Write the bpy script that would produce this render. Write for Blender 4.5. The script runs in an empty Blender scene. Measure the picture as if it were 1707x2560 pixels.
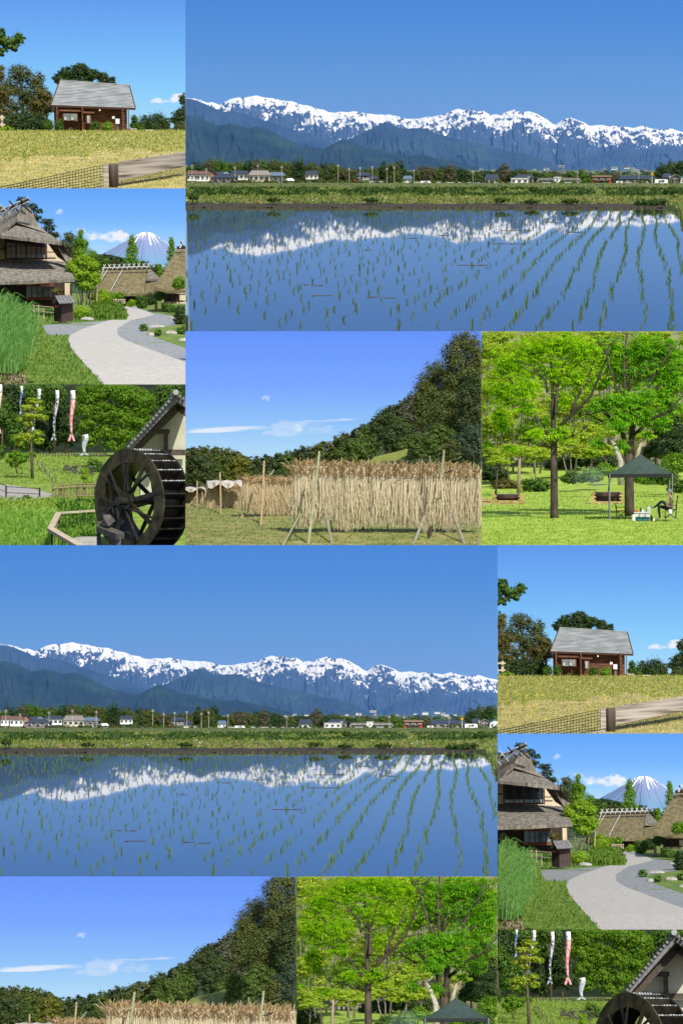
import bpy, bmesh, math, random
import numpy as np
from mathutils import Vector, Matrix

# ------------------------------------------------------------------ camera, sky, sun, exposure
scene = bpy.context.scene
col = scene.collection
VFOV = math.radians(30)
F = 1280.0 / math.tan(VFOV / 2)          # focal length in photo pixels (photo 1707 x 2560)
cam_d = bpy.data.cameras.new('camera')
cam_d.sensor_fit = 'VERTICAL'; cam_d.angle = VFOV
cam_d.clip_start = 1.0; cam_d.clip_end = 2000000.0
cam = bpy.data.objects.new('camera', cam_d); col.objects.link(cam)
cam.rotation_euler = (math.radians(90), 0, 0)
scene.camera = cam

SUN_EL, SUN_AZ = math.radians(44), math.radians(24)      # behind the viewer, to the right
SUN = Vector((math.sin(SUN_AZ) * math.cos(SUN_EL), -math.cos(SUN_AZ) * math.cos(SUN_EL), math.sin(SUN_EL)))
world = bpy.data.worlds.new('World'); scene.world = world; world.use_nodes = True
nt = world.node_tree; bg = nt.nodes['Background']
sk = nt.nodes.new('ShaderNodeTexSky'); sk.sky_type = 'NISHITA'; sk.sun_disc = False
sk.sun_elevation = SUN_EL; sk.sun_rotation = math.atan2(SUN.x, SUN.y)
nt.links.new(sk.outputs[0], bg.inputs[0]); bg.inputs[1].default_value = 0.10
sun_d = bpy.data.lights.new('sun', 'SUN'); sun_d.energy = 4.2; sun_d.angle = math.radians(0.5); sun_d.color = (1, .95, .87)
sun = bpy.data.objects.new('sun', sun_d); col.objects.link(sun)
sun.rotation_euler = SUN.to_track_quat('Z', 'Y').to_euler()
scene.view_settings.view_transform = 'Standard'; scene.view_settings.look = 'None'
EXPO = 0.30
scene.view_settings.exposure = EXPO; scene.view_settings.gamma = 1.0
scene.render.engine = 'CYCLES'
cy_ = scene.cycles
cy_.max_bounces = 6; cy_.diffuse_bounces = 3; cy_.transmission_bounces = 3; cy_.transparent_max_bounces = 8
cy_.use_denoising = True
cy_.sample_clamp_indirect = 4.0

RNG = np.random.default_rng(7)
random.seed(7)

# ------------------------------------------------------------------ a set: one of the six places, laid out round the viewer
S = 100.0
class Set:
    def __init__(s, cx, cy, ox, oy, k):
        s.cx, s.cy, s.ox, s.oy, s.k = cx, cy, ox, oy, k
        s.objs = []
W = None
def at(x, y, d):
    px = W.ox + x / W.k; py = W.oy + y / W.k; Y = d * S
    return Vector(((px - W.cx) / F * Y, Y, (W.cy - py) / F * Y))
def u(n, d): return n / W.k * d * S / F
def atn(x, y, d):
    x = np.asarray(x, float); y = np.asarray(y, float); d = np.asarray(d, float)
    Y = d * S + 0 * x
    return np.stack([(W.ox + x / W.k - W.cx) / F * Y, Y, (W.cy - W.oy - y / W.k) / F * Y], -1)

# ------------------------------------------------------------------ materials
def lin(c): return tuple((x / 12.92 if x <= .04045 else ((x + .055) / 1.055) ** 2.4) for x in c)
def rgb(r, g, b): return lin((r / 255, g / 255, b / 255))
_m = {}
def mat(name, c, c2=None, scale=1.0, rough=.8, spec=.3, bump=0, stretch=(1, 1, 1), c3=None, detail=5, metal=0, transl=0, lo=.35, hi=.65):
    if name in _m: return _m[name]
    m = bpy.data.materials.new(name); m.use_nodes = True; n = m.node_tree; b = n.nodes['Principled BSDF']
    b.inputs['Roughness'].default_value = rough; b.inputs['Specular IOR Level'].default_value = spec; b.inputs['Metallic'].default_value = metal
    if c2 is None: b.inputs['Base Color'].default_value = (*c, 1)
    else:
        tc = n.nodes.new('ShaderNodeTexCoord'); mp = n.nodes.new('ShaderNodeMapping'); mp.inputs['Scale'].default_value = stretch
        no = n.nodes.new('ShaderNodeTexNoise'); no.inputs['Scale'].default_value = scale; no.inputs['Detail'].default_value = detail
        cr = n.nodes.new('ShaderNodeValToRGB'); e = cr.color_ramp.elements
        e[0].position = lo; e[0].color = (*c, 1); e[1].position = hi; e[1].color = (*c2, 1)
        if c3: x = e.new((lo + hi) / 2); x.color = (*c3, 1)
        n.links.new(tc.outputs['Object'], mp.inputs[0]); n.links.new(mp.outputs[0], no.inputs['Vector'])
        n.links.new(no.outputs[0], cr.inputs[0]); n.links.new(cr.outputs[0], b.inputs['Base Color'])
        if bump:
            bu = n.nodes.new('ShaderNodeBump'); bu.inputs['Strength'].default_value = bump; bu.inputs['Distance'].default_value = .3 / scale
            n.links.new(no.outputs[0], bu.inputs['Height']); n.links.new(bu.outputs[0], b.inputs['Normal'])
    _m[name] = m; return m
def leafmat(name, a, b_, c, transl=.35, rough=.55):
    """leaves: every leaf its own tint, some light passing through"""
    if name in _m: return _m[name]
    m = bpy.data.materials.new(name); m.use_nodes = True; n = m.node_tree; n.nodes.clear()
    out = n.nodes.new('ShaderNodeOutputMaterial'); mix = n.nodes.new('ShaderNodeMixShader'); mix.inputs[0].default_value = transl
    p = n.nodes.new('ShaderNodeBsdfPrincipled'); p.inputs['Roughness'].default_value = rough; p.inputs['Specular IOR Level'].default_value = .25
    t = n.nodes.new('ShaderNodeBsdfTranslucent')
    g = n.nodes.new('ShaderNodeNewGeometry'); cr = n.nodes.new('ShaderNodeValToRGB'); e = cr.color_ramp.elements
    e[0].position = 0; e[0].color = (*a, 1); e[1].position = 1; e[1].color = (*c, 1); x = e.new(.55); x.color = (*b_, 1)
    n.links.new(g.outputs['Random Per Island'], cr.inputs[0])
    hs = n.nodes.new('ShaderNodeHueSaturation'); hs.inputs['Value'].default_value = 1.5; hs.inputs['Saturation'].default_value = 1.1
    n.links.new(cr.outputs[0], hs.inputs['Color'])
    n.links.new(cr.outputs[0], p.inputs['Base Color']); n.links.new(hs.outputs[0], t.inputs[0])
    n.links.new(p.outputs[0], mix.inputs[1]); n.links.new(t.outputs[0], mix.inputs[2]); n.links.new(mix.outputs[0], out.inputs[0])
    _m[name] = m; return m
def skymat(name, ramp, z0, z1, clouds=(), amb=1.0):
    """the air itself gives off light: colour by height, clouds by noise"""
    m = bpy.data.materials.new(name); m.use_nodes = True; n = m.node_tree; n.nodes.clear(); L = n.links.new
    out = n.nodes.new('ShaderNodeOutputMaterial'); em = n.nodes.new('ShaderNodeEmission'); em.inputs[1].default_value = amb / 2 ** EXPO
    tc = n.nodes.new('ShaderNodeTexCoord'); sp = n.nodes.new('ShaderNodeSeparateXYZ'); L(tc.outputs['Object'], sp.inputs[0])
    mr = n.nodes.new('ShaderNodeMapRange'); mr.inputs[1].default_value = z0; mr.inputs[2].default_value = z1; L(sp.outputs[2], mr.inputs[0])
    cr = n.nodes.new('ShaderNodeValToRGB'); e = cr.color_ramp.elements
    e[0].position = ramp[0][0]; e[0].color = (*ramp[0][1], 1); e[1].position = ramp[-1][0]; e[1].color = (*ramp[-1][1], 1)
    for p, c in ramp[1:-1]: x = e.new(p); x.color = (*c, 1)
    L(mr.outputs[0], cr.inputs[0]); last = cr.outputs[0]
    for (c, rx, rz, sc, st, dens, tilt) in clouds:
        def mth(op, a, b):
            k = n.nodes.new('ShaderNodeMath'); k.operation = op
            for i, v in enumerate((a, b)):
                if isinstance(v, (int, float)): k.inputs[i].default_value = v
                else: L(v, k.inputs[i])
            return k.outputs[0]
        dx = mth('DIVIDE', mth('SUBTRACT', sp.outputs[0], c.x), rx)
        dz = mth('DIVIDE', mth('SUBTRACT', mth('SUBTRACT', sp.outputs[2], c.z), mth('MULTIPLY', mth('SUBTRACT', sp.outputs[0], c.x), tilt)), rz)
        r2 = mth('ADD', mth('MULTIPLY', dx, dx), mth('MULTIPLY', dz, dz))
        mp = n.nodes.new('ShaderNodeMapping'); mp.inputs['Scale'].default_value = st; L(tc.outputs['Object'], mp.inputs[0])
        no = n.nodes.new('ShaderNodeTexNoise'); no.inputs['Scale'].default_value = sc; no.inputs['Detail'].default_value = 7; no.inputs['Roughness'].default_value = .6; L(mp.outputs[0], no.inputs['Vector'])
        v = mth('SUBTRACT', mth('ADD', mth('MULTIPLY', no.outputs[0], 3.6), -1.05), r2)
        k = n.nodes.new('ShaderNodeMapRange'); k.interpolation_type = 'SMOOTHSTEP'; k.inputs[1].default_value = .1; k.inputs[2].default_value = .8; k.inputs[4].default_value = dens; L(v, k.inputs[0])
        mx = n.nodes.new('ShaderNodeMix'); mx.data_type = 'RGBA'; mx.inputs[7].default_value = (.87, .9, .97, 1); L(k.outputs[0], mx.inputs[0]); L(last, mx.inputs[6]); last = mx.outputs[2]
    L(last, em.inputs[0]); L(em.outputs[0], out.inputs[0])
    try: m.cycles.emission_sampling = 'NONE'
    except Exception: pass
    return m

# ------------------------------------------------------------------ mesh building
class MB:
    def __init__(s): s.v = []; s.f = []; s.mi = []
    def face(s, pts, mi=0):
        b = len(s.v); s.v += [tuple(p) for p in pts]; s.f.append(tuple(range(b, b + len(pts)))); s.mi.append(mi); return s
    def prism(s, pts, vec, mi=0):
        n = len(pts); b = len(s.v); vec = Vector(vec)
        s.v += [tuple(p) for p in pts] + [tuple(Vector(p) + vec) for p in pts]
        fs = [tuple(range(b, b + n)), tuple(range(b + 2 * n - 1, b + n - 1, -1))] + [(b + i, b + n + i, b + n + (i + 1) % n, b + (i + 1) % n) for i in range(n)]
        s.f += fs; s.mi += [mi] * len(fs); return s
    def zbox(s, x0, x1, y0, y1, d, dep, mi=0):
        """upright box: its front face covers these picture columns and rows at depth d"""
        return s.prism([at(x0, y1, d), at(x1, y1, d), at(x1, y0, d), at(x0, y0, d)], (0, u(dep, d), 0), mi)
    def tube(s, pts, rad, n=6, mi=0, cap=True):
        pts = [Vector(p) for p in pts]; b = len(s.v); m = len(pts)
        if isinstance(rad, (int, float)): rad = [rad] * m
        for i, p in enumerate(pts):
            t = (pts[min(i + 1, m - 1)] - pts[max(i - 1, 0)]).normalized()
            a = t.orthogonal().normalized() if abs(t.z) > .9 else t.cross(Vector((0, 0, 1))).normalized()
            if i and (a.dot(la)) < 0: a = -a
            la = a; c = t.cross(a)
            for j in range(n):
                th = 2 * math.pi * j / n
                s.v.append(tuple(p + (a * math.cos(th) + c * math.sin(th)) * rad[i]))
        for i in range(m - 1):
            for j in range(n):
                s.f.append((b + i * n + j, b + i * n + (j + 1) % n, b + (i + 1) * n + (j + 1) % n, b + (i + 1) * n + j)); s.mi.append(mi)
        if cap:
            s.f.append(tuple(b + j for j in range(n))[::-1]); s.f.append(tuple(b + (m - 1) * n + j for j in range(n))); s.mi += [mi] * 2
        return s
    def zt(s, pts, r, n=6, mi=0):
        """tube through (column,row,depth) points, radii in picture units"""
        if isinstance(r, (int, float)): r = [r] * len(pts)
        return s.tube([at(*p) for p in pts], [u(q, p[2]) for q, p in zip(r, pts)], n, mi)
    def blob(s, c, rx, ry, rz, n=8, mi=0, jit=0):
        b = len(s.v); m = n // 2 + 1
        for i in range(m):
            ph = math.pi * i / (m - 1)
            for j in range(n):
                th = 2 * math.pi * j / n; k = 1 + random.uniform(-jit, jit)
                s.v.append((c[0] + rx * k * math.sin(ph) * math.cos(th), c[1] + ry * k * math.sin(ph) * math.sin(th), c[2] + rz * k * math.cos(ph)))
        for i in range(m - 1):
            for j in range(n): s.f.append((b + i * n + j, b + (i + 1) * n + j, b + (i + 1) * n + (j + 1) % n, b + i * n + (j + 1) % n)); s.mi.append(mi)
        return s
    def build(s, name, mats, parent=None, smooth=False):
        me = bpy.data.meshes.new(name); base = Vector((0, 0, 0)); q = parent
        while q: base = base + q.location; q = q.parent
        me.from_pydata([tuple(Vector(p) - base) for p in s.v], [], s.f)
        for m in (mats if isinstance(mats, (list, tuple)) else [mats]): me.materials.append(m)
        if any(s.mi): me.polygons.foreach_set('material_index', s.mi)
        if smooth: me.polygons.foreach_set('use_smooth', [True] * len(me.polygons))
        me.update()
        return link(name, me, parent)
def link(name, me, parent=None):
    o = bpy.data.objects.new(name, me); col.objects.link(o); o.parent = parent
    if parent is None: W.objs.append(o)
    return o
def npmesh(name, V, Q, m, parent=None, leaf=True, smooth=False):
    base = Vector((0, 0, 0)); q = parent
    while q: base = base + q.location; q = q.parent
    V = np.asarray(V, np.float32) - np.array(base, np.float32); Q = np.asarray(Q, np.int32)
    me = bpy.data.meshes.new(name); k = Q.shape[1]
    me.vertices.add(len(V)); me.vertices.foreach_set('co', V.ravel())
    me.loops.add(Q.size); me.loops.foreach_set('vertex_index', Q.ravel())
    me.polygons.add(len(Q)); me.polygons.foreach_set('loop_start', np.arange(len(Q), dtype=np.int32) * k)
    me.update(calc_edges=True)
    if smooth: me.polygons.foreach_set('use_smooth', [True] * len(Q))
    me.materials.append(m)
    if leaf: me['leaf'] = 1
    return link(name, me, parent)
def thing(name, label, cat, base, group=None):
    o = bpy.data.objects.new(name, None); col.objects.link(o); o.location = base; o.empty_display_size = .01
    W.objs.append(o); return tag(o, label, cat, group)
def tag(o, label, cat, group=None):
    o['label'] = label; o['category'] = cat
    if group: o['group'] = group
    return o
def struct(o, kind='structure'): o['kind'] = kind; return o
def stuff(o, label, cat): o['kind'] = 'stuff'; o['label'] = label; o['category'] = cat; return o

# ------------------------------------------------------------------ noise, foliage, ground
def vnoise(x, y, seed=0):
    r = np.random.default_rng(seed).random((64, 64)); xi = np.floor(x).astype(int); yi = np.floor(y).astype(int); fx = x - xi; fy = y - yi
    fx = fx * fx * (3 - 2 * fx); fy = fy * fy * (3 - 2 * fy)
    g = lambda a, b: r[a % 64, b % 64]
    return (g(xi, yi) * (1 - fx) + g(xi + 1, yi) * fx) * (1 - fy) + (g(xi, yi + 1) * (1 - fx) + g(xi + 1, yi + 1) * fx) * fy
def fbm(x, y, o=4, seed=0):
    t = 0; a = .5
    for i in range(o): t = t + a * vnoise(x * 2 ** i + 17.3 * i, y * 2 ** i + 5.1 * i, seed + i); a *= .5
    return t / (1 - .5 ** o)
def unit(v): return v / np.maximum(np.linalg.norm(v, axis=-1, keepdims=True), 1e-9)
def bl(x, y, rx, ry, d, rd=None):
    c = at(x, y, d); return (*c, u(rx, d), u(rd if rd else (rx + ry) / 2, d), u(ry, d))
LK = 2.4
def leaves(blobs, n, size, per=26, clump=.32, slim=.45, up=.5, edge=.42, flat=.75):
    B = np.array(blobs); w = B[:, 3] * B[:, 5]; w = w / w.sum()
    n = int(n * LK); size = size * 1.2; nc = max(3, n // per); bi = RNG.choice(len(B), nc, p=w); b = B[bi]
    dr = unit(RNG.normal(size=(nc, 3))); r = RNG.random((nc, 1)) ** edge
    cc = b[:, :3] + dr * r * b[:, 3:6] * .9
    cr = clump * np.minimum(b[:, 3], b[:, 5])[:, None] * RNG.uniform(.6, 1.25, (nc, 1))
    ci = np.repeat(np.arange(nc), per); N = len(ci)
    off = RNG.normal(size=(N, 3)) * .55; off[:, 2] *= flat
    p = cc[ci] + off * cr[ci]
    nn = unit(dr[ci] * .7 + unit(off) * .5 + np.array([0, 0, up]) + RNG.normal(size=(N, 3)) * .35)
    t = unit(np.cross(nn, RNG.normal(size=(N, 3)))); bb = np.cross(nn, t)
    s = size * RNG.uniform(.6, 1.35, (N, 1))
    V = np.stack([p - t * s * .5, p + bb * s * slim * .5 + nn * s * .06, p + t * s * .5, p - bb * s * slim * .5 + nn * s * .06], 1).reshape(-1, 3)
    return V, np.arange(N * 4).reshape(-1, 4)
BARK = mat('bark_brown', (.07, .05, .035), (.14, .105, .075), 6, bump=.4)
BARKG = mat('bark_grey', (.13, .115, .095), (.24, .21, .17), 6, bump=.4)
def tree(name, label, blobs, d, trunk, tr, n, leaf, m, cat='tree', group=None, bark=None, per=26, clump=.32, limbs=True, **kw):
    """blobs (column,row,rx,ry[,depth]) make the crown; trunk is a list of (column,row)"""
    base = at(trunk[0][0], trunk[0][1], d)
    t = thing(name, label, cat, base, group)
    bs = [bl(*b[:4], b[4] if len(b) > 4 else d) for b in blobs]
    V, Q = leaves(bs, n, u(leaf, d), per, clump, **kw)
    npmesh('crown', V, Q, m, t)
    mb = MB(); pts = [(x, y, d) for x, y in trunk]; k = len(pts)
    mb.zt(pts, [tr * (1 - .55 * i / max(1, k - 1)) for i in range(k)], 7)
    if limbs:
        for b in blobs[:9]:
            x, y = trunk[-1]; x0, y0 = trunk[max(0, k - 2)]
            q = random.uniform(.3, .9); sx, sy = x0 + (x - x0) * q, y0 + (y - y0) * q
            e = (b[0] + random.uniform(-.3, .3) * b[2], b[1] - .2 * b[3], (b[4] if len(b) > 4 else d) + random.uniform(-.004, .004))
            mb.zt([(sx, sy, d), ((sx + e[0]) / 2 + random.uniform(-.1, .1) * b[2], (sy + e[1]) / 2 + .1 * b[3], (d + e[2]) / 2), e], [tr * .45, tr * .28, tr * .1], 5)
    mb.build('trunk', bark or BARK, t, True)
    return t
def shrub(name, label, x, y, rx, ry, d, n, leaf, m, cat='shrub', group=None, per=20):
    """low bush standing with its foot at (x, y)"""
    t = thing(name, label, cat, at(x, y, d), group)
    bs = [bl(x, y - ry, rx, ry, d), bl(x - rx * .45, y - ry * .75, rx * .5, ry * .65, d), bl(x + rx * .45, y - ry * .7, rx * .5, ry * .6, d)]
    V, Q = leaves(bs, n, u(leaf, d), per, .38); npmesh('foliage', V, Q, m, t)
    mb = MB()
    for i in range(4): mb.zt([(x + random.uniform(-.15, .15) * rx, y + 2, d), (x + random.uniform(-.6, .6) * rx, y - ry * random.uniform(.8, 1.4), d)], [max(.8, rx * .04), max(.4, rx * .015)], 4)
    mb.build('stem', BARK, t); return t
def rowd(rows):
    r = np.array(sorted(rows)); return lambda y: np.interp(y, r[:, 0], r[:, 1])
def ground(name, x0, x1, rows, m, nx=60, ny=60, bump=0, bs=60, seed=3):
    D = rowd(rows); ys = np.linspace(max(r[0] for r in rows), min(r[0] for r in rows), ny)
    ys = np.array(sorted(set(list(ys) + [r[0] for r in rows]), reverse=True)); ny = len(ys); xs = np.linspace(x0, x1, nx)
    X, Y = np.meshgrid(xs, ys); B = (fbm(X / bs, Y / bs * 2, 4, seed) - .5) * bump
    V = atn(X, Y - B, D(Y)).reshape(-1, 3)
    i = np.arange(ny - 1)[:, None] * nx + np.arange(nx - 1)[None]
    Q = np.stack([i, i + 1, i + nx + 1, i + nx], -1).reshape(-1, 4)
    return struct(npmesh(name, V, Q, m, leaf=False, smooth=True)), D
def strip(name, rows, D, lift, m):
    """a path lying on the ground: (row, left, right)"""
    ys = []
    for a, b in zip(rows[:-1], rows[1:]):
        k = max(1, int((b[0] - a[0]) / 12)); ys += [tuple(a[j] + (b[j] - a[j]) * i / k for j in range(3)) for i in range(k)]
    ys.append(rows[-1]); V = []; Q = []; n = 10
    for (y, a, b) in ys:
        for j in range(n):
            p = at(a + (b - a) * j / (n - 1), y, float(D(y))); V.append((p.x, p.y, p.z + lift))
    for i in range(len(ys) - 1):
        for j in range(n - 1): Q.append((i * n + j, i * n + j + 1, (i + 1) * n + j + 1, (i + 1) * n + j))
    return struct(npmesh(name, V, Q, m, leaf=False, smooth=True))
def blades(name, area, D, n, h, m, w=.16, lean=.5, label=None, cat='grass', keep=None, lift=0, seg=1):
    x0, x1, y0, y1 = area; x = RNG.uniform(x0, x1, n); y = RNG.uniform(y0, y1, n)
    if keep is not None: k = keep(x, y); x = x[k]; y = y[k]; n = len(x)
    d = D(y) if callable(D) else np.full(n, D); p = atn(x, y, d); p[:, 2] += lift
    H = (h / W.k * d * S / F * RNG.uniform(.5, 1.4, n))[:, None]
    a = RNG.uniform(0, 2 * np.pi, n); dirv = np.stack([np.cos(a), np.sin(a), 0 * a], -1); side = np.stack([-np.sin(a), np.cos(a), 0 * a], -1)
    side = np.where(RNG.random((n, 1)) < .6, np.array([[1., 0, 0]]), side)
    L = RNG.uniform(.1, 1, (n, 1)) * lean; up = np.array([[0, 0, 1.]])
    mid = p + up * H * .6 + dirv * H * L * .35; tip = p + up * H * (1 - .35 * L) + dirv * H * L
    ww = side * H * w * .5
    V = np.stack([p - ww, p + ww, mid + ww * .8, tip, mid - ww * .8], 1).reshape(-1, 3)
    o = npmesh(name, V, np.arange(n * 5).reshape(-1, 5), m)
    return stuff(o, label or name.replace('_', ' '), cat)
def sky(ramp, d, box, row0, row1, clouds=()):
    x0, x1, y0, y1 = box
    mb = MB(); mb.face([at(x0, y1, d), at(x1, y1, d), at(x1, y0, d), at(x0, y0, d)])
    cl = [(at(c[0], c[1], d), u(c[2], d), u(c[3], d), 1 / u(c[4], d), c[5], c[6], c[7]) for c in clouds]
    o = mb.build('sky', skymat('sky', ramp, at(0, row0, d).z, at(0, row1, d).z, cl)); return struct(o)

# shared materials
G_DARK = leafmat('leaf_dark', (.018, .040, .010), (.04, .078, .018), (.075, .12, .028), .25)
G_OLIVE = leafmat('leaf_olive', (.045, .062, .018), (.09, .115, .03), (.15, .155, .045), .3)
G_MID = leafmat('leaf_mid', (.035, .085, .012), (.08, .17, .022), (.15, .25, .035), .35)
G_BRIGHT = leafmat('leaf_bright', (.08, .19, .012), (.17, .33, .02), (.28, .44, .035), .45)
G_LIME = leafmat('leaf_lime', (.16, .30, .02), (.29, .45, .03), (.44, .56, .05), .5)
G_AUT = leafmat('leaf_autumn', (.065, .075, .018), (.135, .135, .035), (.20, .15, .045), .3)
G_BLUE = leafmat('leaf_pine', (.012, .03, .015), (.03, .06, .03), (.06, .10, .045), .15)
STRAW = leafmat('straw', (.44, .37, .23), (.57, .50, .34), (.67, .61, .44), .35, .7)
TUFT = leafmat('straw_tuft', (.26, .165, .075), (.44, .31, .16), (.60, .46, .27), .25, .7)
WHITE = mat('white_paint', (.75, .75, .73), (.82, .82, .8), 2)
GLASS = mat('window_glass', (.03, .04, .05), rough=.08, spec=.6)
DARKW = mat('dark_timber', (.03, .021, .015), (.06, .042, .03), 8, bump=.2)
SOIL = mat('dark_soil', (.035, .028, .02), (.09, .075, .055), 3, bump=.5)

# ================================================================== set 1: log cabin on a grassy bank behind a netted fence
def set_cabin():
    global W
    W = Set(232, 330, 0, 0, 3.372)
    sky([(0, rgb(176, 222, 250)), (.3, rgb(140, 206, 252)), (.62, rgb(116, 182, 248)), (1, rgb(98, 152, 236))], 2.9, (-250, 1800, -200, 1250), 1120, 0,
        [(1330, 862, 105, 30, 70, (1, 1, 1.6), .85, .12), (1480, 838, 100, 42, 80, (1, 1, 1.5), .9, .2)])
    gm = mat('bank_grass', (.22, .24, .05), (.55, .44, .21), .8, c3=(.37, .34, .10), stretch=(1, 1, 1), bump=.3, lo=.3, hi=.7, detail=9)
    rows = [(1680, 1.0), (1590, 1.05), (1300, 1.45), (1130, 1.9), (1104, 2.0), (1100, 2.06), (1092, 2.85)]
    g, D = ground('grass_bank', -250, 1800, rows, gm, 80, 70, 10, 90)
    dry = leafmat('dry_grass', (.33, .28, .10), (.54, .45, .19), (.70, .58, .30), .3)
    grn = leafmat('bank_green', (.14, .22, .025), (.29, .35, .055), (.50, .46, .13), .4)
    yel = leafmat('yellow_flower', (.5, .4, .02), (.6, .5, .03), (.7, .6, .08), .2)
    edge = lambda x, y: y < 1345 - x * .06 + 60 * (fbm(x / 120, y / 60, 3, 5) - .5) * 2
    blades('green_grass', (-150, 1700, 1100, 1360), D, 15000, 15, grn, .3, 1.0, 'short green grass on the upper bank by the log cabin', keep=edge)
    blades('dry_grass', (-150, 1700, 1105, 1660), D, 12000, 15, dry, .28, 1.2, 'dry straw coloured grass on the lower bank by the fence', keep=lambda x, y: (~edge(x, y)) | (RNG.random(len(x)) < .35))
    blades('yellow_flowers', (-50, 1650, 1240, 1470), D, 900, 14, yel, .5, .8, 'scattered small yellow flowers in the dry grass', 'flowers', keep=lambda x, y: fbm(x / 70, y / 30, 3, 9) > .58)
    # cabin
    c = thing('log_cabin', 'dark red-brown log cabin with grey shingled roof', 'cabin', at(780, 1112, 2.06))
    LOG = mat('red_brown_log', (.09, .037, .020), (.20, .088, .048), 2.5, stretch=(.5, 2, 3), rough=.7, bump=.2)
    LOGD = mat('dark_brown_trim', (.045, .02, .013), (.08, .035, .022), 3)
    ROOF = mat('grey_shingle', (.19, .21, .215), (.31, .33, .335), 1.2, stretch=(.6, 1, 3), rough=.6, c3=(.25, .27, .275))
    MB().prism([at(478, 1112, 2.065), at(1062, 1120, 2.065), at(1062, 915, 2.065), at(478, 898, 2.065)], (0, u(260, 2.06), 0)).build('wall_core', LOGD, c)
    mb = MB(); n = 17
    for i in range(n):
        y = 1108 - i * 12.2; mb.zt([(474, y - 5, 2.06), (1066, y + 4, 2.06)], 6.6, 8)
    mb.build('log_wall', LOG, c, True)
    for x in (499, 704, 1030):
        p = MB()
        for i in range(17):
            y = 1106 - i * 12.2 + (x - 700) * .014
            b = at(x, y, 2.045); p.tube([b, b + Vector((0, u(40, 2.05), 0))], u(6.4, 2.05) * random.uniform(.93, 1.05), 8)
            b = at(x + 12, y, 2.052); p.tube([b, b + Vector((0, u(30, 2.05), 0))], u(5.5, 2.05), 8)
        p.build('log_end_pier', LOG, c)
    MB().zbox(668, 694, 935, 1112, 2.054, 6).build('recess_board', LOGD, c)
    def win(x0, x1, y0, y1, k):
        w = MB().zbox(x0 - 7, x1 + 7, y0 - 7, y1 + 7, 2.048, 10).build('window', LOG, c)
        for i in range(k):
            a = x0 + (x1 - x0) * i / k; b = x0 + (x1 - x0) * (i + 1) / k
            MB().zbox(a + 2, b - 2, y0, y1, 2.0465, 3).build('pane', mat('cabin_pane', (.28, .30, .31), (.12, .14, .15), .8, rough=.15), w)
            MB().zbox(a + 4, a + 4 + (b - a) * .4, y0 + 25 if k > 1 else y0 + 3, y1 - 4, 2.0458, 2).build('curtain', mat('pale_curtain', (.5, .5, .47), (.36, .37, .36), 3), w)
    win(550, 660, 966, 1020, 2); win(738, 768, 980, 1042, 1)
    MB().prism([at(518, 946, 2.046), at(692, 950, 2.046), at(692, 936, 2.055), at(518, 932, 2.055)], (0, 0, u(5, 2))).build('window_awning', LOG, c)
    MB().prism([at(712, 962, 2.046), at(800, 964, 2.046), at(800, 952, 2.055), at(712, 949, 2.055)], (0, 0, u(5, 2))).build('window_awning', LOG, c)
    # roof: courses of shingles
    rf = bpy.data.objects.new('roof', None); col.objects.link(rf); rf.parent = c
    el, er, rl, rr = at(450, 897, 2.050), at(1136, 921, 2.050), at(530, 701, 2.078), at(1090, 739, 2.078)
    k = 16; dn = (er - el).cross(rl - el).normalized() * u(3.2, 2.05)
    if dn.y > 0: dn = -dn
    for i in range(k):
        a0, a1 = i / k, (i + 1.12) / k
        A, B, C_, D_ = el.lerp(rl, a0), er.lerp(rr, a0), er.lerp(rr, a1), el.lerp(rl, a1)
        MB().prism([A + dn, B + dn, C_, D_], -dn * .8).build('shingle_course', ROOF, rf)
    MB().prism([el + dn * .2, er + dn * .2, rr + Vector((0, u(200, 2), 0)) - dn, rl + Vector((0, u(200, 2), 0)) - dn], (0, 0, -u(4, 2))).build('roof_deck', LOGD, rf)
    MB().tube([rl + dn, rr + dn], u(5, 2.05), 6).build('ridge_cap', ROOF, rf)
    MB().prism([el, er, er - Vector((0, 0, u(15, 2.05))), el - Vector((0, 0, u(15, 2.05)))], (0, u(10, 2), 0)).build('fascia', LOGD, c)
    for a, b in ((el, rl), (er, rr)): MB().tube([a, b], u(5, 2.05), 5).build('verge_board', LOGD, c)
    MB().zt([(1079, 1110, 2.05), (1079, 928, 2.05)], 5, 6).build('porch_post', mat('grey_post', (.16, .14, .12)), c)
    MB().zbox(945, 966, 986, 1006, 2.045, 12).build('meter_box', WHITE, c)
    l = MB().zbox(840, 851, 932, 944, 2.045, 8).build('outdoor_lamp', WHITE, c)
    for i, (x, w) in enumerate(((512, 26), (545, 30), (590, 22), (720, 30), (752, 18))):
        b = MB(); b.blob(at(x, 1106, 2.03), u(w * .6, 2), u(9, 2), u(7, 2), 8, jit=.15)
        tag(b.build('foundation_stone', mat('pale_stone', (.45, .42, .36), (.6, .57, .5), 3)), 'pale low stone at the foot of the log cabin', 'stone', 'stones along the cabin foot')
    s = thing('notice_board', 'white notice board on a grey post against the log cabin', 'sign', at(988, 1105, 2.03))
    MB().zbox(972, 1004, 1006, 1046, 2.03, 4).build('board', WHITE, s); MB().zbox(980, 995, 1046, 1106, 2.032, 6).build('post', mat('grey_post', (.16, .14, .12)), s)
    pt = MB().zt([(1080, 1112, 2.035), (1080, 1092, 2.035), (1080, 1084, 2.035)], [9, 13, 15], 10)
    tag(pt.build('flower_pot', mat('terracotta', (.35, .14, .08))), 'terracotta flower pot beside the cabin porch post', 'pot')
    # planting
    shrub('shrub', 'dark rounded bush left of the cabin corner', 428, 1104, 42, 46, 2.03, 900, 11, G_MID)
    shrub('shrub', 'leafy shrub climbing the cabin wall below the wide window', 512, 1104, 34, 52, 2.03, 600, 11, G_MID)
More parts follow.
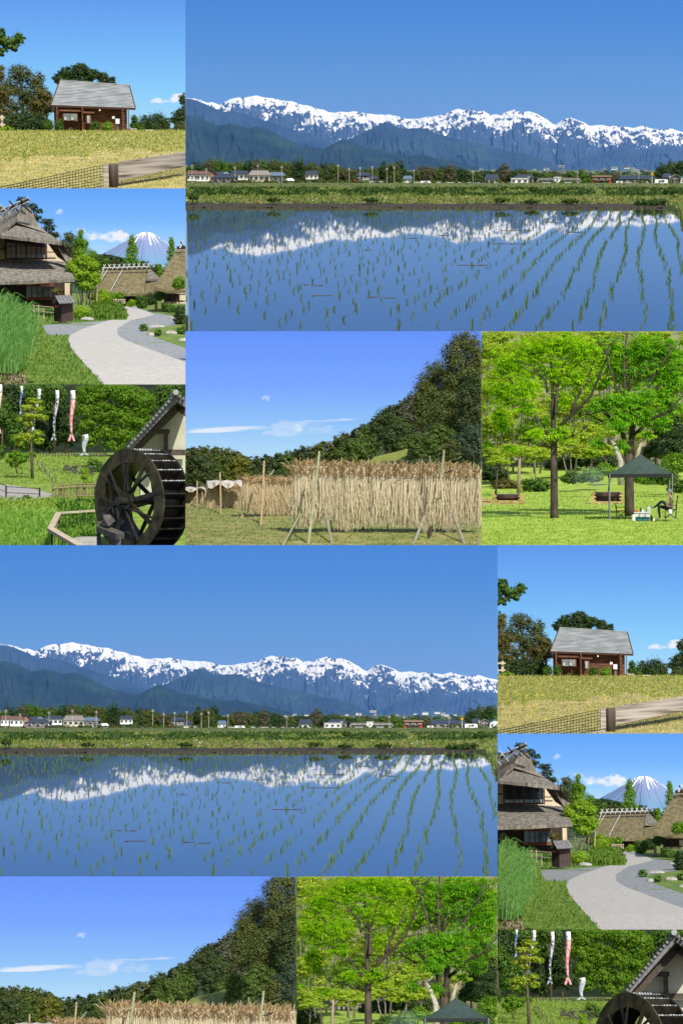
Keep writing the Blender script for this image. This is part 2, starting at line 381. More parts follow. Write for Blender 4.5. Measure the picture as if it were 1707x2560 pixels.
    shrub('shrub', 'rounded green shrub under the small cabin window', 806, 1106, 40, 40, 2.03, 800, 11, G_MID)
    shrub('shrub', 'brighter round shrub between small window and notice board', 908, 1112, 44, 42, 2.028, 900, 11, G_BRIGHT)
    shrub('shrub', 'small sparse plant under the wide cabin window', 610, 1106, 24, 18, 2.03, 200, 10, G_OLIVE)
    tree('broadleaf_tree', 'broad dark tree rising behind the cabin roof', [(690, 615, 70, 62), (590, 640, 75, 55), (520, 690, 55, 48), (780, 650, 80, 55), (880, 675, 70, 50), (945, 705, 50, 40), (660, 700, 160, 45)], 2.3, [(720, 1100), (715, 900), (700, 700)], 16, 5200, 15, G_DARK)
    tree('overhanging_tree', 'green leafy branch hanging in from the left edge', [(40, 330, 75, 60), (-30, 400, 90, 110), (95, 385, 70, 50), (195, 380, 60, 55), (150, 440, 65, 40), (230, 375, 35, 35), (60, 470, 60, 40), (-20, 580, 60, 70)], 1.6, [(-140, 1400), (-130, 900), (-100, 500)], 26, 2600, 22, G_MID)
    tree('broadleaf_tree', 'tall olive green tree at the left beside the cabin', [(210, 640, 110, 80), (330, 700, 95, 75), (150, 740, 130, 110), (280, 820, 130, 110), (370, 760, 60, 90), (180, 930, 150, 100), (330, 960, 110, 100)], 2.2, [(220, 1100), (225, 900), (220, 720)], 14, 5200, 14, G_OLIVE)
    tree('broadleaf_tree', 'yellowing tree at the far left edge above the white fence', [(30, 640, 90, 80), (-20, 780, 120, 120), (70, 830, 110, 100), (40, 960, 110, 80), (120, 1000, 110, 70)], 2.15, [(60, 1100), (50, 900), (40, 720)], 12, 4200, 15, G_AUT)
    tree('broadleaf_tree', 'reddish brown tinged tree close to the cabin left wall', [(400, 820, 75, 60), (430, 900, 60, 80), (340, 900, 80, 70)], 2.12, [(420, 1100), (415, 980), (400, 860)], 10, 2600, 13, G_AUT)
    for x, w in ((180, 90), (300, 100), (90, 80), (380, 70)):
        shrub('undergrowth', 'dark undergrowth below the trees left of the cabin', x, 1108, w, 75, 2.1, 1500, 13, G_DARK, group='undergrowth left of the cabin')
    tree('broadleaf_tree', 'dark tree at the right edge under the small cloud', [(1540, 850, 50, 60), (1570, 940, 90, 80), (1490, 980, 70, 60), (1520, 1050, 90, 60), (1450, 1020, 40, 40)], 2.2, [(1530, 1120), (1535, 960)], 12, 3400, 13, G_DARK)
    shrub('bush', 'dark bush right of the cabin', 1310, 1125, 95, 88, 2.2, 2300, 13, G_DARK)
    shrub('bush', 'small dark bush beyond the porch', 1205, 1118, 50, 80, 2.25, 900, 13, G_DARK)
    shrub('bush', 'mid green bush beside the porch post', 1125, 1118, 36, 80, 2.2, 800, 12, G_MID)
    shrub('bush', 'bright green bush right of the porch', 1180, 1118, 30, 42, 2.08, 600, 11, G_MID)
    shrub('bush', 'low olive bush far right below the dark tree', 1490, 1128, 60, 48, 2.1, 1000, 12, G_OLIVE)
    shrub('bush', 'pale olive bush behind the dark bushes at right', 1385, 1110, 40, 60, 2.3, 700, 12, G_OLIVE)
    shrub('weeds', 'yellow green weeds by the white fence', 90, 1104, 60, 20, 2.02, 600, 10, G_LIME, 'weeds')
    t = thing('picket_fence', 'short cream wooden fence at the far left edge', 'fence', at(30, 1102, 2.04))
    CW = mat('cream_wood', (.5, .42, .3), (.6, .52, .4), 4)
    MB().zbox(44, 64, 978, 1100, 2.04, 16).build('post', CW, t)
    for y in (990, 1048): MB().zbox(-60, 80, y, y + 12, 2.037, 5).build('rail', CW, t)
    t = thing('garden_table', 'small white metal garden table right of the cabin', 'table', at(1250, 1122, 2.12))
    MB().zbox(1210, 1284, 1094, 1100, 2.12, 30).build('table_top', WHITE, t)
    for x in (1216, 1276, 1248): MB().zbox(x - 2, x + 2, 1100, 1124, 2.121, 3).build('leg', WHITE, t)
    t = thing('garden_stand', 'pale metal stand on the lawn by the porch', 'stand', at(1120, 1120, 2.06))
    for x in (1103, 1138): MB().zbox(x - 2, x + 2, 1088, 1120, 2.06, 3).build('leg', WHITE, t)
    MB().zbox(1100, 1141, 1086, 1090, 2.06, 6).build('top_bar', WHITE, t)
    # fence in front
    f = thing('netted_fence', 'weathered grey timber fence with black netting in the foreground', 'fence', at(945, 1680, 1.08))
    WG = mat('weathered_wood', (.10, .075, .058), (.50, .44, .39), 2.2, stretch=(.10, .03, 2.6), bump=.35, c3=(.36, .31, .265), detail=5, lo=.36, hi=.62)
    MB().zt([(946, 1720, 1.09), (946, 1390, 1.09), (946, 1368, 1.09)], [40, 40, 36], 14).build('post', mat('dark_post', (.03, .023, .018), (.13, .10, .08), 1.2, stretch=(2, 2, .3), bump=.4), f, True)
    MB().prism([at(984, 1508, 1.10), at(1640, 1366, 1.24), at(1640, 1258, 1.24), at(984, 1357, 1.10)], (0, .9, 0)).build('rail', WG, f)
    MB().prism([at(858, 1542, 1.085), at(906, 1535, 1.085), at(906, 1368, 1.085), at(862, 1372, 1.085)], (0, .6, 0)).build('end_board', WG, f)
    MB().prism([at(700, 1630, 1.07), at(900, 1600, 1.085), at(900, 1545, 1.085), at(700, 1585, 1.07)], (0, .5, 0)).build('lower_rail', WG, f)
    NET = mat('black_net', (.012, .012, .012), rough=.6)
    def net(TL, TR, BL, BR, nu, nv, w0, w1):
        mb = MB(); P = lambda a, b: at(*[(TL[i] * (1 - a) + TR[i] * a) * (1 - b) + (BL[i] * (1 - a) + BR[i] * a) * b for i in range(3)])
        for i in range(nu + 1):
            a = i / nu; r = u(w0 + (w1 - w0) * a, 1.1); mb.tube([P(a, j / 8) for j in range(9)], r, 4)
        for j in range(nv + 1):
            b = j / nv; mb.tube([P(i / 12, b) + Vector((0, 0, u(random.uniform(-2, 2), 1.1))) for i in range(13)], [u(w0 + (w1 - w0) * i / 12, 1.1) for i in range(13)], 4)
        mb.build('net', NET, f)
    net((-140, 1590, .98), (860, 1380, 1.084), (-140, 1800, .98), (860, 1640, 1.084), 40, 11, 3.0, 2.2)
    net((990, 1512, 1.104), (1640, 1368, 1.24), (990, 1700, 1.104), (1640, 1560, 1.24), 44, 13, 2.0, 1.3)
    return W

# ================================================================== set 2: flooded rice field before snow mountains
def set_rice():
    global W
    W = Set(1085, 405, 0, 0, 1.0)
    A = lambda l: [(464 + x / 2.521, 220 + y / 2.521) for x, y in l]
    B = lambda l: [(1085 + x / 2.521, 220 + y / 2.521) for x, y in l]
    sky([(0, rgb(134, 180, 234)), (.35, rgb(118, 168, 230)), (.7, rgb(88, 148, 225)), (1, rgb(68, 132, 220))], 12.9, (200, 2000, -60, 480), 330, 0)
    # --- mountains
    def mount(name, prof, d0, d1, base, m, amp=.09, fr=26, x0=None, x1=None, nu=420, nv=44, seed=1, jag=2.0):
        P = np.array(prof); xs = np.linspace(P[0, 0] if x0 is None else x0, P[-1, 0] if x1 is None else x1, nu)
        r = np.interp(xs, P[:, 0], P[:, 1]) + (fbm(xs / 9, xs * 0, 3, seed + 40) - .5) * jag
        v = np.linspace(0, 1, nv) ** 1.2
        X, Vv = np.meshgrid(xs, v); R = np.broadcast_to(r, X.shape)
        wx = X + 30 * (fbm(X / 70, Vv * 2.5, 3, seed + 9) - .5) * Vv * 2
        rid = 1 - np.abs(2 * fbm(wx / fr, Vv * 1.6, 4, seed) - 1) ; rid2 = 1 - np.abs(2 * fbm(wx / fr * 3.2, Vv * 4, 3, seed + 5) - 1)
        disp = (rid * .85 + rid2 * .45 - .7) * amp * 1.35 * np.minimum(1, Vv * 6) 
        row = R + (base - R) * Vv ** .95
        V = atn(X, row, d0 + (d1 - d0) * Vv - disp).reshape(-1, 3)
        i = np.arange(nv - 1)[:, None] * nu + np.arange(nu - 1)[None]
        Q = np.stack([i, i + nu, i + nu + 1, i + 1], -1).reshape(-1, 4)
        o = npmesh(name, V, Q, m, leaf=False, smooth=True)
        at_ = o.data.attributes.new('below_crest', 'FLOAT', 'POINT'); at_.data.foreach_set('value', (row - R).ravel().astype(np.float32))
        at2 = o.data.attributes.new('gully', 'FLOAT', 'POINT'); at2.data.foreach_set('value', (rid * .6 + rid2 * .4).ravel().astype(np.float32))
        return struct(o)
    def hazed_hillmat(name, a, b, c, snow=False):  # forest and rock colours carry the blue of distant haze
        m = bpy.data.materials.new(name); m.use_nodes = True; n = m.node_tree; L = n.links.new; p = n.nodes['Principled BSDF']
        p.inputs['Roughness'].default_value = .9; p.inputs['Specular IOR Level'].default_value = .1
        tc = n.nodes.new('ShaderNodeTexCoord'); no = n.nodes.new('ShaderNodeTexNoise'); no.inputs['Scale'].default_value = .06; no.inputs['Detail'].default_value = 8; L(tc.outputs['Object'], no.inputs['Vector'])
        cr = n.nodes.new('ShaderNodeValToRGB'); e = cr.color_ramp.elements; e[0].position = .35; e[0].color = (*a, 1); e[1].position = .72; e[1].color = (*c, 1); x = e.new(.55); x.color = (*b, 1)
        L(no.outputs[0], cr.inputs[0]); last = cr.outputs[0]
        if snow:
            g = n.nodes.new('ShaderNodeAttribute'); g.attribute_name = 'below_crest'; g2 = n.nodes.new('ShaderNodeAttribute'); g2.attribute_name = 'gully'
            mp = n.nodes.new('ShaderNodeMapping'); mp.inputs['Scale'].default_value = (1, .25, .75); L(tc.outputs['Object'], mp.inputs[0])
            n2 = n.nodes.new('ShaderNodeTexNoise'); n2.inputs['Scale'].default_value = .5; n2.inputs['Detail'].default_value = 6; n2.inputs['Roughness'].default_value = .62; n2.inputs['Distortion'].default_value = .6; L(mp.outputs[0], n2.inputs['Vector'])
            n3 = n.nodes.new('ShaderNodeTexNoise'); n3.inputs['Scale'].default_value = .11; n3.inputs['Detail'].default_value = 4; L(tc.outputs['Object'], n3.inputs['Vector'])
            def mth(op, q, w):
                k = n.nodes.new('ShaderNodeMath'); k.operation = op
                for i, v in enumerate((q, w)):
                    if isinstance(v, (int, float)): k.inputs[i].default_value = v
                    else: L(v, k.inputs[i])
                return k.outputs[0]
            # deep at the crest, broken into streaks below
            v = mth('ADD', mth('MULTIPLY', mth('SUBTRACT', n2.outputs[0], .5), 225), mth('SUBTRACT', mth('ADD', mth('MULTIPLY', mth('SUBTRACT', n3.outputs[0], .5), 170), 52), g.outputs['Fac']))
            v = mth('SUBTRACT', v, mth('MULTIPLY', g2.outputs['Fac'], 34))
            k = n.nodes.new('ShaderNodeMapRange'); k.inputs[1].default_value = 2; k.inputs[2].default_value = 7; L(v, k.inputs[0])
            mx = n.nodes.new('ShaderNodeMix'); mx.data_type = 'RGBA'; mx.inputs[7].default_value = (.92, .88, .80, 1); L(k.outputs[0], mx.inputs[0]); L(last, mx.inputs[6]); last = mx.outputs[2]
        L(last, p.inputs['Base Color']); return m
    snowp = A([(-60, 70), (85, 80), (120, 90), (160, 105), (190, 100), (235, 120), (270, 100), (300, 85), (345, 75), (400, 72), (430, 68), (470, 62), (520, 75), (570, 80), (620, 92), (690, 98), (740, 118), (780, 120), (830, 140), (880, 148), (910, 163), (950, 168), (985, 160), (1030, 165), (1070, 157), (1110, 168), (1160, 170), (1200, 178), (1290, 180), (1340, 190), (1390, 203), (1460, 205), (1510, 192), (1560, 190)]) + \
        B([(0, 188), (50, 180), (100, 158), (145, 143), (180, 152), (220, 145), (260, 160), (300, 157), (345, 185), (375, 175), (395, 180), (440, 165), (490, 150), (530, 165), (580, 160), (640, 180), (690, 210), (725, 235), (745, 240), (780, 215), (825, 197), (870, 210), (910, 225), (950, 247), (1030, 242), (1070, 252), (1110, 245), (1170, 255), (1220, 262), (1275, 245), (1330, 265), (1380, 268), (1440, 262), (1500, 280), (1568, 295), (1700, 310)])
    HM = lambda s: hazed_hillmat('hazed_far_forest', (.022, .052, .085), (.03, .066, .10), (.05, .095, .115))
    mount('snow_mountains', snowp, 12.2, 11.5, 455, hazed_hillmat('hazed_snow_rock', (.05, .085, .16), (.06, .10, .18), (.07, .115, .19), True), .10, 26, nu=760, nv=70, seed=2)
    mount('mountain_shoulder', A([(-80, 72), (0, 77), (60, 82), (130, 105), (190, 130), (250, 160), (330, 155), (400, 175), (480, 205), (560, 225), (640, 255), (700, 270), (760, 290), (830, 310), (900, 335), (1000, 400), (1080, 470)]), 11.2, 10.8, 462, hazed_hillmat('hazed_shoulder_forest', (.03, .06, .12), (.04, .075, .14), (.05, .09, .14)), .07, 34, seed=3)
    mount('mountain_peak', A([(760, 460), (900, 388), (1040, 325), (1120, 290), (1200, 250), (1265, 222), (1310, 240), (1350, 258), (1400, 265), (1470, 258), (1520, 265), (1568, 288)]) + B([(40, 300), (130, 325), (230, 345), (310, 360), (400, 385), (470, 405), (560, 415), (650, 440), (700, 470), (760, 520)]), 10.8, 10.4, 462, hazed_hillmat('hazed_peak_forest', (.028, .058, .11), (.038, .074, .125), (.05, .095, .13)), .07, 30, seed=4)
    mount('far_foothill', B([(780, 500), (860, 470), (930, 430), (1010, 420), (1100, 390), (1190, 378), (1250, 390), (1350, 380), (1450, 370), (1568, 375), (1700, 380)]), 11.3, 11.0, 458, hazed_hillmat('hazed_far_foothill_forest', (.04, .075, .15), (.05, .09, .17), (.06, .105, .17)), .05, 30, seed=5)
    mount('near_foothill', A([(-80, 195), (0, 190), (50, 180), (130, 200), (210, 245), (300, 230), (350, 240), (420, 265), (460, 250), (530, 265), (600, 300), (660, 330), (730, 360), (800, 375), (870, 388), (890, 385), (950, 350), (1015, 325), (1070, 350), (1150, 380), (1230, 385), (1300, 410), (1380, 430), (1480, 420), (1568, 440)]) + B([(100, 455), (200, 480), (330, 520)]), 10.2, 9.7, 466, hazed_hillmat('hazed_near_forest', (.016, .036, .055), (.024, .05, .068), (.04, .074, .066)), .075, 36, seed=6)
    hz = MB(); hz.prism([at(300, 480, 8.35), at(1900, 480, 8.35), at(1900, -150, 8.35), at(300, -150, 8.35)], (0, 4.3 * S, 0))
    # spread the far end so that the box stays wider than the view
    for i in range(4, 8): x, y, z = hz.v[i]; hz.v[i] = (x * 1.55, y, z * 1.55)
    hm_ = bpy.data.materials.new('haze'); hm_.use_nodes = True; n_ = hm_.node_tree; n_.nodes.remove(n_.nodes['Principled BSDF']); pv = n_.nodes.new('ShaderNodeVolumePrincipled'); pv.inputs['Color'].default_value = (.16, .44, 1, 1); pv.inputs['Density'].default_value = .0013; n_.links.new(pv.outputs[0], n_.nodes['Material Output'].inputs['Volume'])
    stuff(hz.build('haze', hm_), 'blue haze in the air before the mountains', 'haze')
    # --- fields
    rows = [(524, 3.66), (515, 3.86), (513, 3.87), (505.5, 3.9), (498, 4.2), (490, 4.6), (487, 4.62), (472, 4.9), (466, 5.4), (459, 6.4), (455, 7.2), (450, 8.6), (438, 9.3), (425, 9.62)]
    gm = mat('field_grass', (.06, .10, .02), (.22, .19, .07), .22, c3=(.11, .14, .03), bump=.3, lo=.33, hi=.68, detail=9)
    g, D = ground('field', 300, 1900, rows, gm, 160, 60, 1.2, 30)
    xs = np.linspace(380, 1800, 420); nb = 7; vv = np.linspace(0, 1, nb); X, Vv = np.meshgrid(xs, vv)
    top = 505.5 + 4.5 * (fbm(X / 11., X * 0, 4, 8) - .5)
    Rw = 518 + (top - 518) * Vv; Dd = 3.80 + .075 * Vv ** 2 - .03 * (fbm(X / 5., Vv * 3, 3, 18) - .5)
    i = np.arange(nb - 1)[:, None] * 420 + np.arange(419)[None]
    struct(npmesh('mud_bank', atn(X, Rw, Dd).reshape(-1, 3), np.stack([i, i + 1, i + 421, i + 420], -1).reshape(-1, 4), mat('wet_mud', (.02, .017, .012), (.065, .054, .038), 2.5, bump=.5), leaf=False))
    weed = leafmat('field_weed', (.015, .05, .006), (.035, .085, .01), (.075, .13, .02), .3)
    lush = leafmat('field_lush', (.08, .14, .015), (.16, .22, .03), (.30, .29, .08), .3)
    wht = leafmat('white_blossom', (.6, .6, .5), (.7, .7, .62), (.8, .8, .75), .1)
    def band(name, y0, y1, n, h, m, label, keep=None, w=.5): blades(name, (440, 1730, y0, y1), D, n, h, m, w, 1.0, label, 'weeds', keep=keep)
    band('field_weeds', 469, 487, 9000, 6.5, weed, 'dark green weed strip along the far paddy bank', lambda x, y: fbm(x / 34, y / 9, 3, 3) > .40)
    band('bank_grass', 466, 504, 9000, 5, lush, 'pale yellow green grass on the paddy banks', lambda x, y: (y > 487) | (fbm(x / 34, y / 9, 3, 3) < .5))
    band('far_field_grass', 456, 468, 3500, 2.6, weed, 'low green crop strips before the village', lambda x, y: np.sin(y * 1.9) > -.2)
    band('edge_grass', 503, 513, 2600, 5, lush, 'grass tufts hanging over the muddy pond edge', lambda x, y: fbm(x / 16, y / 30, 3, 33) > .47)
    band('edge_weeds', 503, 512, 1600, 5, weed, 'dark weeds hanging over the muddy pond edge', lambda x, y: fbm(x / 22, y / 30, 3, 43) > .5)
    band('blossoms', 470, 500, 700, 3, wht, 'tiny white blossoms in the bank weeds', lambda x, y: fbm(x / 40, y / 12, 3, 13) > .58, .7)
    dryb = leafmat('dry_bank', (.18, .13, .05), (.28, .21, .09), (.36, .28, .14), .2)
    band('dry_grass', 495, 506, 3000, 4, dryb, 'dry straw tufts at the pond edge', lambda x, y: fbm(x / 26, y / 9, 3, 23) > .52)
    for i, (x, y, rx, ry, l) in enumerate(((1618, 514, 48, 12, 'largest dark green bush on the right of the pond bank'), (930, 503, 22, 7, 'dark green clump on the pond bank below the village middle'), (1326, 506, 24, 6, 'low dark weed clump on the pond bank right of middle'), (1665, 484, 26, 9, 'bushy clump behind the largest bank bush'), (490, 500, 14, 10, 'white flowering clump at the left end of the bank'), (1330, 476, 13, 6, 'small round bush on the far field strip'), (1420, 505, 26, 6, 'weed clump between the bank bushes at right'), (690, 502, 20, 5, 'small weed clump on the left part of the bank'), (1250, 503, 26, 6, 'weed clump on the bank below the white wall'))):
        shrub('bank_bush', l, x, y, rx, ry, 3.84 if y > 498 else 4.5, 1100 if rx > 30 else 420, 3.4, weed)
    # pond
    pm = bpy.data.materials.new('flooded_paddy_water'); pm.use_nodes = True; n = pm.node_tree; p = n.nodes['Principled BSDF']; L = n.links.new
    p.inputs['Base Color'].default_value = (.055, .055, .05, 1); p.inputs['Roughness'].default_value = .018; p.inputs['IOR'].default_value = 1.33; p.inputs['Specular IOR Level'].default_value = .5
    tc = n.nodes.new('ShaderNodeTexCoord'); mp = n.nodes.new('ShaderNodeMapping'); mp.inputs['Scale'].default_value = (1, .12, 1); L(tc.outputs['Object'], mp.inputs[0])
    no = n.nodes.new('ShaderNodeTexNoise'); no.inputs['Scale'].default_value = .5; no.inputs['Detail'].default_value = 3; L(mp.outputs[0], no.inputs['Vector'])
    bu = n.nodes.new('ShaderNodeBump'); bu.inputs['Strength'].default_value = .004; bu.inputs['Distance'].default_value = 1; L(no.outputs[0], bu.inputs['Height']); L(bu.outputs[0], p.inputs['Normal'])
    H = -423 / F * S
    pond = MB(); pond.face([(-60, 85, H), (60, 85, H), (95, 395, H), (-95, 395, H)])
    struct(pond.build('pond_water', pm))
    mud = MB(); mud.face([(-60, 80, H - .6), (60, 80, H - .6), (105, 400, H - .6), (-105, 400, H - .6)]); struct(mud.build('pond_bed', SOIL))
    PD = lambda y: 423 / (np.asarray(y, float) - 405)
    # right bank
    sh = [(1630, 512), (1668, 519), (1684, 535), (1690, 556), (1700, 590), (1716, 630), (1740, 700)]
    mb = MB(); prev = None
    for x, y in sh:
        d = float(PD(y)); e = at(x, y, d) - Vector((0, 0, .3)); r1 = at(x, y, d) + Vector((u(10, d), 0, u(9, d))); r2 = at(x, y, d) + Vector((u(90, d), 0, u(14, d)))
        if prev:
            for a in range(2): mb.face([prev[a], prev[a + 1], (e, r1, r2)[a + 1], (e, r1, r2)[a]])
        prev = (e, r1, r2)
    struct(mb.build('side_bank', gm))
    P = np.array(sh)
    def bankp(n, h, m, name, label):
        y = RNG.uniform(513, 690, n) ; x = np.interp(y, P[:, 1], P[:, 0]) + RNG.uniform(0, 1, n) ** .7 * 50
        d = PD(y); p = atn(x, y, d); p[:, 2] += np.minimum((x - np.interp(y, P[:, 1], P[:, 0])), 10) * d * S / F * .9
        a = RNG.uniform(0, 6.28, n); dv = np.stack([np.cos(a), np.sin(a), 0 * a], -1); Hh = (h * d * S / F * RNG.uniform(.5, 1.4, n))[:, None] * 423 / (y - 405)[:, None] ** 0 / 423
        sd = np.array([[1., 0, 0]]); V = np.stack([p - sd * Hh * .2, p + sd * Hh * .2, p + np.array([[0, 0, 1.]]) * Hh + dv * Hh * .5], 1).reshape(-1, 3)
        stuff(npmesh(name, V, np.arange(n * 3).reshape(-1, 3), m), label, 'grass')
    bankp(1600, 9 * 1, lush, 'side_bank_grass', 'long grass on the right hand edge of the pond'); bankp(900, 7, weed, 'side_bank_weeds', 'dark weeds on the right hand edge of the pond')
    # --- rice seedlings
    RICE = leafmat('rice_seedling', (.06, .14, .025), (.11, .21, .04), (.18, .29, .06), .45)
    def seedling(p, d, h, rng, out):
        k = rng.integers(3, 6); leanx = rng.normal() * .35
        for i in range(k):
            a = max(-.75, min(.75, leanx + rng.normal() * .42)); hh = h * rng.uniform(.55, 1.15); w = h * .042; b = rng.normal() * .5
            q = p + np.array([rng.normal() * h * .07, rng.normal() * h * .07, -.02])
            m1 = q + np.array([a * hh * .35, b * hh * .2, hh * .6]); t = q + np.array([a * hh * 1.05, b * hh * .5, hh * (1 - .28 * abs(a))])
            out += [q - [w, 0, 0], q + [w, 0, 0], m1 + [w * .9, 0, 0], t, m1 - [w * .9, 0, 0]]
    plants = []
    rng = np.random.default_rng(11)
    for r in range(-5, 48):
        off = -r * 89.; y = 1.0 + rng.random() * .03
        wob = rng.random() * 10
        while y < 3.75:
            dens = .027 if r < 5 else (.030 if r < 8 else .038)
            y += dens * rng.uniform(.6, 1.4) * (1 if y < 2 else .9)
            x = 1597 + (off + 14 * math.sin(y * 4 + wob) + rng.normal() * (5 if r < 7 else 9)) / y
            row = 405 + 423 / y
            if rng.random() < (.1 if r < 6 else .30): continue
            if x > 1702 or x < 450 or row > 836: continue
            if x > np.interp(row, P[:, 1], P[:, 0]) - 6: continue
            plants.append((row, x, y))
    plants.sort(reverse=True)
    near = [q for q in plants if 464 < q[1] < 1706 and q[0] < 826][:150]; ns = set(near)
    for (row, x, d) in near:
        out = []; p = np.array(at(x, row, d)); seedling(p * 0, d, 22 * S / F * rng.uniform(.75, 1.2), rng, out)
        o = npmesh('rice_seedling', out, np.arange(len(out)).reshape(-1, 5), RICE); o.location = p
        tag(o, 'green rice seedling standing in the near flooded field', 'seedling', 'rice seedlings in the near water')
    out = []
    for q in plants:
        if q in ns: continue
        seedling(np.array(at(q[1], q[0], q[2])), q[2], 21 * S / F * rng.uniform(.75, 1.2), rng, out)
    stuff(npmesh('rice_seedlings', out, np.arange(len(out)).reshape(-1, 5), RICE), 'rows of rice seedlings stretching across the flooded field', 'seedlings')
    for x, y, w, l in ((806, 733, 27, 'longest brown mud clod lying left of centre'), (936, 736, 16, 'brown mud clod right of the longest clod'), (979, 739, 17, 'dark mud clod at the right end of its row'), (1176, 657, 42, 'long thin mud ridge in the middle of the water'), (1290, 572, 40, 'long dark mud ridge before the mountain reflection'), (1433, 575, 26, 'dark mud ridge with clods near the right rows'), (1273, 604, 44, 'thin mud line below the snow reflection'), (770, 707, 6, 'small round mud clod'), (800, 708, 10, 'small flat mud clod beside the round one'), (1373, 551, 16, 'thin mud streak near the far bank'), (1445, 586, 6, 'small dark clod under the right mud ridge'), (925, 620, 10, 'small clod under the reflected peak'), (1032, 591, 9, 'clod in front of the reflected saddle'), (1110, 584, 11, 'thin clod left of the long dark ridge'), (1144, 563, 12, 'small mud streak in the snow reflection')):
        d = float(PD(y)); c = at(x, y, d); m = MB()
        for i in range(max(2, int(w / 6))):
            m.blob(c + Vector((u(random.uniform(-w, w), d), random.uniform(-.3, .3) * d, 0)), u(random.uniform(3, 7) * .8, d), .35 * d, u(random.uniform(.8, 1.7), d), 7, jit=.2)
        m.blob(c, u(w, d), .3 * d, u(.9, d), 10, jit=.15)
        tag(m.build('mud_clod', SOIL, smooth=True), l, 'mud clod', 'mud clods in the water')
    # --- village
    R_BLU = mat('roof_navy', (.035, .045, .07), (.05, .06, .09), 3, rough=.4); R_BRN = mat('roof_brown', (.12, .075, .062), (.17, .10, .085), 3); R_GRY = mat('roof_grey', (.20, .18, .16), (.26, .24, .22), 3)
    R_TEAL = mat('roof_slate_blue', (.09, .14, .20), (.12, .18, .24), 3); W_CRM = mat('wall_cream', (.55, .5, .4), (.62, .58, .5), 2); W_GRY = mat('wall_grey', (.16, .15, .145), (.2, .19, .18), 2); W_BRN = mat('wall_brown', (.30, .15, .08)); W_BLK = mat('wall_dark', (.035, .033, .035))
    def house(label, x0, x1, base, eave, ridge, wall, roof, d=7.2, gable=0, wins=3, flat=False, name='house'):
        t = thing(name, label, 'house', at((x0 + x1) / 2, base, d)); w = x1 - x0; dep = w * .7
        MB().zbox(x0 + 1, x1 - 1, eave, base + 1, d, dep).build('wall', wall, t)
        if flat: MB().zbox(x0, x1, ridge, eave, d - .004, dep * 1.05).build('roof', roof, t)
        else:
            a, b = at(x0 - 1.5, eave + .6, d - .006), at(x1 + 1.5, eave + .6, d - .006); bk = Vector((0, u(dep + 4, d), 0)); hy = Vector((0, u(dep / 2 + 2, d), 0)); k = w * .10
            if gable:   # gable end faces the viewer
                ap = at((x0 + x1) / 2, ridge, d - .006); th = Vector((0, 0, u(1.2, d)))
                MB().prism([a, ap, ap + bk, a + bk], th).prism([ap, b, b + bk, ap + bk], th).build('roof', roof, t)
                MB().prism([at(x0 + 1, eave, d), at(x1 - 1, eave, d), at((x0 + x1) / 2, ridge + 1.5, d)], (0, u(dep, d), 0)).build('gable_wall', wall, t)
            else:
                c_, e_ = at(x0 + k, ridge, d) + hy, at(x1 - k, ridge, d) + hy; th = Vector((0, 0, u(.9, d)))
                MB().prism([a, b, e_, c_], th).prism([a + bk, b + bk, e_, c_], th).prism([a, c_, a + bk], th).prism([b, e_, b + bk], th).build('roof', roof, t)
                MB().tube([c_ + th, e_ + th], u(.7, d), 5).build('ridge_cap', roof, t)
        for i in range(wins):
            xx = x0 + w * (i + .5) / wins; hh = base - eave
            f = MB().zbox(xx - w * .09, xx + w * .09, eave + hh * .22, eave + hh * .58, d - .003, 2).build('window', WHITE, t)
            MB().zbox(xx - w * .075, xx + w * .075, eave + hh * .25, eave + hh * .55, d - .0045, 1.5).build('pane', GLASS, f)
        return t
    house('white house with brown tiled roof at the left end of the village', 475, 502, 450, 434, 427, WHITE, R_BRN)
    house('second white house with brown roof, gable to the right', 498, 531, 451, 435, 428.5, WHITE, R_BRN, 7.15)
    house('tall navy roofed house with an orange brown wall', 526, 549, 452, 436, 424, W_BRN, R_BLU, 7.3, 1, 1)
    house('navy hipped roof behind the grey bungalow', 545, 566, 452, 440, 430, W_GRY, R_BLU, 7.35, 0, 1)
    house('low grey bungalow with wide glass doors and navy roof', 536, 598, 456, 443, 438.5, W_GRY, R_BLU, 7.0)
    house('small house with light blue roof between trees', 553, 578, 447, 434.5, 430, W_GRY, R_TEAL, 7.4, 0, 2)
    house('white two storey house with dark navy roof left of the large beige house', 583, 627, 448, 434, 427.5, WHITE, R_BLU, 7.25, 0, 4)
    house('large beige house with wide grey roof', 628, 680, 452, 437, 427, W_CRM, R_GRY, 7.25, 0, 4)
    house('long low navy roofed house right of the beige house', 676, 716, 449, 438, 431, W_GRY, R_TEAL, 7.35, 0, 3)
    house('small white hut with sloping roof beside a white kei van', 719, 739, 456, 450, 446.5, WHITE, WHITE, 7.1, 0, 2)
    house('white walled house with black roof left of the village middle', 768, 800, 446, 434, 427.5, WHITE, R_BLU, 7.3, 0, 3)
    house('dark two storey house with broad black hipped roof', 893, 927, 455, 438, 431, W_BLK, R_BLU, 7.25, 0, 3)
    house('black roofed wing joined beside the dark two storey house', 924, 946, 455, 446, 440.5, W_GRY, R_BLU, 7.2, 0, 2)
    house('small white garage below the dark two storey house', 908, 926, 456, 449, 445.5, WHITE, R_GRY, 7.12, 0, 1, name='garage')
    house('small white house with pale blue grey hipped roof', 1009, 1031, 456, 445, 439.5, WHITE, R_TEAL, 7.2, 0, 2)
    house('white house with steep black roof behind the white wall', 1209, 1244, 457, 446.5, 436, WHITE, R_BLU, 7.2, 0, 3)
    house('white modern flat roofed house', 1273, 1316, 457, 445, 444, WHITE, WHITE, 7.1, 0, 3, True)
    house('dark navy block behind the white modern house', 1284, 1330, 457, 443, 436.5, W_GRY, R_BLU, 7.2, 0, 3)
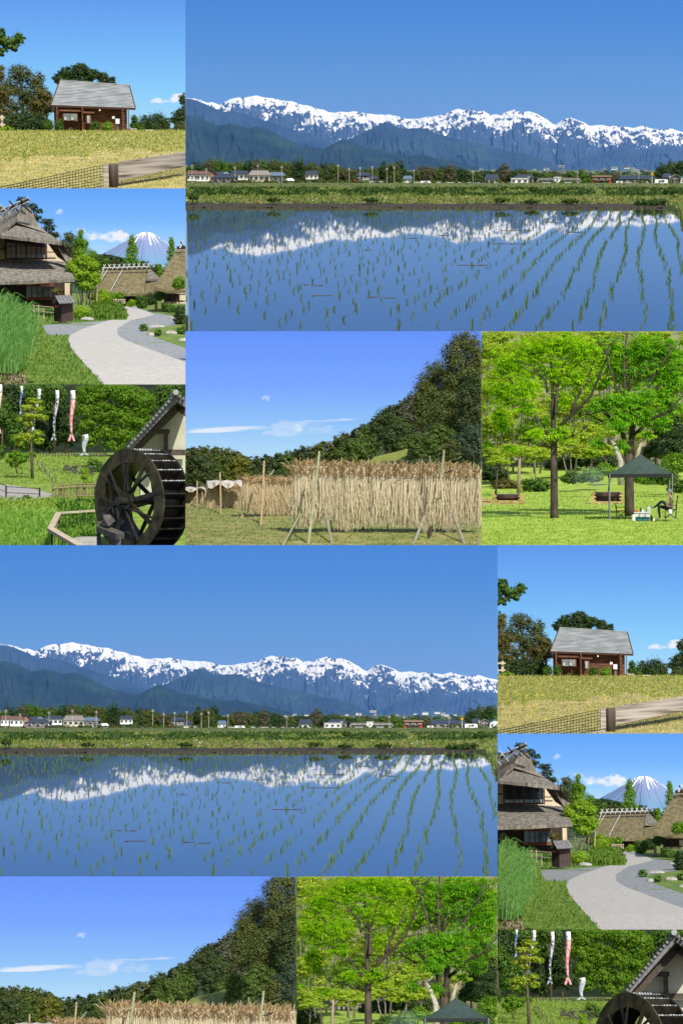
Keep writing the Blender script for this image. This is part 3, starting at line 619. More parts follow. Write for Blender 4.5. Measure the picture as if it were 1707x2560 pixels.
    house('long beige flat roofed building', 1340, 1442, 457, 446, 444, W_CRM, R_GRY, 7.25, 0, 7, True)
    house('white cube house standing before the long beige building', 1378, 1396, 456.5, 442.5, 441, WHITE, WHITE, 7.2, 0, 1, True)
    h = house('dark brown restaurant like building with red corner pillars', 1471, 1520, 456, 441.5, 437.5, W_BLK, mat('roof_tan', (.25, .16, .11)), 7.2, 0, 3, True)
    for x in (1471, 1511): MB().zbox(x, x + 6, 446, 456, 7.17, 4).build('pillar', mat('red_pillar', (.5, .06, .03)), h)
    MB().zbox(1470, 1516, 447, 449, 7.165, 6).build('canopy', mat('roof_tan', (.25, .16, .11)), h)
    house('long dark roofed building behind the gravel heap', 1540, 1630, 456, 446, 439, W_BLK, R_BLU, 7.4, 0, 5)
    house('dark roofed house under the tall trees at right', 1643, 1664, 452, 442, 434, W_GRY, R_BLU, 7.35, 0, 2)
    house('grey gabled house right of the white trailer', 1662, 1688, 453, 443, 435.5, W_GRY, R_GRY, 7.3, 1, 2)
    house('house with teal gable roof at the right edge', 1686, 1716, 453, 444, 435.5, WHITE, mat('roof_teal', (.06, .2, .22)), 7.28, 1, 2)
    def block(name, label, cat, x0, x1, y0, y1, m, d=7.08, dep=8): return tag(MB().zbox(x0, x1, y0, y1, d, dep).build(name, m), label, cat)
    def longwall(label, x0, x1, y0, y1):
        t = thing('garden_wall', label, 'wall', at((x0 + x1) / 2, y1, 7.05)); MB().zbox(x0, x1, y0, y1, 7.05, 2).build('panel', WHITE, t); MB().zbox(x0 - .5, x1 + .5, y0 - .8, y0, 7.047, 3).build('coping', WHITE, t)
        x = x0
        while x < x1: MB().zbox(x, x + 1, y0 + .3, y1, 7.046, 2.6).build('pier', WHITE, t); x += 12
    longwall('long low white wall left of the steep black roof', 1020, 1240, 455, 457.5); longwall('low pale wall before the beige building', 1330, 1445, 454.6, 457.5); longwall('short pink grey wall by the dark houses', 926, 959, 452.5, 456.5)
    block('storage_shed', 'small red storage shed beside the dark house', 'shed', 888, 895, 448.5, 455.5, mat('red_shed', (.45, .03, .03)))
    def vehicle(name, label, cat, x0, x1, y0, y1, cabx=None, d=7.02):
        t = thing(name, label, cat, at((x0 + x1) / 2, y1, d)); w = x1 - x0; h = y1 - y0; r = h * .16
        prof = [(x0, y1 - r), (x0, y0 + h * .12), (x0 + w * .04, y0), (x1 - w * .06, y0), (x1, y0 + h * .2), (x1, y1 - r)] if cat != 'car' else [(x0, y1 - r), (x0, y0 + h * .5), (x0 + w * .2, y0 + h * .4), (x0 + w * .32, y0), (x0 + w * .75, y0), (x0 + w * .9, y0 + h * .42), (x1, y0 + h * .5), (x1, y1 - r)]
        MB().prism([at(a, b, d) for a, b in prof], (0, u(max(5, w * .3), d), 0)).build('body', WHITE, t)
        MB().zbox(x0 + w * .32, x0 + w * .44, y0 + h * .2, y0 + h * .48, d - .002, 1).build('window', GLASS, t); MB().zbox(x0 + w * .5, x0 + w * .72, y0 + h * .15, y0 + h * .42, d - .002, 1).build('window', GLASS, t)
        for q in (.2, .8):
            c = at(x0 + w * q, y1 - r, d - .003); MB().tube([c, c + Vector((0, u(1.5, d), 0))], u(r * 1.1, d), 10).build('wheel', mat('tyre', (.02, .02, .02)), t)
    vehicle('trailer', 'large white box trailer on the right by the yellow sign', 'trailer', 1624, 1656, 446.5, 460); vehicle('car', 'white car parked before the long dark building', 'car', 1585, 1597, 452.5, 458); vehicle('car', 'white car right of another white car by the gravel heap', 'car', 1597, 1609, 452, 458); vehicle('van', 'small white van left of the white hut', 'van', 701, 709, 448, 456.5); vehicle('container', 'white box trailer by the low white wall', 'trailer', 1052, 1076, 450.8, 457.5); vehicle('van', 'white van left of the gravel heap', 'van', 1530, 1546, 451, 457.5); vehicle('trailer', 'low white trailer at the far right', 'trailer', 1670, 1692, 452.5, 457)
    gp = MB()
    for i in range(26):
        q = random.random(); gp.blob(at(1565 + (q - .5) * 44 * random.random() ** .3, 460 - 9 * random.random() * (1 - abs(q - .5) * 1.6), 7.0), u(7, 7), u(6, 7), u(3.6, 7), 8, jit=.2)
    tag(gp.build('gravel_heap', mat('grey_gravel', (.16, .14, .12), (.3, .27, .24), 1.5), smooth=True), 'grey brown gravel heap in front of the village', 'gravel heap')
    PC = mat('concrete_pole', (.42, .40, .37), (.5, .48, .45), 2)
    for x, top, l in ((472, 412, 'leftmost utility pole at the village edge'), (488, 411, 'second utility pole before the brown roofed white houses'), (523, 420, 'utility pole between the brown and navy roofs'), (594, 415, 'utility pole left of the beige house'), (651, 411, 'utility pole rising behind the grey roof'), (710, 413, 'utility pole by the white hut'), (849, 410, 'tall lone pole left of the dark house'), (876, 419, 'pole left of the red shed'), (903, 416, 'pole in front of the black hipped roof'), (933, 414, 'pole over the black roofed wing'), (969, 418, 'pole left of the twin crowned tree'), (987, 415, 'street lamp pole under the twin crowned tree'), (1035, 422, 'pole right of the pale blue grey roof'), (1180, 426, 'pole behind the long white wall'), (1317, 438, 'short white pole beside the white modern house'), (1436, 426, 'pole right of the beige building'), (1585, 428, 'pole behind the gravel heap'), (1660, 437, 'pole right of the white trailer')):
        t = thing('utility_pole', l, 'pole', at(x, 458, 7.0)); MB().zt([(x, 458.5, 7.0), (x, top, 7.0)], [.6, .4], 7).build('pole', PC, t)
        for k in (2, 5): MB().zbox(x - 3.2, x + 3.2, top + k, top + k + .8, 6.99, .8).build('crossarm', PC, t)
    t = thing('road_sign', 'round yellow road sign on a white pole', 'sign', at(1617, 459, 6.98)); MB().zt([(1617, 459, 6.98), (1617, 431, 6.98)], .7, 7).build('pole', WHITE, t)
    c = at(1617, 434.5, 6.975); MB().tube([c, c + Vector((0, u(.8, 7), 0))], u(3.2, 7), 14).build('disc', mat('sign_yellow', (.75, .42, .02)), t)
    c = at(1617, 434.5, 6.972); MB().tube([c, c + Vector((0, u(.4, 7), 0))], u(1.2, 7), 8).build('symbol', mat('sign_black', (.05, .04, .02)), t)
    for i, (x, y, w, h) in enumerate(((1395, 415, 16, 3), (1355, 421, 5, 5), (1363, 422, 6, 3), (1400, 422, 7, 2.5), (1525, 420, 15, 4.5), (1555, 418, 14, 4), (1570, 422, 10, 4), (1500, 421, 8, 2.5), (1578, 425, 12, 3), (1455, 423, 7, 2.5), (1200, 424, 10, 3), (1176, 426, 7, 2.5), (1470, 430, 6, 3), (1230, 424, 12, 3), (1330, 424, 8, 2.5), (1600, 423, 8, 3))):
        t = thing('distant_building', 'tiny pale building in the far town at the mountain foot', 'building', at(x, y + 2, 9.4), 'far town buildings')
        MB().zbox(x - w / 2, x + w / 2, y - h / 2, y + h / 2 + 1.5, 9.4, 4).build('wall', WHITE if i % 3 else W_CRM, t); MB().zbox(x - w / 2 - .4, x + w / 2 + .4, y - h / 2 - .7, y - h / 2, 9.395, 5).build('roof', R_GRY if i % 2 else WHITE, t)
    # trees of the village belt
    OL = leafmat('belt_olive', (.05, .075, .015), (.09, .125, .025), (.14, .17, .04), .3); DK = leafmat('belt_dark', (.018, .05, .016), (.035, .08, .024), (.055, .11, .03), .25); GR = leafmat('belt_green', (.05, .11, .012), (.09, .18, .022), (.15, .25, .035), .35); BR = leafmat('belt_brown', (.07, .072, .035), (.11, .11, .055), (.15, .14, .07), .25)
    def bt(x, top, w, m, l, d=7.7, grp=None, base=456):
        h = base - top
        tree('belt_tree', l, [(x, top + h * .28, w * .42, h * .27), (x - w * .22, top + h * .5, w * .34, h * .28), (x + w * .24, top + h * .5, w * .34, h * .3), (x, top + h * .72, w * .5, h * .26)], d, [(x, base + 2), (x, top + h * .4)], max(.6, w * .03), int(420 + w * 20), 3.0, m, 'tree', grp, per=14, clump=.34)
    bt(751, 392, 40, DK, 'fan shaped dark green tree above the village left of centre', 7.8)
    bt(960, 400, 24, DK, 'left dark crown of the twin crowned tree group', 7.55); bt(1002, 397, 30, DK, 'right dark crown of the twin crowned tree group', 7.55); bt(981, 404, 46, OL, 'olive tree between the two dark crowns', 7.5)
    bt(1256, 405, 32, BR, 'tall thin brownish tree behind the steep black roof', 7.6); bt(528, 392, 34, BR, 'tall bare brownish tree on the left of the village', 7.7); bt(1641, 404, 34, DK, 'dark tree left of the tall pair at right', 7.5); bt(1684, 398, 26, DK, 'tallest dark tree at the right end of the village', 7.5); bt(1443, 421, 22, GR, 'bright green round tree above the beige building', 7.6); bt(1420, 425, 22, GR, 'bright green low tree left of the round one', 7.6)
    rr = random.Random(4)
    prof = [(464, 425), (500, 405), (560, 398), (600, 402), (640, 398), (700, 400), (760, 405), (800, 408), (860, 415), (900, 424), (950, 418), (1030, 425), (1060, 418), (1110, 415), (1150, 420), (1180, 430), (1230, 428), (1290, 420), (1330, 430), (1400, 434), (1480, 436), (1560, 436), (1620, 430), (1660, 405), (1720, 402)]
    px, py = zip(*prof); x = 455.0
    while x < 1730:
        w = rr.uniform(26, 46); top = float(np.interp(x, px, py)) + rr.uniform(-7, 3); k = rr.random()
        m, l = ((OL, 'olive green tree in the belt behind the village') if k < .45 else (GR, 'fresh green tree in the belt behind the village') if k < .7 else (DK, 'dark green tree in the belt behind the village') if k < .88 else (BR, 'brownish tree in the belt behind the village'))
        bt(x, top, w, m, l, rr.uniform(7.5, 8.2), 'trees behind the village'); x += w * .42
    x = 470.0
    while x < 1720:
        if not (480 < x < 530 or 545 < x < 590 or 1010 < x < 1030 or 1265 < x < 1335 or 1620 < x < 1660 or 1470 < x < 1520):
            k = rr.random(); shrub('garden_bush', 'small garden bush among the village houses', x, 457.5, rr.uniform(6, 13), rr.uniform(3, 8), 6.98 + rr.random() * .1, 130, 2.6, (DK, GR, OL)[int(k * 3)], group='village garden bushes')
        x += rr.uniform(10, 22)
    # far wooded plain beyond the village
    far = []
    for i in range(150): far.append(bl(rr.uniform(1120, 1720), rr.uniform(428, 438), rr.uniform(6, 14), rr.uniform(2, 5), rr.uniform(8.6, 9.2)))
    V, Q = leaves(far, 4200, u(3, 8.8), 14, .5); stuff(npmesh('far_woodland', V, Q, leafmat('far_wood', (.02, .045, .03), (.035, .065, .04), (.05, .08, .05), .1)), 'hazy far woodland on the plain beyond the village', 'woodland')
    return W

# ================================================================== set 3: thatched farmhouses along a gravel path, snow-capped cone behind
def set_minka():
    global W
    W = Set(232, 766, 0, 470, 3.372)
    sky([(0, rgb(196, 226, 250)), (.25, rgb(160, 210, 255)), (.55, rgb(124, 186, 254)), (1, rgb(98, 164, 250))], 3.6, (-250, 1800, -120, 1100), 640, 0,
        [(900, 425, 210, 62, 150, (1, 1, 1.3), .95, .0), (1000, 385, 105, 40, 110, (1, 1, 1.2), .95, -.35), (515, 225, 52, 36, 60, (1, 1, 1.1), .6, 0), (700, 375, 60, 25, 60, (1, 1, 1), .5, 0)])
    # the cone: pale blue of haze-lit air mixed into its rock colour
    HAZED_CONE = bpy.data.materials.new('volcano'); HAZED_CONE.use_nodes = True; n = HAZED_CONE.node_tree; L = n.links.new; p = n.nodes['Principled BSDF']; p.inputs['Roughness'].default_value = .9
    tc = n.nodes.new('ShaderNodeTexCoord'); g = n.nodes.new('ShaderNodeAttribute'); g.attribute_name = 'below_crest'; g2 = n.nodes.new('ShaderNodeAttribute'); g2.attribute_name = 'gully'
    def mth(op, q, w):
        k = n.nodes.new('ShaderNodeMath'); k.operation = op
        for i, v in enumerate((q, w)):
            if isinstance(v, (int, float)): k.inputs[i].default_value = v
            else: L(v, k.inputs[i])
        return k.outputs[0]
    v = mth('SUBTRACT', mth('ADD', mth('MULTIPLY', g2.outputs['Fac'], 140), -6), g.outputs['Fac'])
    k = n.nodes.new('ShaderNodeMapRange'); k.inputs[1].default_value = 20; k.inputs[2].default_value = 34; L(v, k.inputs[0])
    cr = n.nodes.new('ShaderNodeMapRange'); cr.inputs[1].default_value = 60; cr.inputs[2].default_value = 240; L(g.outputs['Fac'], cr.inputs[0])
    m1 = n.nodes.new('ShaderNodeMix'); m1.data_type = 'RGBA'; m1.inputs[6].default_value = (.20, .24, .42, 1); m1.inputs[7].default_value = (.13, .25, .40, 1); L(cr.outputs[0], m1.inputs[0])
    m2 = n.nodes.new('ShaderNodeMix'); m2.data_type = 'RGBA'; m2.inputs[7].default_value = (.85, .85, .87, 1); L(k.outputs[0], m2.inputs[0]); L(m1.outputs[2], m2.inputs[6]); L(m2.outputs[2], p.inputs['Base Color'])
    prof = [(780, 615), (860, 570), (940, 525), (1020, 482), (1080, 452), (1120, 428), (1160, 402), (1200, 386), (1230, 384), (1262, 388), (1290, 395), (1330, 420), (1380, 455), (1440, 495), (1520, 540), (1620, 590)]
    P = np.array(prof); nu, nv = 260, 40; xs = np.linspace(780, 1620, nu); r = np.interp(xs, P[:, 0], P[:, 1]); v_ = np.linspace(0, 1, nv); X, Vv = np.meshgrid(xs, v_)
    fan = 1235 + (X - 1235)            # gullies fan out from the summit
    row = r + (660 - r) * Vv; ang = (X - 1235) / (row - 330)
    gul = np.clip((fbm(ang * 16 + 20, Vv * .8, 4, 31) - .5) * 2.4 + .5, 0, 1)
    V = atn(X, row, 3.45 - .10 * Vv - .005 * (gul - .5) + .05 * np.abs(X - 1235) / 400).reshape(-1, 3); i = np.arange(nv - 1)[:, None] * nu + np.arange(nu - 1)[None]
    o = npmesh('volcano', V, np.stack([i, i + nu, i + nu + 1, i + 1], -1).reshape(-1, 4), HAZED_CONE, leaf=False, smooth=True)
    a1 = o.data.attributes.new('below_crest', 'FLOAT', 'POINT'); a1.data.foreach_set('value', (row - 384).ravel().astype(np.float32)); a2 = o.data.attributes.new('gully', 'FLOAT', 'POINT'); a2.data.foreach_set('value', gul.ravel().astype(np.float32)); struct(o)
    # ground, paths
    rows = [(1740, 1.0), (1500, 1.12), (1300, 1.3), (1150, 1.55), (1050, 1.9), (1000, 2.2), (975, 2.5), (880, 3.0), (860, 3.3)]
    gm = mat('village_grass', (.08, .15, .022), (.20, .27, .05), .9, bump=.3, detail=8)
    g_, D = ground('grass_ground', -250, 1800, rows, gm, 60, 70, 3, 80)
    strip('gravel_yard', [(1000, 975, 1160), (1020, 1000, 1180), (1045, 1055, 1265), (1070, 1078, 1400), (1085, 1060, 1475), (1120, 880, 1480), (1153, 370, 1480), (1185, 380, 1250), (1236, 400, 1225), (1241, 582, 1260), (1270, 578, 1330), (1350, 600, 1560), (1470, 700, 1660), (1590, 830, 1660), (1740, 930, 1660)], D, .012, mat('grey_gravel_yard', (.19, .205, .215), (.34, .35, .355), 4, bump=.4, detail=10))
    strip('gravel_path', [(1000, 985, 1150), (1020, 1005, 1165), (1045, 1060, 1250), (1070, 1082, 1295), (1085, 1062, 1240), (1120, 900, 1090), (1185, 700, 985), (1235, 600, 985), (1280, 580, 1050), (1350, 604, 1230), (1470, 704, 1560), (1520, 744, 1660), (1740, 934, 1660)], D, .026, mat('pale_gravel_path', (.36, .345, .315), (.54, .515, .475), 3.5, bump=.4, c3=(.46, .44, .405), detail=10, lo=.25, hi=.75))
    g1 = leafmat('minka_grass', (.08, .17, .018), (.15, .28, .03), (.26, .39, .06), .4)
    xl = lambda y: np.interp(y, [1150, 1235, 1241, 1270, 1350, 1470, 1590, 1740], [370, 400, 580, 575, 598, 698, 826, 925])
    blades('lawn_grass', (-120, 930, 1150, 1720), D, 14000, 22, g1, .14, .9, 'green grass verge left of the pale gravel path', keep=lambda x, y: x < xl(y) + 6 * np.sin(y))
    blades('verge_grass', (380, 1080, 1040, 1150), D, 3000, 14, g1, .2, .9, 'mown grass strip behind the path fork', keep=lambda x, y: (y < 1150 - np.maximum(0, x - 560) * .1) & (x < 1060))
    blades('straw_litter', (-60, 240, 1540, 1720), D, 900, 34, leafmat('dead_straw', (.2, .15, .09), (.35, .27, .18), (.5, .42, .3), .1), .12, 2.2, 'dead brown straw heap at the lower left corner', keep=lambda x, y: x < 240 - (1720 - y) * .1)
    # tall reeds on the left
    reed = leafmat('tall_reed', (.06, .17, .03), (.12, .27, .05), (.22, .38, .11), .4)
    V = []
    for i in range(3600):
        t = RNG.random(); y0 = 1130 + 420 * t ** .9; x0 = RNG.uniform(-110, 90 + 280 * RNG.random() * (1 - .55 * t)); d = float(D(y0)) * RNG.uniform(.98, 1.02); h = RNG.uniform(130, 330) * (1.05 - .55 * max(0, x0) / 380) * (1 - .25 * t)
        lx = RNG.normal() * .34 + .14; q = at(x0, y0, d); hh = u(h, d); w = u(3.4, d); ly = RNG.normal() * .12
        a = q + Vector((lx * hh * .22, ly * hh, hh * .6)); b = q + Vector((lx * hh * .75, ly * hh * 1.6, hh * (.93 - .25 * abs(lx))))
        c = b + Vector((lx * hh * .35 + (.06 * hh if lx > 0 else -.06 * hh), 0, -hh * .06 - abs(lx) * .18 * hh)); s = Vector((w, 0, 0))
        V += [q - s, q + s, a + s, a - s, a - s, a + s, b + s * .6, b - s * .6, b - s * .6, b + s * .6, c + s * .1, c - s * .1]
    stuff(npmesh('tall_reeds', V, np.arange(len(V)).reshape(-1, 4), reed), 'tall arching green reeds at the left edge', 'reeds')
    THAT = mat('thatch_grey', (.105, .093, .077), (.295, .268, .23), 2.2, stretch=(1.5, .6, .5), bump=.7, detail=9, c3=(.20, .18, .15), lo=.3, hi=.7)
    THATM = mat('thatch_mossy', (.10, .085, .04), (.25, .20, .12), 2.0, stretch=(1.4, .6, .6), bump=.7, detail=9, c3=(.18, .15, .07), lo=.3, hi=.7)
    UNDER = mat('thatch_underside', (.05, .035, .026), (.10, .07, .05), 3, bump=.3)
    CREAM = mat('cream_plaster', (.62, .52, .36), (.70, .60, .44), 2)
    BRNW = mat('brown_timber', (.10, .04, .022), (.16, .07, .04), 4)
    # roofing helper: curved thick thatch between an eave polyline and a top polyline
    def thatch(parent, eave, top, m, th=22, name='thatch_slope', seg=7, sag=0.0, tuft=0):
        nE = 26; mb = MB()
        def along(pl, a):
            L_ = len(pl) - 1; q = min(L_ - 1e-6, a * L_); i = int(q); f = q - i; return Vector(at(*pl[i])).lerp(Vector(at(*pl[i + 1])), f)
        G = []; rnd = random.Random(len(eave) * 7 + int(eave[0][0]))
        for j in range(seg + 1):
            b = j / seg; G.append([along(eave, i / nE).lerp(along(top, i / nE), b) + Vector((rnd.uniform(-1, 1) * .01, -math.sin(b * math.pi) * sag, rnd.uniform(-1, 1) * .018)) for i in range(nE + 1)])
        dth = Vector((0, u(4, eave[0][2]), -u(th, eave[0][2])))
        for j in range(seg):
            for i in range(nE): mb.face([G[j][i], G[j][i + 1], G[j + 1][i + 1], G[j + 1][i]])
        for i in range(nE): mb.face([G[0][i] + dth, G[0][i + 1] + dth, G[0][i + 1], G[0][i]], 0); mb.face([G[0][i] + dth, G[0][i + 1] + dth, G[-1][i + 1] + dth, G[-1][i] + dth], 1)
        for i in (0, nE):
            for j in range(seg): mb.face([G[j][i], G[j + 1][i], G[j + 1][i] + dth, G[j][i] + dth], 0)
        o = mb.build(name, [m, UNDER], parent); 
        k = 420; Vv = []                                         # loose reed ends over the surface
        for _ in range(k):
            a, b = rnd.random(), rnd.random() ** 1.5; i = min(nE - 1, int(a * nE)); j = min(seg - 1, int(b * seg)); q = G[j][i].lerp(G[j][i + 1], rnd.random()).lerp(G[j + 1][i], rnd.random())
            dn = (G[0][i] - G[-1][i]).normalized(); w = Vector((.014, 0, 0)); e = q + dn * rnd.uniform(.15, .4) + Vector((rnd.uniform(-.04, .04), -.05, .03))
            Vv += [q - w, q + w, e]
        npmesh('loose_reed', Vv, np.arange(len(Vv)).reshape(-1, 3), leafmat('reed_ends', (.12, .10, .07), (.22, .19, .14), (.33, .29, .23), .1) if m is THAT else leafmat('reed_ends_moss', (.12, .10, .05), (.22, .18, .09), (.30, .26, .14), .1), o)
        return o
    # --- large farmhouse on the left
    h = thing('thatched_farmhouse', 'large thatched farmhouse with two roof tiers on the left', 'house', at(250, 1000, 1.9))
    MB().zbox(-220, 605, 780, 1010, 1.93, 300).build('ground_floor_wall', DARKW, h)
    MB().prism([at(-220, 615, 1.92), at(560, 632, 1.92), at(500, 540, 1.92), at(415, 440, 1.92), at(60, 420, 1.92), at(-40, 480, 1.92), at(-220, 500, 1.92)], (0, u(200, 1.9), 0)).build('upper_wall', CREAM, h)
    w = MB().zbox(72, 418, 432, 612, 1.905, 12).build('window_band', BRNW, h)
    for i in range(8):
        a = 84 + i * 41; MB().zbox(a, a + 37, 452, 600, 1.902, 3).build('pane', GLASS, w)
        MB().zbox(a, a + 37, 572, 600, 1.9005, 2).build('paper_screen', mat('paper_screen', (.33, .37, .42)), w)
    for i in range(5): MB().zbox(76 + i * 82.5, 86 + i * 82.5, 440, 612, 1.897, 5).build('mullion', BRNW, w)
    MB().zbox(80, 415, 500, 504, 1.896, 3).build('transom', DARKW, w)
    for a, b, y in ((-120, 72, 522), (418, 500, 548)): MB().zbox(a, b, y, y + 8, 1.915, 6).build('wall_beam', DARKW, h)
    w = MB().zbox(236, 470, 805, 948, 1.92, 12).build('sliding_doors', BRNW, h)
    for i in range(5): MB().zbox(244 + i * 45, 282 + i * 45, 832, 922, 1.916, 3).build('pane', mat('door_pane', (.10, .12, .14), (.3, .33, .36), 1.0, rough=.1), w)
    MB().zbox(238, 470, 925, 945, 1.912, 6).build('sill', mat('red_timber', (.22, .07, .035)), w)
    MB().zbox(556, 608, 806, 908, 1.915, 8).build('cream_panel', CREAM, h)
    for x in (548, 606): MB().zbox(x, x + 9, 790, 1000, 1.912, 10).build('post', DARKW, h)
    MB().zbox(480, 556, 860, 905, 1.916, 6).build('lattice', BRNW, h)
    thatch(h, [(-220, 800, 1.80), (300, 788, 1.80), (640, 768, 1.82)], [(-220, 602, 1.90), (250, 612, 1.90), (560, 628, 1.90)], THAT, 26, 'skirt_roof')
    thatch(h, [(28, 412, 1.84), (280, 440, 1.83), (540, 470, 1.84)], [(150, 305, 1.92), (240, 318, 1.92), (352, 345, 1.92)], THAT, 26, 'hip_roof')
    thatch(h, [(-220, 660, 1.86), (-60, 560, 1.86), (36, 425, 1.85)], [(-220, 352, 1.98), (0, 278, 1.98), (232, 178, 1.93)], THAT, 24, 'left_slope')
    thatch(h, [(36, 425, 1.845), (90, 360, 1.86), (160, 300, 1.89)], [(0, 300, 1.97), (120, 240, 1.96), (236, 182, 1.925)], THAT, 20, 'gable_side')
    # right rake: thick thatch edge with shaded underside
    MB().prism([at(228, 178, 1.90), at(285, 192, 1.90), at(352, 338, 1.89), at(430, 400, 1.88), at(540, 468, 1.86), at(628, 604, 1.86), at(578, 640, 1.86), at(505, 520, 1.87), at(330, 352, 1.90), at(250, 250, 1.91), at(180, 310, 1.90), at(150, 306, 1.90)], (0, u(30, 1.9), 0)).build('rake', THAT, h)
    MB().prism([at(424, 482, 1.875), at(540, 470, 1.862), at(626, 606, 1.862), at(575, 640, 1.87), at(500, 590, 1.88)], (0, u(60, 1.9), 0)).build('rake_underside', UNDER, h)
    MB().prism([at(178, 312, 1.905), at(300, 325, 1.905), at(238, 250, 1.915)], (0, .4, 0)).build('gable_hollow', DARKW, h)
    MB().prism([at(190, 312, 1.899), at(272, 322, 1.899), at(226, 276, 1.902)], (0, .2, 0)).build('gable_lattice', mat('red_lattice', (.30, .09, .04), (.10, .04, .02), 6), h)
    RDK = mat('ridge_black', (.03, .028, .027)); RWH = mat('ridge_pale', (.48, .48, .47), (.6, .6, .58), 3)
    rp = bpy.data.objects.new('ridge', None); col.objects.link(rp); rp.parent = h
    for (a, b, r, m) in (((-220, 355, 1.96), (272, 128, 1.90), 12, RDK), ((-220, 368, 1.95), (272, 142, 1.89), 7, RWH), ((-220, 335, 1.97), (262, 112, 1.91), 6, RWH)): MB().zt([a, b], r, 7).build('ridge_pole', m, rp)
    for x, y in ((232, 148), (160, 182), (92, 214), (28, 244), (-40, 275)):
        MB().zt([(x - 44, y - 45, 1.90), (x + 28, y + 40, 1.91)], 6, 6).build('ridge_stick', RDK if x > 100 else RWH, rp); MB().zt([(x + 36, y - 42, 1.90), (x - 22, y + 46, 1.91)], 6, 6).build('ridge_stick', RWH, rp)
    MB().zt([(215, 160, 1.885), (300, 235, 1.885)], 9, 6).build('barge_pole', RDK, rp)
    for i in range(20):
        x = 172 + i * 13.2; m = MB(); m.zt([(x, 795, 1.87), (x + random.uniform(-2, 2), 812, 1.87), (x, 832 + random.uniform(-6, 4), 1.87)], [3, 6.5, 2.5], 6)
        tag(m.build('hanging_corn', mat('dried_corn', (.30, .10, .03), (.16, .05, .02), 5)), 'dried orange cob hanging under the large farmhouse eave', 'corn cob', 'dried cobs under the eave')
    # --- second farmhouse
    h2 = thing('thatched_farmhouse', 'long mossy thatched farmhouse in the middle distance', 'house', at(1080, 975, 2.35))
    MB().zbox(880, 1285, 850, 985, 2.38, 120).build('wall', DARKW, h2)
    thatch(h2, [(826, 872, 2.30), (1000, 893, 2.29), (1205, 893, 2.30)], [(862, 700, 2.42), (1050, 696, 2.42), (1236, 690, 2.42)], THATM, 20, 'front_slope')
    thatch(h2, [(1200, 893, 2.30), (1250, 885, 2.31), (1300, 868, 2.33)], [(1236, 775, 2.40), (1290, 775, 2.40), (1345, 772, 2.41)], THATM, 18, 'lower_right_slope')
    thatch(h2, [(1230, 770, 2.37), (1290, 776, 2.38), (1348, 770, 2.40)], [(1240, 690, 2.42), (1254, 685, 2.42), (1270, 690, 2.42)], THAT, 16, 'hip_slope')
    MB().zbox(1234, 1300, 778, 822, 2.39, 10).build('dark_window', BRNW, h2)
    rp = bpy.data.objects.new('ridge', None); col.objects.link(rp); rp.parent = h2
    MB().zt([(858, 694, 2.40), (1255, 682, 2.40)], 9, 7).build('ridge_pole', RDK, rp); MB().zt([(862, 680, 2.40), (1250, 668, 2.40)], 4, 6).build('ridge_pole', RWH, rp)
    for i in range(10):
        x = 884 + i * 40.5; y = 672 - i * 1.3
        MB().zt([(x - 16, y + 24, 2.395), (x + 12, y - 22, 2.395)], 3.4, 5).build('ridge_stick', RWH, rp); MB().zt([(x + 14, y + 18, 2.40), (x - 9, y - 20, 2.40)], 3, 5).build('ridge_stick', RWH, rp)
    MB().zt([(1030, 700, 2.39), (935, 870, 2.285)], 3, 5).build('roof_pole', RWH, h2); MB().zt([(905, 700, 2.39), (838, 812, 2.295)], 3, 5).build('roof_pole', RWH, h2)
    # --- right farmhouse
    h3 = thing('thatched_farmhouse', 'mossy thatched farmhouse cut off by the right edge', 'house', at(1500, 970, 2.0))
    MB().zbox(1378, 1700, 800, 975, 2.02, 200).build('wall', CREAM, h3)
    for x in (1376, 1436, 1496, 1556): MB().zbox(x, x + 9, 850, 975, 2.012, 6).build('post', DARKW, h3)
    for y in (894, 950): MB().zbox(1376, 1690, y, y + 9, 2.014, 5).build('beam', DARKW, h3)
    MB().zbox(1386, 1436, 903, 950, 2.015, 3).build('dark_panel', DARKW, h3); MB().zbox(1446, 1496, 903, 950, 2.015, 3).build('dark_panel', DARKW, h3)
    thatch(h3, [(1292, 842, 1.92), (1420, 862, 1.92), (1700, 868, 1.92)], [(1485, 522, 2.06), (1560, 505, 2.06), (1700, 500, 2.06)], THATM, 24, 'front_slope', sag=-.25)
    thatch(h3, [(1292, 842, 1.92), (1300, 830, 1.96), (1310, 822, 2.0)], [(1485, 522, 2.06), (1490, 520, 2.07), (1495, 520, 2.08)], THATM, 20, 'side_slope')
    MB().zt([(1484, 512, 2.04), (1700, 500, 2.04)], 13, 7).build('ridge_pole', RDK, h3)
    for x in (1530, 1590, 1650): MB().zt([(x - 20, 515, 2.03), (x + 14, 452, 2.03)], 6, 5).build('ridge_stick', RWH, h3); MB().zt([(x + 22, 520, 2.03), (x - 14, 462, 2.03)], 6, 5).build('ridge_stick', RDK, h3)
    # --- kiosk
    kx = thing('wooden_box', 'dark brown plank shed with small gabled roof beside the path', 'shed', at(545, 1128, 1.58))
    KW = mat('kiosk_plank', (.05, .03, .028), (.085, .055, .048), 5, bump=.2); d0 = 1.58
    cL, cM, cR = at(466, 1118, d0 + .006), at(528, 1130, d0), at(622, 1116, d0 + .010); up = Vector((0, 0, u(155, d0)))
    MB().prism([cL, cM, cR, cL + cR - cM], up).build('body', KW, kx)
    for i in range(6):
        a = cM.lerp(cR, (i + .06) / 6); b = cM.lerp(cR, (i + .94) / 6); MB().prism([a, b, b + up, a + up], (-.012, -.03, 0)).build('plank', KW, kx)
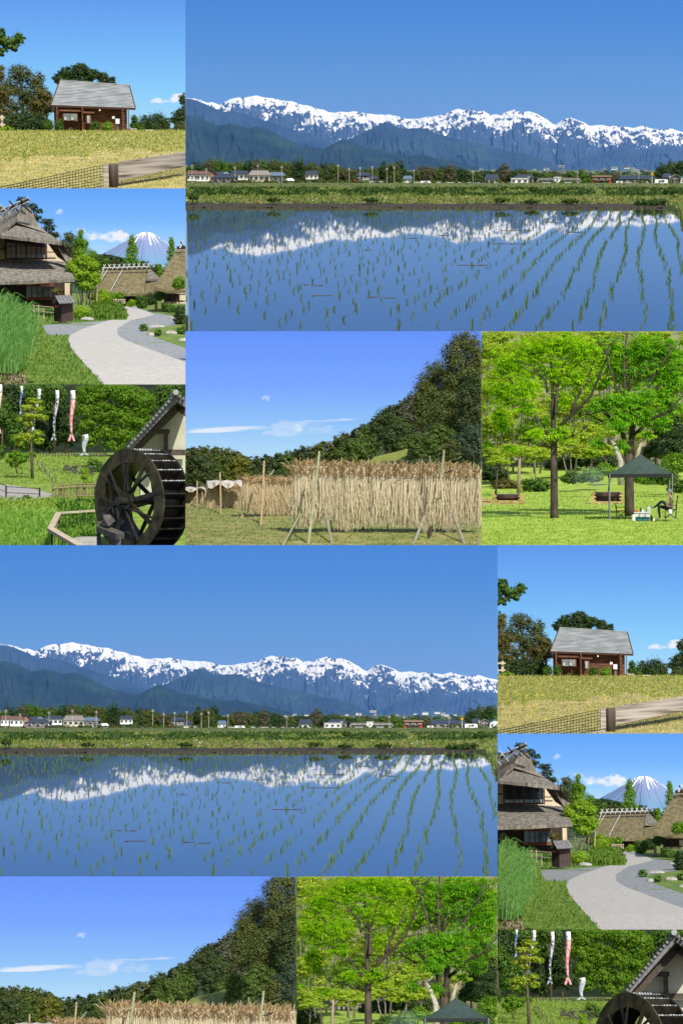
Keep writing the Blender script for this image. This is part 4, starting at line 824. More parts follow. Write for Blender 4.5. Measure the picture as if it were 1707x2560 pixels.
    for i in range(3):
        a = cL.lerp(cM, (i + .06) / 3); b = cL.lerp(cM, (i + .94) / 3); MB().prism([a, b, b + up, a + up], (-.03, -.012, 0)).build('plank', mat('kiosk_plank_shaded', (.03, .02, .018)), kx)  # left face planks coloured darker for the shade on that side
    KR = mat('kiosk_roof', (.13, .125, .13), (.22, .21, .22), 3, stretch=(1, 1, 3))
    e1, e2, t1, t2 = at(510, 978, d0 - .012), at(640, 968, d0 + .004), at(476, 915, d0 - .004), at(606, 906, d0 + .012)
    for i in range(5):
        a, b = i / 5, (i + .9) / 5; MB().prism([e1.lerp(e2, a), e1.lerp(e2, b), t1.lerp(t2, b), t1.lerp(t2, a)], (0, 0, u(5, d0))).build('roof_board', KR, kx)
    MB().prism([e1, e2, t2, t1], (0, 0, -u(3, d0))).build('roof_deck', DARKW, kx)
    MB().prism([at(452, 968, d0 + .002), t1, t2, at(580, 955, d0 + .02)], (0, 0, -u(4, d0))).build('rear_roof', KR, kx)
    MB().prism([cL + up, cM + up, at(490, 915, d0 + .002)], (0, .2, 0)).build('gable', KW, kx)
    MB().zbox(476, 512, 990, 1006, d0 - .006, 2).build('red_notice', mat('red_print', (.28, .02, .02), (.06, .02, .02), 9), kx)
    # fences, posts, stones
    BAM = mat('bamboo_pole', (.34, .28, .18), (.48, .42, .28), 3)
    f = thing('bamboo_fence', 'short bamboo fence left of the plank shed', 'fence', at(400, 1115, 1.62))
    for x, a, b in ((340, 985, 1090), (383, 1022, 1118), (300, 985, 1060)): MB().zt([(x, b, 1.62), (x, a, 1.62)], 5, 6).build('post', BAM, f)
    for y in (1000, 1045): MB().zt([(290, y - 8, 1.63), (470, y + 6, 1.61)], 4, 6).build('rail', BAM, f)
    f = thing('bamboo_support', 'tall bamboo support pole beside the bright tree', 'pole', at(815, 1030, 1.9)); MB().zt([(812, 1030, 1.9), (826, 830, 1.9)], 5, 6).build('pole', BAM, f); MB().zt([(818, 835, 1.9), (880, 690, 1.95)], 4, 6).build('brace', BAM, f)
    f = thing('bamboo_fence', 'low bamboo fence before the long farmhouse', 'fence', at(1010, 975, 2.2))
    for i in range(8): MB().zt([(958 + i * 13, 978, 2.2), (958 + i * 13, 935, 2.2)], 3.4, 5).build('post', BAM, f)
    for y in (944, 962): MB().zt([(950, y, 2.195), (1056, y, 2.195)], 3, 5).build('rail', BAM, f)
    LG = mat('log_post', (.20, .11, .065), (.30, .18, .11), 4)
    for x, a, b, l in ((1308, 975, 1042, 'left log post beside the right farmhouse hedge'), (1362, 968, 1042, 'right log post beside the right farmhouse hedge')): tag(MB().zt([(x, b, 1.95), (x, a, 1.95)], 12, 9).build('log_post', LG), l, 'post')
    STN = mat('grey_stone', (.30, .28, .25), (.48, .46, .42), 4, bump=.3)
    def stone(l, x, y, rx, ry, d, flat=1):
        m = MB(); m.blob(at(x, y, d), u(rx, d), u(rx * .8, d), u(ry, d), 12, jit=.10); tag(m.build('stone', STN, smooth=True), l, 'stone')
    stone('flat pale stone slab on the right of the path', 1312, 1170, 74, 20, 1.52); stone('rounded grey stone right of the path edge', 1268, 1238, 38, 24, 1.40); stone('dark low stone at the far right bank', 1430, 1222, 55, 22, 1.42); stone('low stones in the verge behind the shed', 735, 1105, 62, 20, 1.66); stone('small dark stone on the path verge', 852, 1085, 16, 24, 1.72); stone('stone in the dark bank at the right edge', 1540, 1290, 60, 30, 1.33); stone('flat stone under the right hedge', 1440, 1098, 30, 10, 1.72)
    # trees
    tree('pine_tree', 'dark pine rising behind the large farmhouse gable', [(300, 180, 55, 30), (350, 215, 50, 22), (330, 270, 60, 26), (420, 300, 75, 30), (440, 350, 70, 28), (390, 400, 80, 34), (470, 410, 60, 30), (230, 130, 60, 26)], 2.5, [(360, 960), (345, 500), (310, 190)], 14, 1300, 20, G_BLUE, per=16, clump=.5, slim=.25)
    tree('pine_tree', 'brownish green pine left of the bright tree', [(600, 430, 70, 50), (560, 500, 80, 60), (660, 520, 90, 70), (610, 590, 90, 60)], 2.6, [(600, 980), (600, 560)], 14, 1600, 18, G_OLIVE, per=16, clump=.45, slim=.3)
    tree('ginkgo_tree', 'light green spiky tree between pine and cloud', [(690, 400, 28, 40), (680, 470, 50, 50), (720, 480, 45, 55), (700, 560, 80, 60), (790, 570, 40, 55)], 2.5, [(700, 960), (695, 420)], 9, 1300, 17, G_BRIGHT, per=14, clump=.4, slim=.35)
    tree('maple_tree', 'bright green many stemmed tree beside the large farmhouse', [(700, 620, 85, 50), (620, 670, 60, 55), (780, 660, 75, 55), (690, 730, 110, 60), (800, 760, 65, 60), (730, 820, 85, 50), (620, 760, 55, 50)], 1.85, [(690, 985), (700, 880), (705, 760)], 9, 5600, 15, G_LIME, per=24, clump=.36, bark=BARKG)
    st = MB()
    for a, b in ((650, 640), (675, 660), (712, 745), (735, 790)): st.zt([(a + 20, 988, 1.85), ((a + b) / 2 + 10, 880, 1.85), (b, 740, 1.86)], [7, 5, 3], 6)
    st.build('side_stem', BARKG, W.objs[-1], True)
    def spire(l, x, top, base, w, d):
        bs = []; n_ = 9
        for i in range(n_):
            f = (i + .5) / n_; a = w * f * .62
            for s in (-1, 0, 1): bs.append((x + s * a * .75 + random.uniform(-6, 6), top + (base - top) * f - (12 if s == 0 else 0), max(9, w * .22), (base - top) / n_ * 1.1))
        tree('ginkgo_tree', l, bs, d, [(x, base + 60), (x, top + 20)], 6, 800, 17, G_BRIGHT, per=10, clump=.8, slim=.3, limbs=True)
    spire('pointed green tree in front of the snow capped cone', 1115, 430, 650, 105, 2.62); spire('pointed green tree at the right behind the mossy roof', 1440, 450, 720, 85, 2.45); spire('slim green tree behind the long farmhouse at right', 1340, 660, 760, 40, 2.6)
    for i, (x, y, rx, ry, m) in enumerate(((860, 640, 70, 60, G_MID), (930, 650, 60, 40, G_OLIVE), (1000, 620, 60, 40, G_DARK), (790, 640, 60, 60, G_OLIVE), (1290, 690, 80, 50, G_DARK), (1380, 720, 70, 50, G_MID), (900, 600, 80, 34, G_DARK), (1200, 660, 90, 40, G_DARK), (20, 210, 70, 34, G_MID))):
        tree('hill_tree', 'rounded tree on the low wooded hill behind the farmhouses', [(x, y, rx, ry), (x - rx * .4, y + ry * .5, rx * .6, ry * .6), (x + rx * .4, y + ry * .4, rx * .6, ry * .6)], 2.75 + .03 * (i % 4), [(x, y + 200), (x, y)], 5, 1100, 14, m, group='wooded hill behind the farmhouses')
    hm = MB(); prev = None
    for x in range(-200, 1801, 50):
        y = 600 + 35 * math.sin(x / 170) + (60 if x > 1200 else 0) - (80 if x < 500 else 0)
        if prev: hm.face([at(prev[0], 900, 2.95), at(x, 900, 2.95), at(x, y, 3.2), at(prev[0], prev[1], 3.2)])
        prev = (x, y)
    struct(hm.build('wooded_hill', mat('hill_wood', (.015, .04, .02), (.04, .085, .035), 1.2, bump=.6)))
    S_ = lambda l, x, y, rx, ry, d, n, m, lf=13: shrub('shrub', l, x, y, rx, ry, d, n, lf, m)
    S_('yellow green low hedge beside the plank shed', 690, 1100, 75, 55, 1.68, 1700, G_LIME); S_('yellow green shrub under the bright tree', 870, 1000, 75, 75, 1.95, 1700, G_LIME); S_('tall green shrub where the path bends', 1190, 1020, 50, 66, 2.1, 1300, G_MID); S_('round clipped shrub left of the farm entrance', 965, 945, 30, 34, 2.25, 500, G_BRIGHT); S_('round clipped shrub right of its twin by the farm entrance', 1015, 945, 30, 36, 2.25, 500, G_BRIGHT); S_('low yellowish shrub before the dark doorway', 1110, 1000, 45, 30, 2.15, 600, G_LIME)
    S_('dark shrub against the long farmhouse wall', 1270, 985, 50, 50, 2.2, 900, G_DARK); S_('dark hedge at the right edge of the path', 1530, 1185, 80, 105, 1.56, 2600, G_DARK, 15); S_('green plants under the right farmhouse', 1410, 1050, 60, 40, 1.85, 900, G_MID); S_('broad leaved plants at the right edge bank', 1530, 1240, 60, 42, 1.42, 700, G_MID, 20); S_('green shrub beside the right farmhouse wall', 1340, 950, 50, 50, 2.02, 900, G_MID); S_('bright shrub leaning before the mossy roof', 1500, 860, 60, 60, 1.9, 900, G_BRIGHT); S_('rusty leaved plant left of the plank shed', 490, 900, 55, 30, 1.7, 450, G_AUT); S_('green shrub inside the bamboo fence', 420, 1085, 45, 40, 1.68, 700, G_MID); S_('grass tuft beside the flat stone', 1205, 1205, 38, 32, 1.46, 420, G_MID); S_('leafy plant beside the rounded stone', 1320, 1240, 34, 28, 1.39, 300, G_MID, 18); S_('red tinged shrub under the bright tree', 780, 950, 40, 45, 1.98, 500, G_AUT)
    blades('mound_grass', (780, 1065, 1000, 1112), lambda y: np.interp(y, [1000, 1112], [1.9, 1.68]), 2600, 52, g1, .09, .9, 'long grass mound beside the path bend', keep=lambda x, y: x < 1010 + (y - 1000) * .5)
    return W

# ================================================================== set 4: water mill, carp streamers over a green park
def set_mill():
    global W
    W = Set(232, 1168, 0, 960, 3.372)
    rows = [(1900, 1.0), (1560, 1.06), (1400, 1.14), (1060, 1.28), (1040, 1.34), (985, 1.4), (900, 1.5), (850, 1.6), (640, 2.2), (600, 2.35), (575, 2.9)]
    gm = mat('park_lawn', (.11, .19, .02), (.27, .36, .05), 1.1, bump=.3, detail=8)
    g_, D = ground('park_lawn', -250, 1800, rows, gm, 60, 70, 8, 80)
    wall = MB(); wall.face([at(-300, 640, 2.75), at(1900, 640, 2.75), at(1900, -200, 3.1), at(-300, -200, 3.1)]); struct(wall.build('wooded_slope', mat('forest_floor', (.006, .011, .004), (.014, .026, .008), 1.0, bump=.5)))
    lawn = leafmat('lawn_blade', (.12, .22, .02), (.24, .36, .04), (.38, .48, .08), .35)
    blades('lawn_grass', (-120, 900, 600, 1050), D, 9000, 16, lawn, .22, 1.0, 'sunlit lawn grass on the park slope', keep=lambda x, y: ~((y > 850) & (x < 470)))
    reed = leafmat('iris_leaf', (.09, .22, .02), (.18, .36, .04), (.36, .52, .11), .45)
    V = []
    for i in range(2600):
        t = RNG.random(); y0 = 1130 + 330 * t; x0 = RNG.uniform(-100, 470); d = float(D(y0)); h = RNG.uniform(60, 130); lx = RNG.normal() * .45 + .15; q = at(x0, y0, d); hh = u(h, d); w = Vector((u(3.6, d), 0, 0)); ly = RNG.normal() * .2
        a = q + Vector((lx * hh * .25, ly * hh * .4, hh * .65)); b = q + Vector((lx * hh * .7, ly * hh, hh * (.95 - .3 * abs(lx)))); c = b + Vector((lx * hh * .4, 0, -hh * .18 * (1 + abs(lx))))
        V += [q - w, q + w, a + w, a - w, a - w, a + w, b + w * .7, b - w * .7, b - w * .7, b + w * .7, c + w * .1, c - w * .1]
    stuff(npmesh('iris_leaves', V, np.arange(len(V)).reshape(-1, 4), reed), 'dense bright arching iris leaves in the lower left corner', 'reeds')
    blades('bank_weeds', (-100, 470, 965, 1060), D, 1500, 30, lawn, .14, .9, 'weedy strip between the paved path and the iris bed')
    blades('ditch_grass', (500, 830, 1000, 1380), D, 2600, 60, reed, .08, .9, 'bright grass in the ditch behind the wheel railing')
    # forest
    for i, (x, y, rx, ry, m, d) in enumerate(((60, 120, 130, 170, G_DARK, 2.6), (250, 60, 140, 130, G_MID, 2.62), (430, 150, 120, 190, G_MID, 2.62), (560, 330, 120, 190, G_DARK, 2.6), (120, 400, 150, 150, G_MID, 2.55), (330, 430, 130, 130, G_DARK, 2.6), (40, 250, 90, 110, G_MID, 2.5), (470, 60, 90, 90, G_MID, 2.55), (1300, 300, 150, 200, G_DARK, 2.6), (1420, 90, 150, 120, G_MID, 2.6))):
        tree('forest_tree', 'dark tree in the wood behind the carp streamers', [(x, y, rx, ry), (x - rx * .5, y + ry * .4, rx * .6, ry * .6), (x + rx * .5, y + ry * .5, rx * .6, ry * .6), (x, y - ry * .5, rx * .7, ry * .5)], d, [(x, 620), (x, y)], 12, 2600, 22, m, group='dark trees of the park wood', per=20)
    tree('maple_tree', 'large bright green maple overhanging the park centre', [(760, 90, 130, 90), (900, 60, 150, 90), (1060, 90, 160, 110), (1200, 150, 120, 110), (720, 220, 110, 80), (860, 240, 150, 100), (1020, 260, 150, 100), (1180, 320, 120, 100), (740, 350, 100, 80), (880, 400, 140, 90), (1040, 420, 120, 90), (760, 470, 80, 60), (940, 510, 120, 60), (680, 120, 70, 60)], 2.3, [(980, 640), (980, 420), (960, 200)], 20, 15000, 17, leafmat('leaf_maple', (.07, .17, .01), (.15, .29, .02), (.28, .42, .035), .5), per=30, clump=.30)
    tree('young_tree', 'young yellow green tree standing on the lawn slope', [(300, 150, 75, 28), (240, 205, 70, 26), (340, 215, 60, 28), (290, 270, 100, 30), (210, 300, 60, 24), (370, 290, 50, 24), (270, 340, 60, 22), (320, 420, 60, 26), (220, 450, 90, 34), (330, 480, 60, 26), (180, 500, 50, 22)], 1.75, [(285, 800), (282, 620), (275, 400), (300, 180)], 14, 3800, 15, leafmat('leaf_young', (.20, .30, .02), (.34, .44, .04), (.5, .56, .08), .45), per=20, clump=.5)
    tree('young_tree', 'small round crowned tree left of the young yellow tree', [(150, 600, 70, 36), (110, 640, 50, 30), (190, 640, 60, 36), (270, 600, 60, 30), (130, 680, 45, 22)], 1.85, [(160, 755), (148, 690), (145, 620)], 8, 1500, 15, G_BRIGHT, per=18, clump=.45)
    tree('young_tree', 'small bright sapling by the stone mound', [(725, 730, 32, 26), (715, 780, 34, 26), (740, 820, 36, 20)], 1.6, [(725, 860), (725, 740)], 4, 500, 15, G_LIME, per=12, clump=.5)
    shrub('bush', 'bright bush at the left edge below the wood', 20, 640, 50, 75, 2.1, 900, 15, G_MID); shrub('bush', 'dark shrubs beside the footbridge end', 690, 1060, 90, 50, 1.36, 1100, 17, G_DARK); shrub('bush', 'green shrubs behind the wheel beside the stone mound', 800, 800, 80, 90, 1.9, 1700, 16, G_MID); shrub('bush', 'low weeds by the paved path', 235, 1010, 32, 42, 1.42, 500, 14, G_MID); shrub('bush', 'green shrub under the footbridge', 560, 1060, 70, 34, 1.34, 700, 16, G_MID)
    # stone mound
    mm = thing('stone_mound', 'dark stone retaining mound below the lawn', 'stone wall', at(640, 800, 1.85)); ST = mat('dark_stone', (.04, .042, .03), (.11, .105, .08), 4, bump=.4)
    for i in range(60):
        a = random.random(); x = 545 + 260 * a; y = 690 + random.random() * (30 + 90 * a); MB().blob(at(x, y, 1.9 - .1 * (y - 690) / 110), u(15, 1.9), u(14, 1.9), u(9, 1.9), 7, jit=.2).build('stone', ST, mm)
    # carp streamers
    wire = MB().zt([(-60, 2, 1.9), (220, 8, 1.9), (640, 30, 1.9), (900, -20, 1.95)], 1.2, 4); tag(wire.build('streamer_wire', mat('wire', (.05, .05, .05))), 'thin wire the carp streamers hang from', 'wire')
    def carp(l, x0, y0, x1, y1, w, ca, cb, body, d=1.9):
        t = thing('carp_streamer', l, 'streamer', at(x0, y0, d)); n_ = 14; mb = MB(); tail = MB()
        m = mat('carp_' + body, ca, cb, 5.5, stretch=(1, 1, .7), lo=.44, hi=.56, rough=.7); wh = mat('carp_white', (.70, .70, .68), rough=.7)
        pts = []; rad = []
        for i in range(n_ + 1):
            f = i / n_; pts.append((x0 + (x1 - x0) * f ** 1.3 + 5 * math.sin(f * 7), y0 + (y1 - y0) * .86 * f, d)); rad.append(w * (1.0 if f < .3 else 1 - .62 * (f - .3) / .7) * .5)
        mb.zt(pts[:4], rad[:4], 8, 0); mb.build('head', wh, t, True)
        b2 = MB().zt(pts[3:], rad[3:], 8).build('body', m, t, True)
        e = MB().tube([at(x0 - w * .2, y0 + (y1 - y0) * .10, d - .004), at(x0 - w * .2, y0 + (y1 - y0) * .10, d - .0055)], u(w * .14, d), 8).build('eye', mat('carp_eye', (.02, .02, .02)), t)
        bx, by = pts[-1][0], pts[-1][1]; tl = (y1 - y0) * .14
        tail.prism([at(bx - w * .2, by, d), at(bx + w * .2, by, d), at(bx + w * .75, by + tl, d), at(bx + w * .35, by + tl, d), at(bx + w * .02, by + tl * .45, d), at(bx - w * .4, by + tl * 1.05, d), at(bx - w * .75, by + tl, d)], (0, .08, 0)).build('tail', m, t)
        MB().zt([(x0, y0, d), (x0, y0 - 40 if y0 > 60 else 4, d)], 1, 4).build('cord', mat('wire', (.05, .05, .05)), t)
    carp('red and white carp streamer at the left edge', 24, 8, 6, 420, 34, (.66, .20, .12), (.72, .60, .55), 'red'); carp('dark blue carp streamer second from left', 198, 28, 192, 265, 22, (.04, .09, .3), (.4, .45, .55), 'blue'); carp('pale grey carp streamer partly behind the young tree', 345, 50, 292, 410, 30, (.35, .37, .42), (.62, .63, .66), 'grey', 1.95); carp('black and white carp streamer', 493, 62, 460, 478, 32, (.03, .035, .045), (.5, .53, .58), 'black'); carp('pink carp streamer with forked tail', 620, 62, 606, 482, 42, (.60, .17, .21), (.72, .46, .47), 'pink'); carp('grey striped carp streamer low over the fence', 722, 430, 712, 602, 52, (.32, .36, .42), (.55, .58, .62), 'slate', 2.05)
    # fences, path, bridge
    IRON = mat('iron', (.02, .02, .02), rough=.5); WD = mat('bridge_wood', (.16, .12, .07), (.27, .21, .13), 3, bump=.2); PW = mat('pale_rail_wood', (.42, .34, .24), (.55, .46, .34), 2, stretch=(1, 1, 3))
    strip('paved_path', [(850, -120, 90), (885, -120, 300), (930, -120, 455), (962, -120, 440), (985, -120, 60)], D, .03, mat('path_asphalt', (.30, .28, .26), (.40, .38, .35), 6))
    f = thing('path_railing', 'black iron railing along the paved path', 'railing', at(200, 985, 1.43))
    for x, a, b in ((70, 855, 988), (345, 872, 972)): MB().zt([(x, b, 1.43), (x, a, 1.43)], 7, 7).build('post', IRON, f)
    for a, b in ((862, 880), (912, 925)): MB().zt([(70, a, 1.43), (345, b, 1.43)], 3, 5).build('rail', IRON, f)
    MB().zt([(70, 858, 1.43), (-60, 800, 1.5)], 3, 5).build('rail', IRON, f); MB().zt([(70, 905, 1.43), (-60, 860, 1.5)], 3, 5).build('rail', IRON, f)
    f = thing('rope_fence', 'post and rope fence running up the lawn', 'fence', at(420, 830, 1.65)); PO = mat('fence_post', (.05, .04, .03))
    tops = [(330, 645, 2.1), (366, 655, 2.0), (392, 688, 1.9), (430, 735, 1.8), (449, 782, 1.72), (480, 780, 1.66)]
    for x, y, d in tops: MB().zt([(x, y + 60, d), (x, y, d)], 4.5, 5).build('post', PO, f)
    MB().zt([(x, y + 14, d - .003) for x, y, d in tops], 2.6, 5).build('rope', PW, f); MB().zt([(330, 660, 2.1), (410, 805, 1.75), (500, 830, 1.6)], 2.6, 5).build('rope', PW, f)
    f = thing('lattice_fence', 'low fence line along the foot of the wood', 'fence', at(700, 610, 2.3))
    for i in range(22): MB().zt([(350 + i * 26, 622, 2.3), (350 + i * 26, 575 + random.uniform(-6, 6), 2.3)], 3, 5).build('post', PO, f)
    for y in (590, 606): MB().zt([(340, y, 2.3), (900, y - 4, 2.3)], 2, 4).build('rail', BARKG, f)
    tag(MB().prism([at(214, 612, 2.25), at(230, 602, 2.25), at(262, 600, 2.25), at(278, 612, 2.25), at(270, 624, 2.25), at(222, 624, 2.25)], (0, .8, 0)).build('blue_cover', mat('blue_cover', (.04, .22, .6))), 'small bright blue covered object beyond the young trees', 'cover')
    b = thing('footbridge', 'rustic wooden footbridge with baluster railing', 'bridge', at(630, 985, 1.45))
    MB().prism([at(450, 980, 1.45), at(830, 962, 1.45), at(830, 972, 1.45), at(450, 992, 1.45)], (0, u(120, 1.45), 0)).build('deck', WD, b)
    for x in (456, 520, 655, 712, 805): MB().zt([(x, 985, 1.445), (x, 838, 1.445)], 10, 8).build('post', WD, b)
    for a, c in ((878, 862), (955, 940)): MB().zt([(450, a, 1.443), (655, a - 12, 1.443), (830, c, 1.443)], 7, 7).build('rail', WD, b)
    MB().zt([(520, 850, 1.46), (712, 838, 1.46), (830, 846, 1.46)], 6, 7).build('rail', WD, b)
    for i in range(14): MB().zt([(478 + i * 25, 955, 1.444), (478 + i * 25, 872, 1.444)], 5, 6).build('baluster', WD, b)
    MB().zt([(490, 945, 1.442), (512, 880, 1.442)], 4, 6).build('brace', WD, b)
    # handrail in front
    f = thing('deck_railing', 'pale wooden handrail on iron bars beside the wheel', 'railing', at(480, 1380, 1.08))
    def rail(p, q, hgt=20, wid=.55):
        a, c = at(*p), at(*q); s = (c - a).cross(Vector((0, 0, 1))).normalized() * wid; MB().prism([a - s, a + s, c + s, c - s], (0, 0, -u(hgt, 1.1))).build('handrail', PW, f)
    rail((436, 1205, 1.10), (500, 1078, 1.20), 20, .18); rail((500, 1076, 1.20), (830, 1055, 1.23), 16, .2); rail((438, 1208, 1.10), (760, 1400, 1.02), 26, .22)
    for x, y, d in ((445, 1225, 1.10), (505, 1090, 1.20)): MB().zt([(x, y + 190, d), (x, y, d)], 8, 6).build('post', DARKW, f)
    for i in range(9): MB().zt([(470 + i * 30, 1232 + i * 18 + 150, 1.09 - i * .008), (470 + i * 30, 1232 + i * 18, 1.09 - i * .008)], 2.6, 5).build('iron_bar', IRON, f)
    for i in range(10): MB().zt([(530 + i * 30, 1240, 1.21), (530 + i * 30, 1085, 1.21)], 2, 5).build('iron_bar', IRON, f)
    MB().zt([(520, 1105, 1.21), (830, 1085, 1.23)], 3, 5).build('lower_rail', IRON, f)
    tag(MB().prism([at(620, 1300, 1.12), at(830, 1290, 1.12), at(830, 1275, 1.16), at(640, 1285, 1.16)], (0, 0, -1.0)).build('stone_curb', mat('curb', (.35, .33, .29), (.45, .43, .38), 4)), 'pale stone curb of the mill race behind the wheel', 'curb')
    # --- mill house
    h = thing('mill_house', 'white plastered mill house with dark timbers and tiled gable roof', 'house', at(1450, 1400, 1.35))
    PL = mat('mill_plaster', (.45, .44, .33), (.52, .51, .40), 1.5); TB = mat('mill_timber', (.055, .043, .034), (.10, .08, .062), 4, bump=.2); TL = mat('roof_tile_grey', (.12, .12, .125), (.2, .2, .2), 4, rough=.5)
    MB().prism([at(1180, 1500, 1.36), at(1760, 1500, 1.36), at(1760, 420, 1.36), at(1500, 170, 1.36), at(1180, 520, 1.36)], (0, 3, 0)).build('plaster_wall', PL, h)
    for a in ((1130, 1760, 553, 602), (1270, 1425, 382, 420)): MB().zbox(*a, 1.352, 20).build('beam', TB, h)
    for a in ((1374, 1412, 400, 553), (1362, 1388, 602, 1500)): MB().zbox(*a, 1.3535, 18).build('post', TB, h)
    MB().prism([at(1492, 160, 1.33), at(1530, 205, 1.33), at(1165, 570, 1.33), at(1085, 545, 1.33)], (0, .5, 0)).build('barge_board', TB, h)
    MB().prism([at(1492, 160, 1.33), at(1472, 215, 1.33), at(1640, 330, 1.33), at(1680, 290, 1.33)], (0, .5, 0)).build('barge_board', TB, h)
    MB().prism([at(1470, 95, 1.31), at(1500, 130, 1.31), at(1110, 548, 1.31), at(1078, 530, 1.31)], (0, 6, 0)).build('roof_slope', TL, h)
    MB().prism([at(1470, 95, 1.31), at(1486, 150, 1.31), at(1700, 290, 1.31), at(1700, 210, 1.31)], (0, 6, 0)).build('roof_slope', TL, h)
    for i in range(16):
        f_ = i / 15; x = 1470 - 385 * f_; y = 92 + 432 * f_; p = at(x, y, 1.305); MB().tube([p, p + Vector((0, 5, 0))], u(13, 1.3), 8).build('edge_tile', TL, h)
    for i in range(8):
        f_ = i / 7; p = at(1485 + 200 * f_, 88 + 120 * f_, 1.305); MB().tube([p, p + Vector((0, 5, 0))], u(13, 1.3), 8).build('edge_tile', TL, h)
    p = at(1478, 72, 1.30); MB().tube([p, p + Vector((0, 6, 0))], u(24, 1.3), 10).build('ridge_tile', mat('ridge_tile', (.4, .4, .38), (.28, .28, .27), 4), h)
    tag(MB().zbox(1330, 1800, 1080, 1600, 1.24, 20).build('race_wall', mat('race_stone', (.02, .02, .016), (.05, .048, .038), 3, bump=.4)), 'dark wet wall of the mill race behind the wheel', 'wall')
    # --- the wheel: a drum on a horizontal axle turned half away
    WW = mat('wet_wheel_wood_in_shade', (.007, .0065, .0045), (.028, .025, .016), 2.2, rough=.45, bump=.3, spec=.5); WM = mat('mossy_wheel_wood_in_shade', (.014, .014, .007), (.062, .055, .027), 1.6, rough=.5, bump=.3); FO = mat('water_foam', (.6, .62, .6), (.25, .26, .24), 8, rough=.2, spec=.6)  # wet and mossy wood, with the wheel's backlit shade in its dark colours
    d = 1.12; C = at(1078, 985, d); R = u(438, d); th = math.radians(50)
    ax = Vector((math.sin(th), math.cos(th), 0)); e1 = Vector((math.cos(th), -math.sin(th), 0)); e2 = Vector((0, 0, 1)); wd = u(285, d)
    wheel = thing('water_wheel', 'large wet wooden water wheel with shade painted in, on its axle', 'water wheel', C - Vector((0, 0, R)))
    def ring(off, t_, r0, r1, name, m, n_=48):
        mb = MB(); V_ = lambda r, a, o: C + (e1 * math.cos(a) + e2 * math.sin(a)) * r + ax * o
        for i in range(n_):
            a, b = 2 * math.pi * i / n_, 2 * math.pi * (i + 1) / n_
            for q in ([V_(r0, a, off), V_(r1, a, off), V_(r1, b, off), V_(r0, b, off)], [V_(r0, a, off + t_), V_(r0, b, off + t_), V_(r1, b, off + t_), V_(r1, a, off + t_)], [V_(r1, a, off), V_(r1, a, off + t_), V_(r1, b, off + t_), V_(r1, b, off)], [V_(r0, a, off), V_(r0, b, off), V_(r0, b, off + t_), V_(r0, a, off + t_)]): mb.face(q)
        return mb.build(name, m, wheel)
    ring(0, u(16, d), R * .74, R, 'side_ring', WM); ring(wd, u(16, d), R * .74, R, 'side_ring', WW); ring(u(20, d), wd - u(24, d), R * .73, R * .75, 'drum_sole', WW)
    for i in range(26):
        a = 2 * math.pi * i / 26 + .05; p0 = C + (e1 * math.cos(a) + e2 * math.sin(a)) * R * .76 + ax * u(14, d); p1 = C + (e1 * math.cos(a + .09) + e2 * math.sin(a + .09)) * R * .99 + ax * u(14, d); tv = (e1 * -math.sin(a) + e2 * math.cos(a)) * u(9, d); w_ = ax * (wd - u(14, d))
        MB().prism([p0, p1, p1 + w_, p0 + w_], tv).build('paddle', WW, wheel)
        if .2 < (a % 6.283) < 1.9:
            q0 = p1 + tv * 1.2; fo = MB()
            for j in range(9): fo.blob(q0 + w_ * (j + .5) / 9, u(14, d), u(10, d), u(random.uniform(2, 7), d), 7, jit=.35)
            fo.build('water_spill', FO, wheel, True)
    for o_ in (u(-4, d), wd + u(8, d)):
        for i in range(4):
            a = math.pi * i / 4 + .2; v = (e1 * math.cos(a) + e2 * math.sin(a)); s_ = (e1 * -math.sin(a) + e2 * math.cos(a)) * u(17, d)
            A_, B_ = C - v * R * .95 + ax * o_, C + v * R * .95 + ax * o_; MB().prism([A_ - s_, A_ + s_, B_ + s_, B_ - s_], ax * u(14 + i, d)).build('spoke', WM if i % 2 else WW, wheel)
    for i in range(4):       # paired braces crossing in front of the hub
        a = math.pi * i / 4 + .55; v = (e1 * math.cos(a) + e2 * math.sin(a)); s_ = (e1 * -math.sin(a) + e2 * math.cos(a)); A_, B_ = C - v * R * .8 + s_ * u(55, d) + ax * u(-14, d), C + v * R * .8 + s_ * u(55, d) + ax * u(-14, d)
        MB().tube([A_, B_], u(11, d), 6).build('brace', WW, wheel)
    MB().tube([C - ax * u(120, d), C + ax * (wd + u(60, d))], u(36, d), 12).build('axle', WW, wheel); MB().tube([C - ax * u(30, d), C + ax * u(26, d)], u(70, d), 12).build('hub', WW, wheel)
    s = thing('bearing_frame', 'grey timber bearing frame carrying the wheel axle', 'frame', at(1000, 1400, 1.06)); GB = mat('grey_beam', (.05, .045, .038), (.12, .11, .09), 3, bump=.2)
    MB().prism([at(812, 1195, 1.06), at(980, 1262, 1.03), at(1045, 1248, 1.04), at(880, 1180, 1.07)], (0, 0, -u(50, 1.05))).build('beam', GB, s)
    MB().prism([at(868, 1190, 1.055), at(915, 1195, 1.05), at(970, 1150, 1.06), at(930, 1100, 1.06), at(880, 1095, 1.06), at(866, 1110, 1.055)], (0, u(80, 1.05), 0)).build('bearing_block', GB, s)
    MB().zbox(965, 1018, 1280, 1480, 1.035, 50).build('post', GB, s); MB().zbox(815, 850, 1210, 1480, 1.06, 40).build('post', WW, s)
    MB().prism([at(805, 1160, 1.07), at(860, 1152, 1.07), at(860, 1172, 1.07), at(805, 1180, 1.07)], (0, .6, 0)).build('cross_beam', GB, s)
    return W

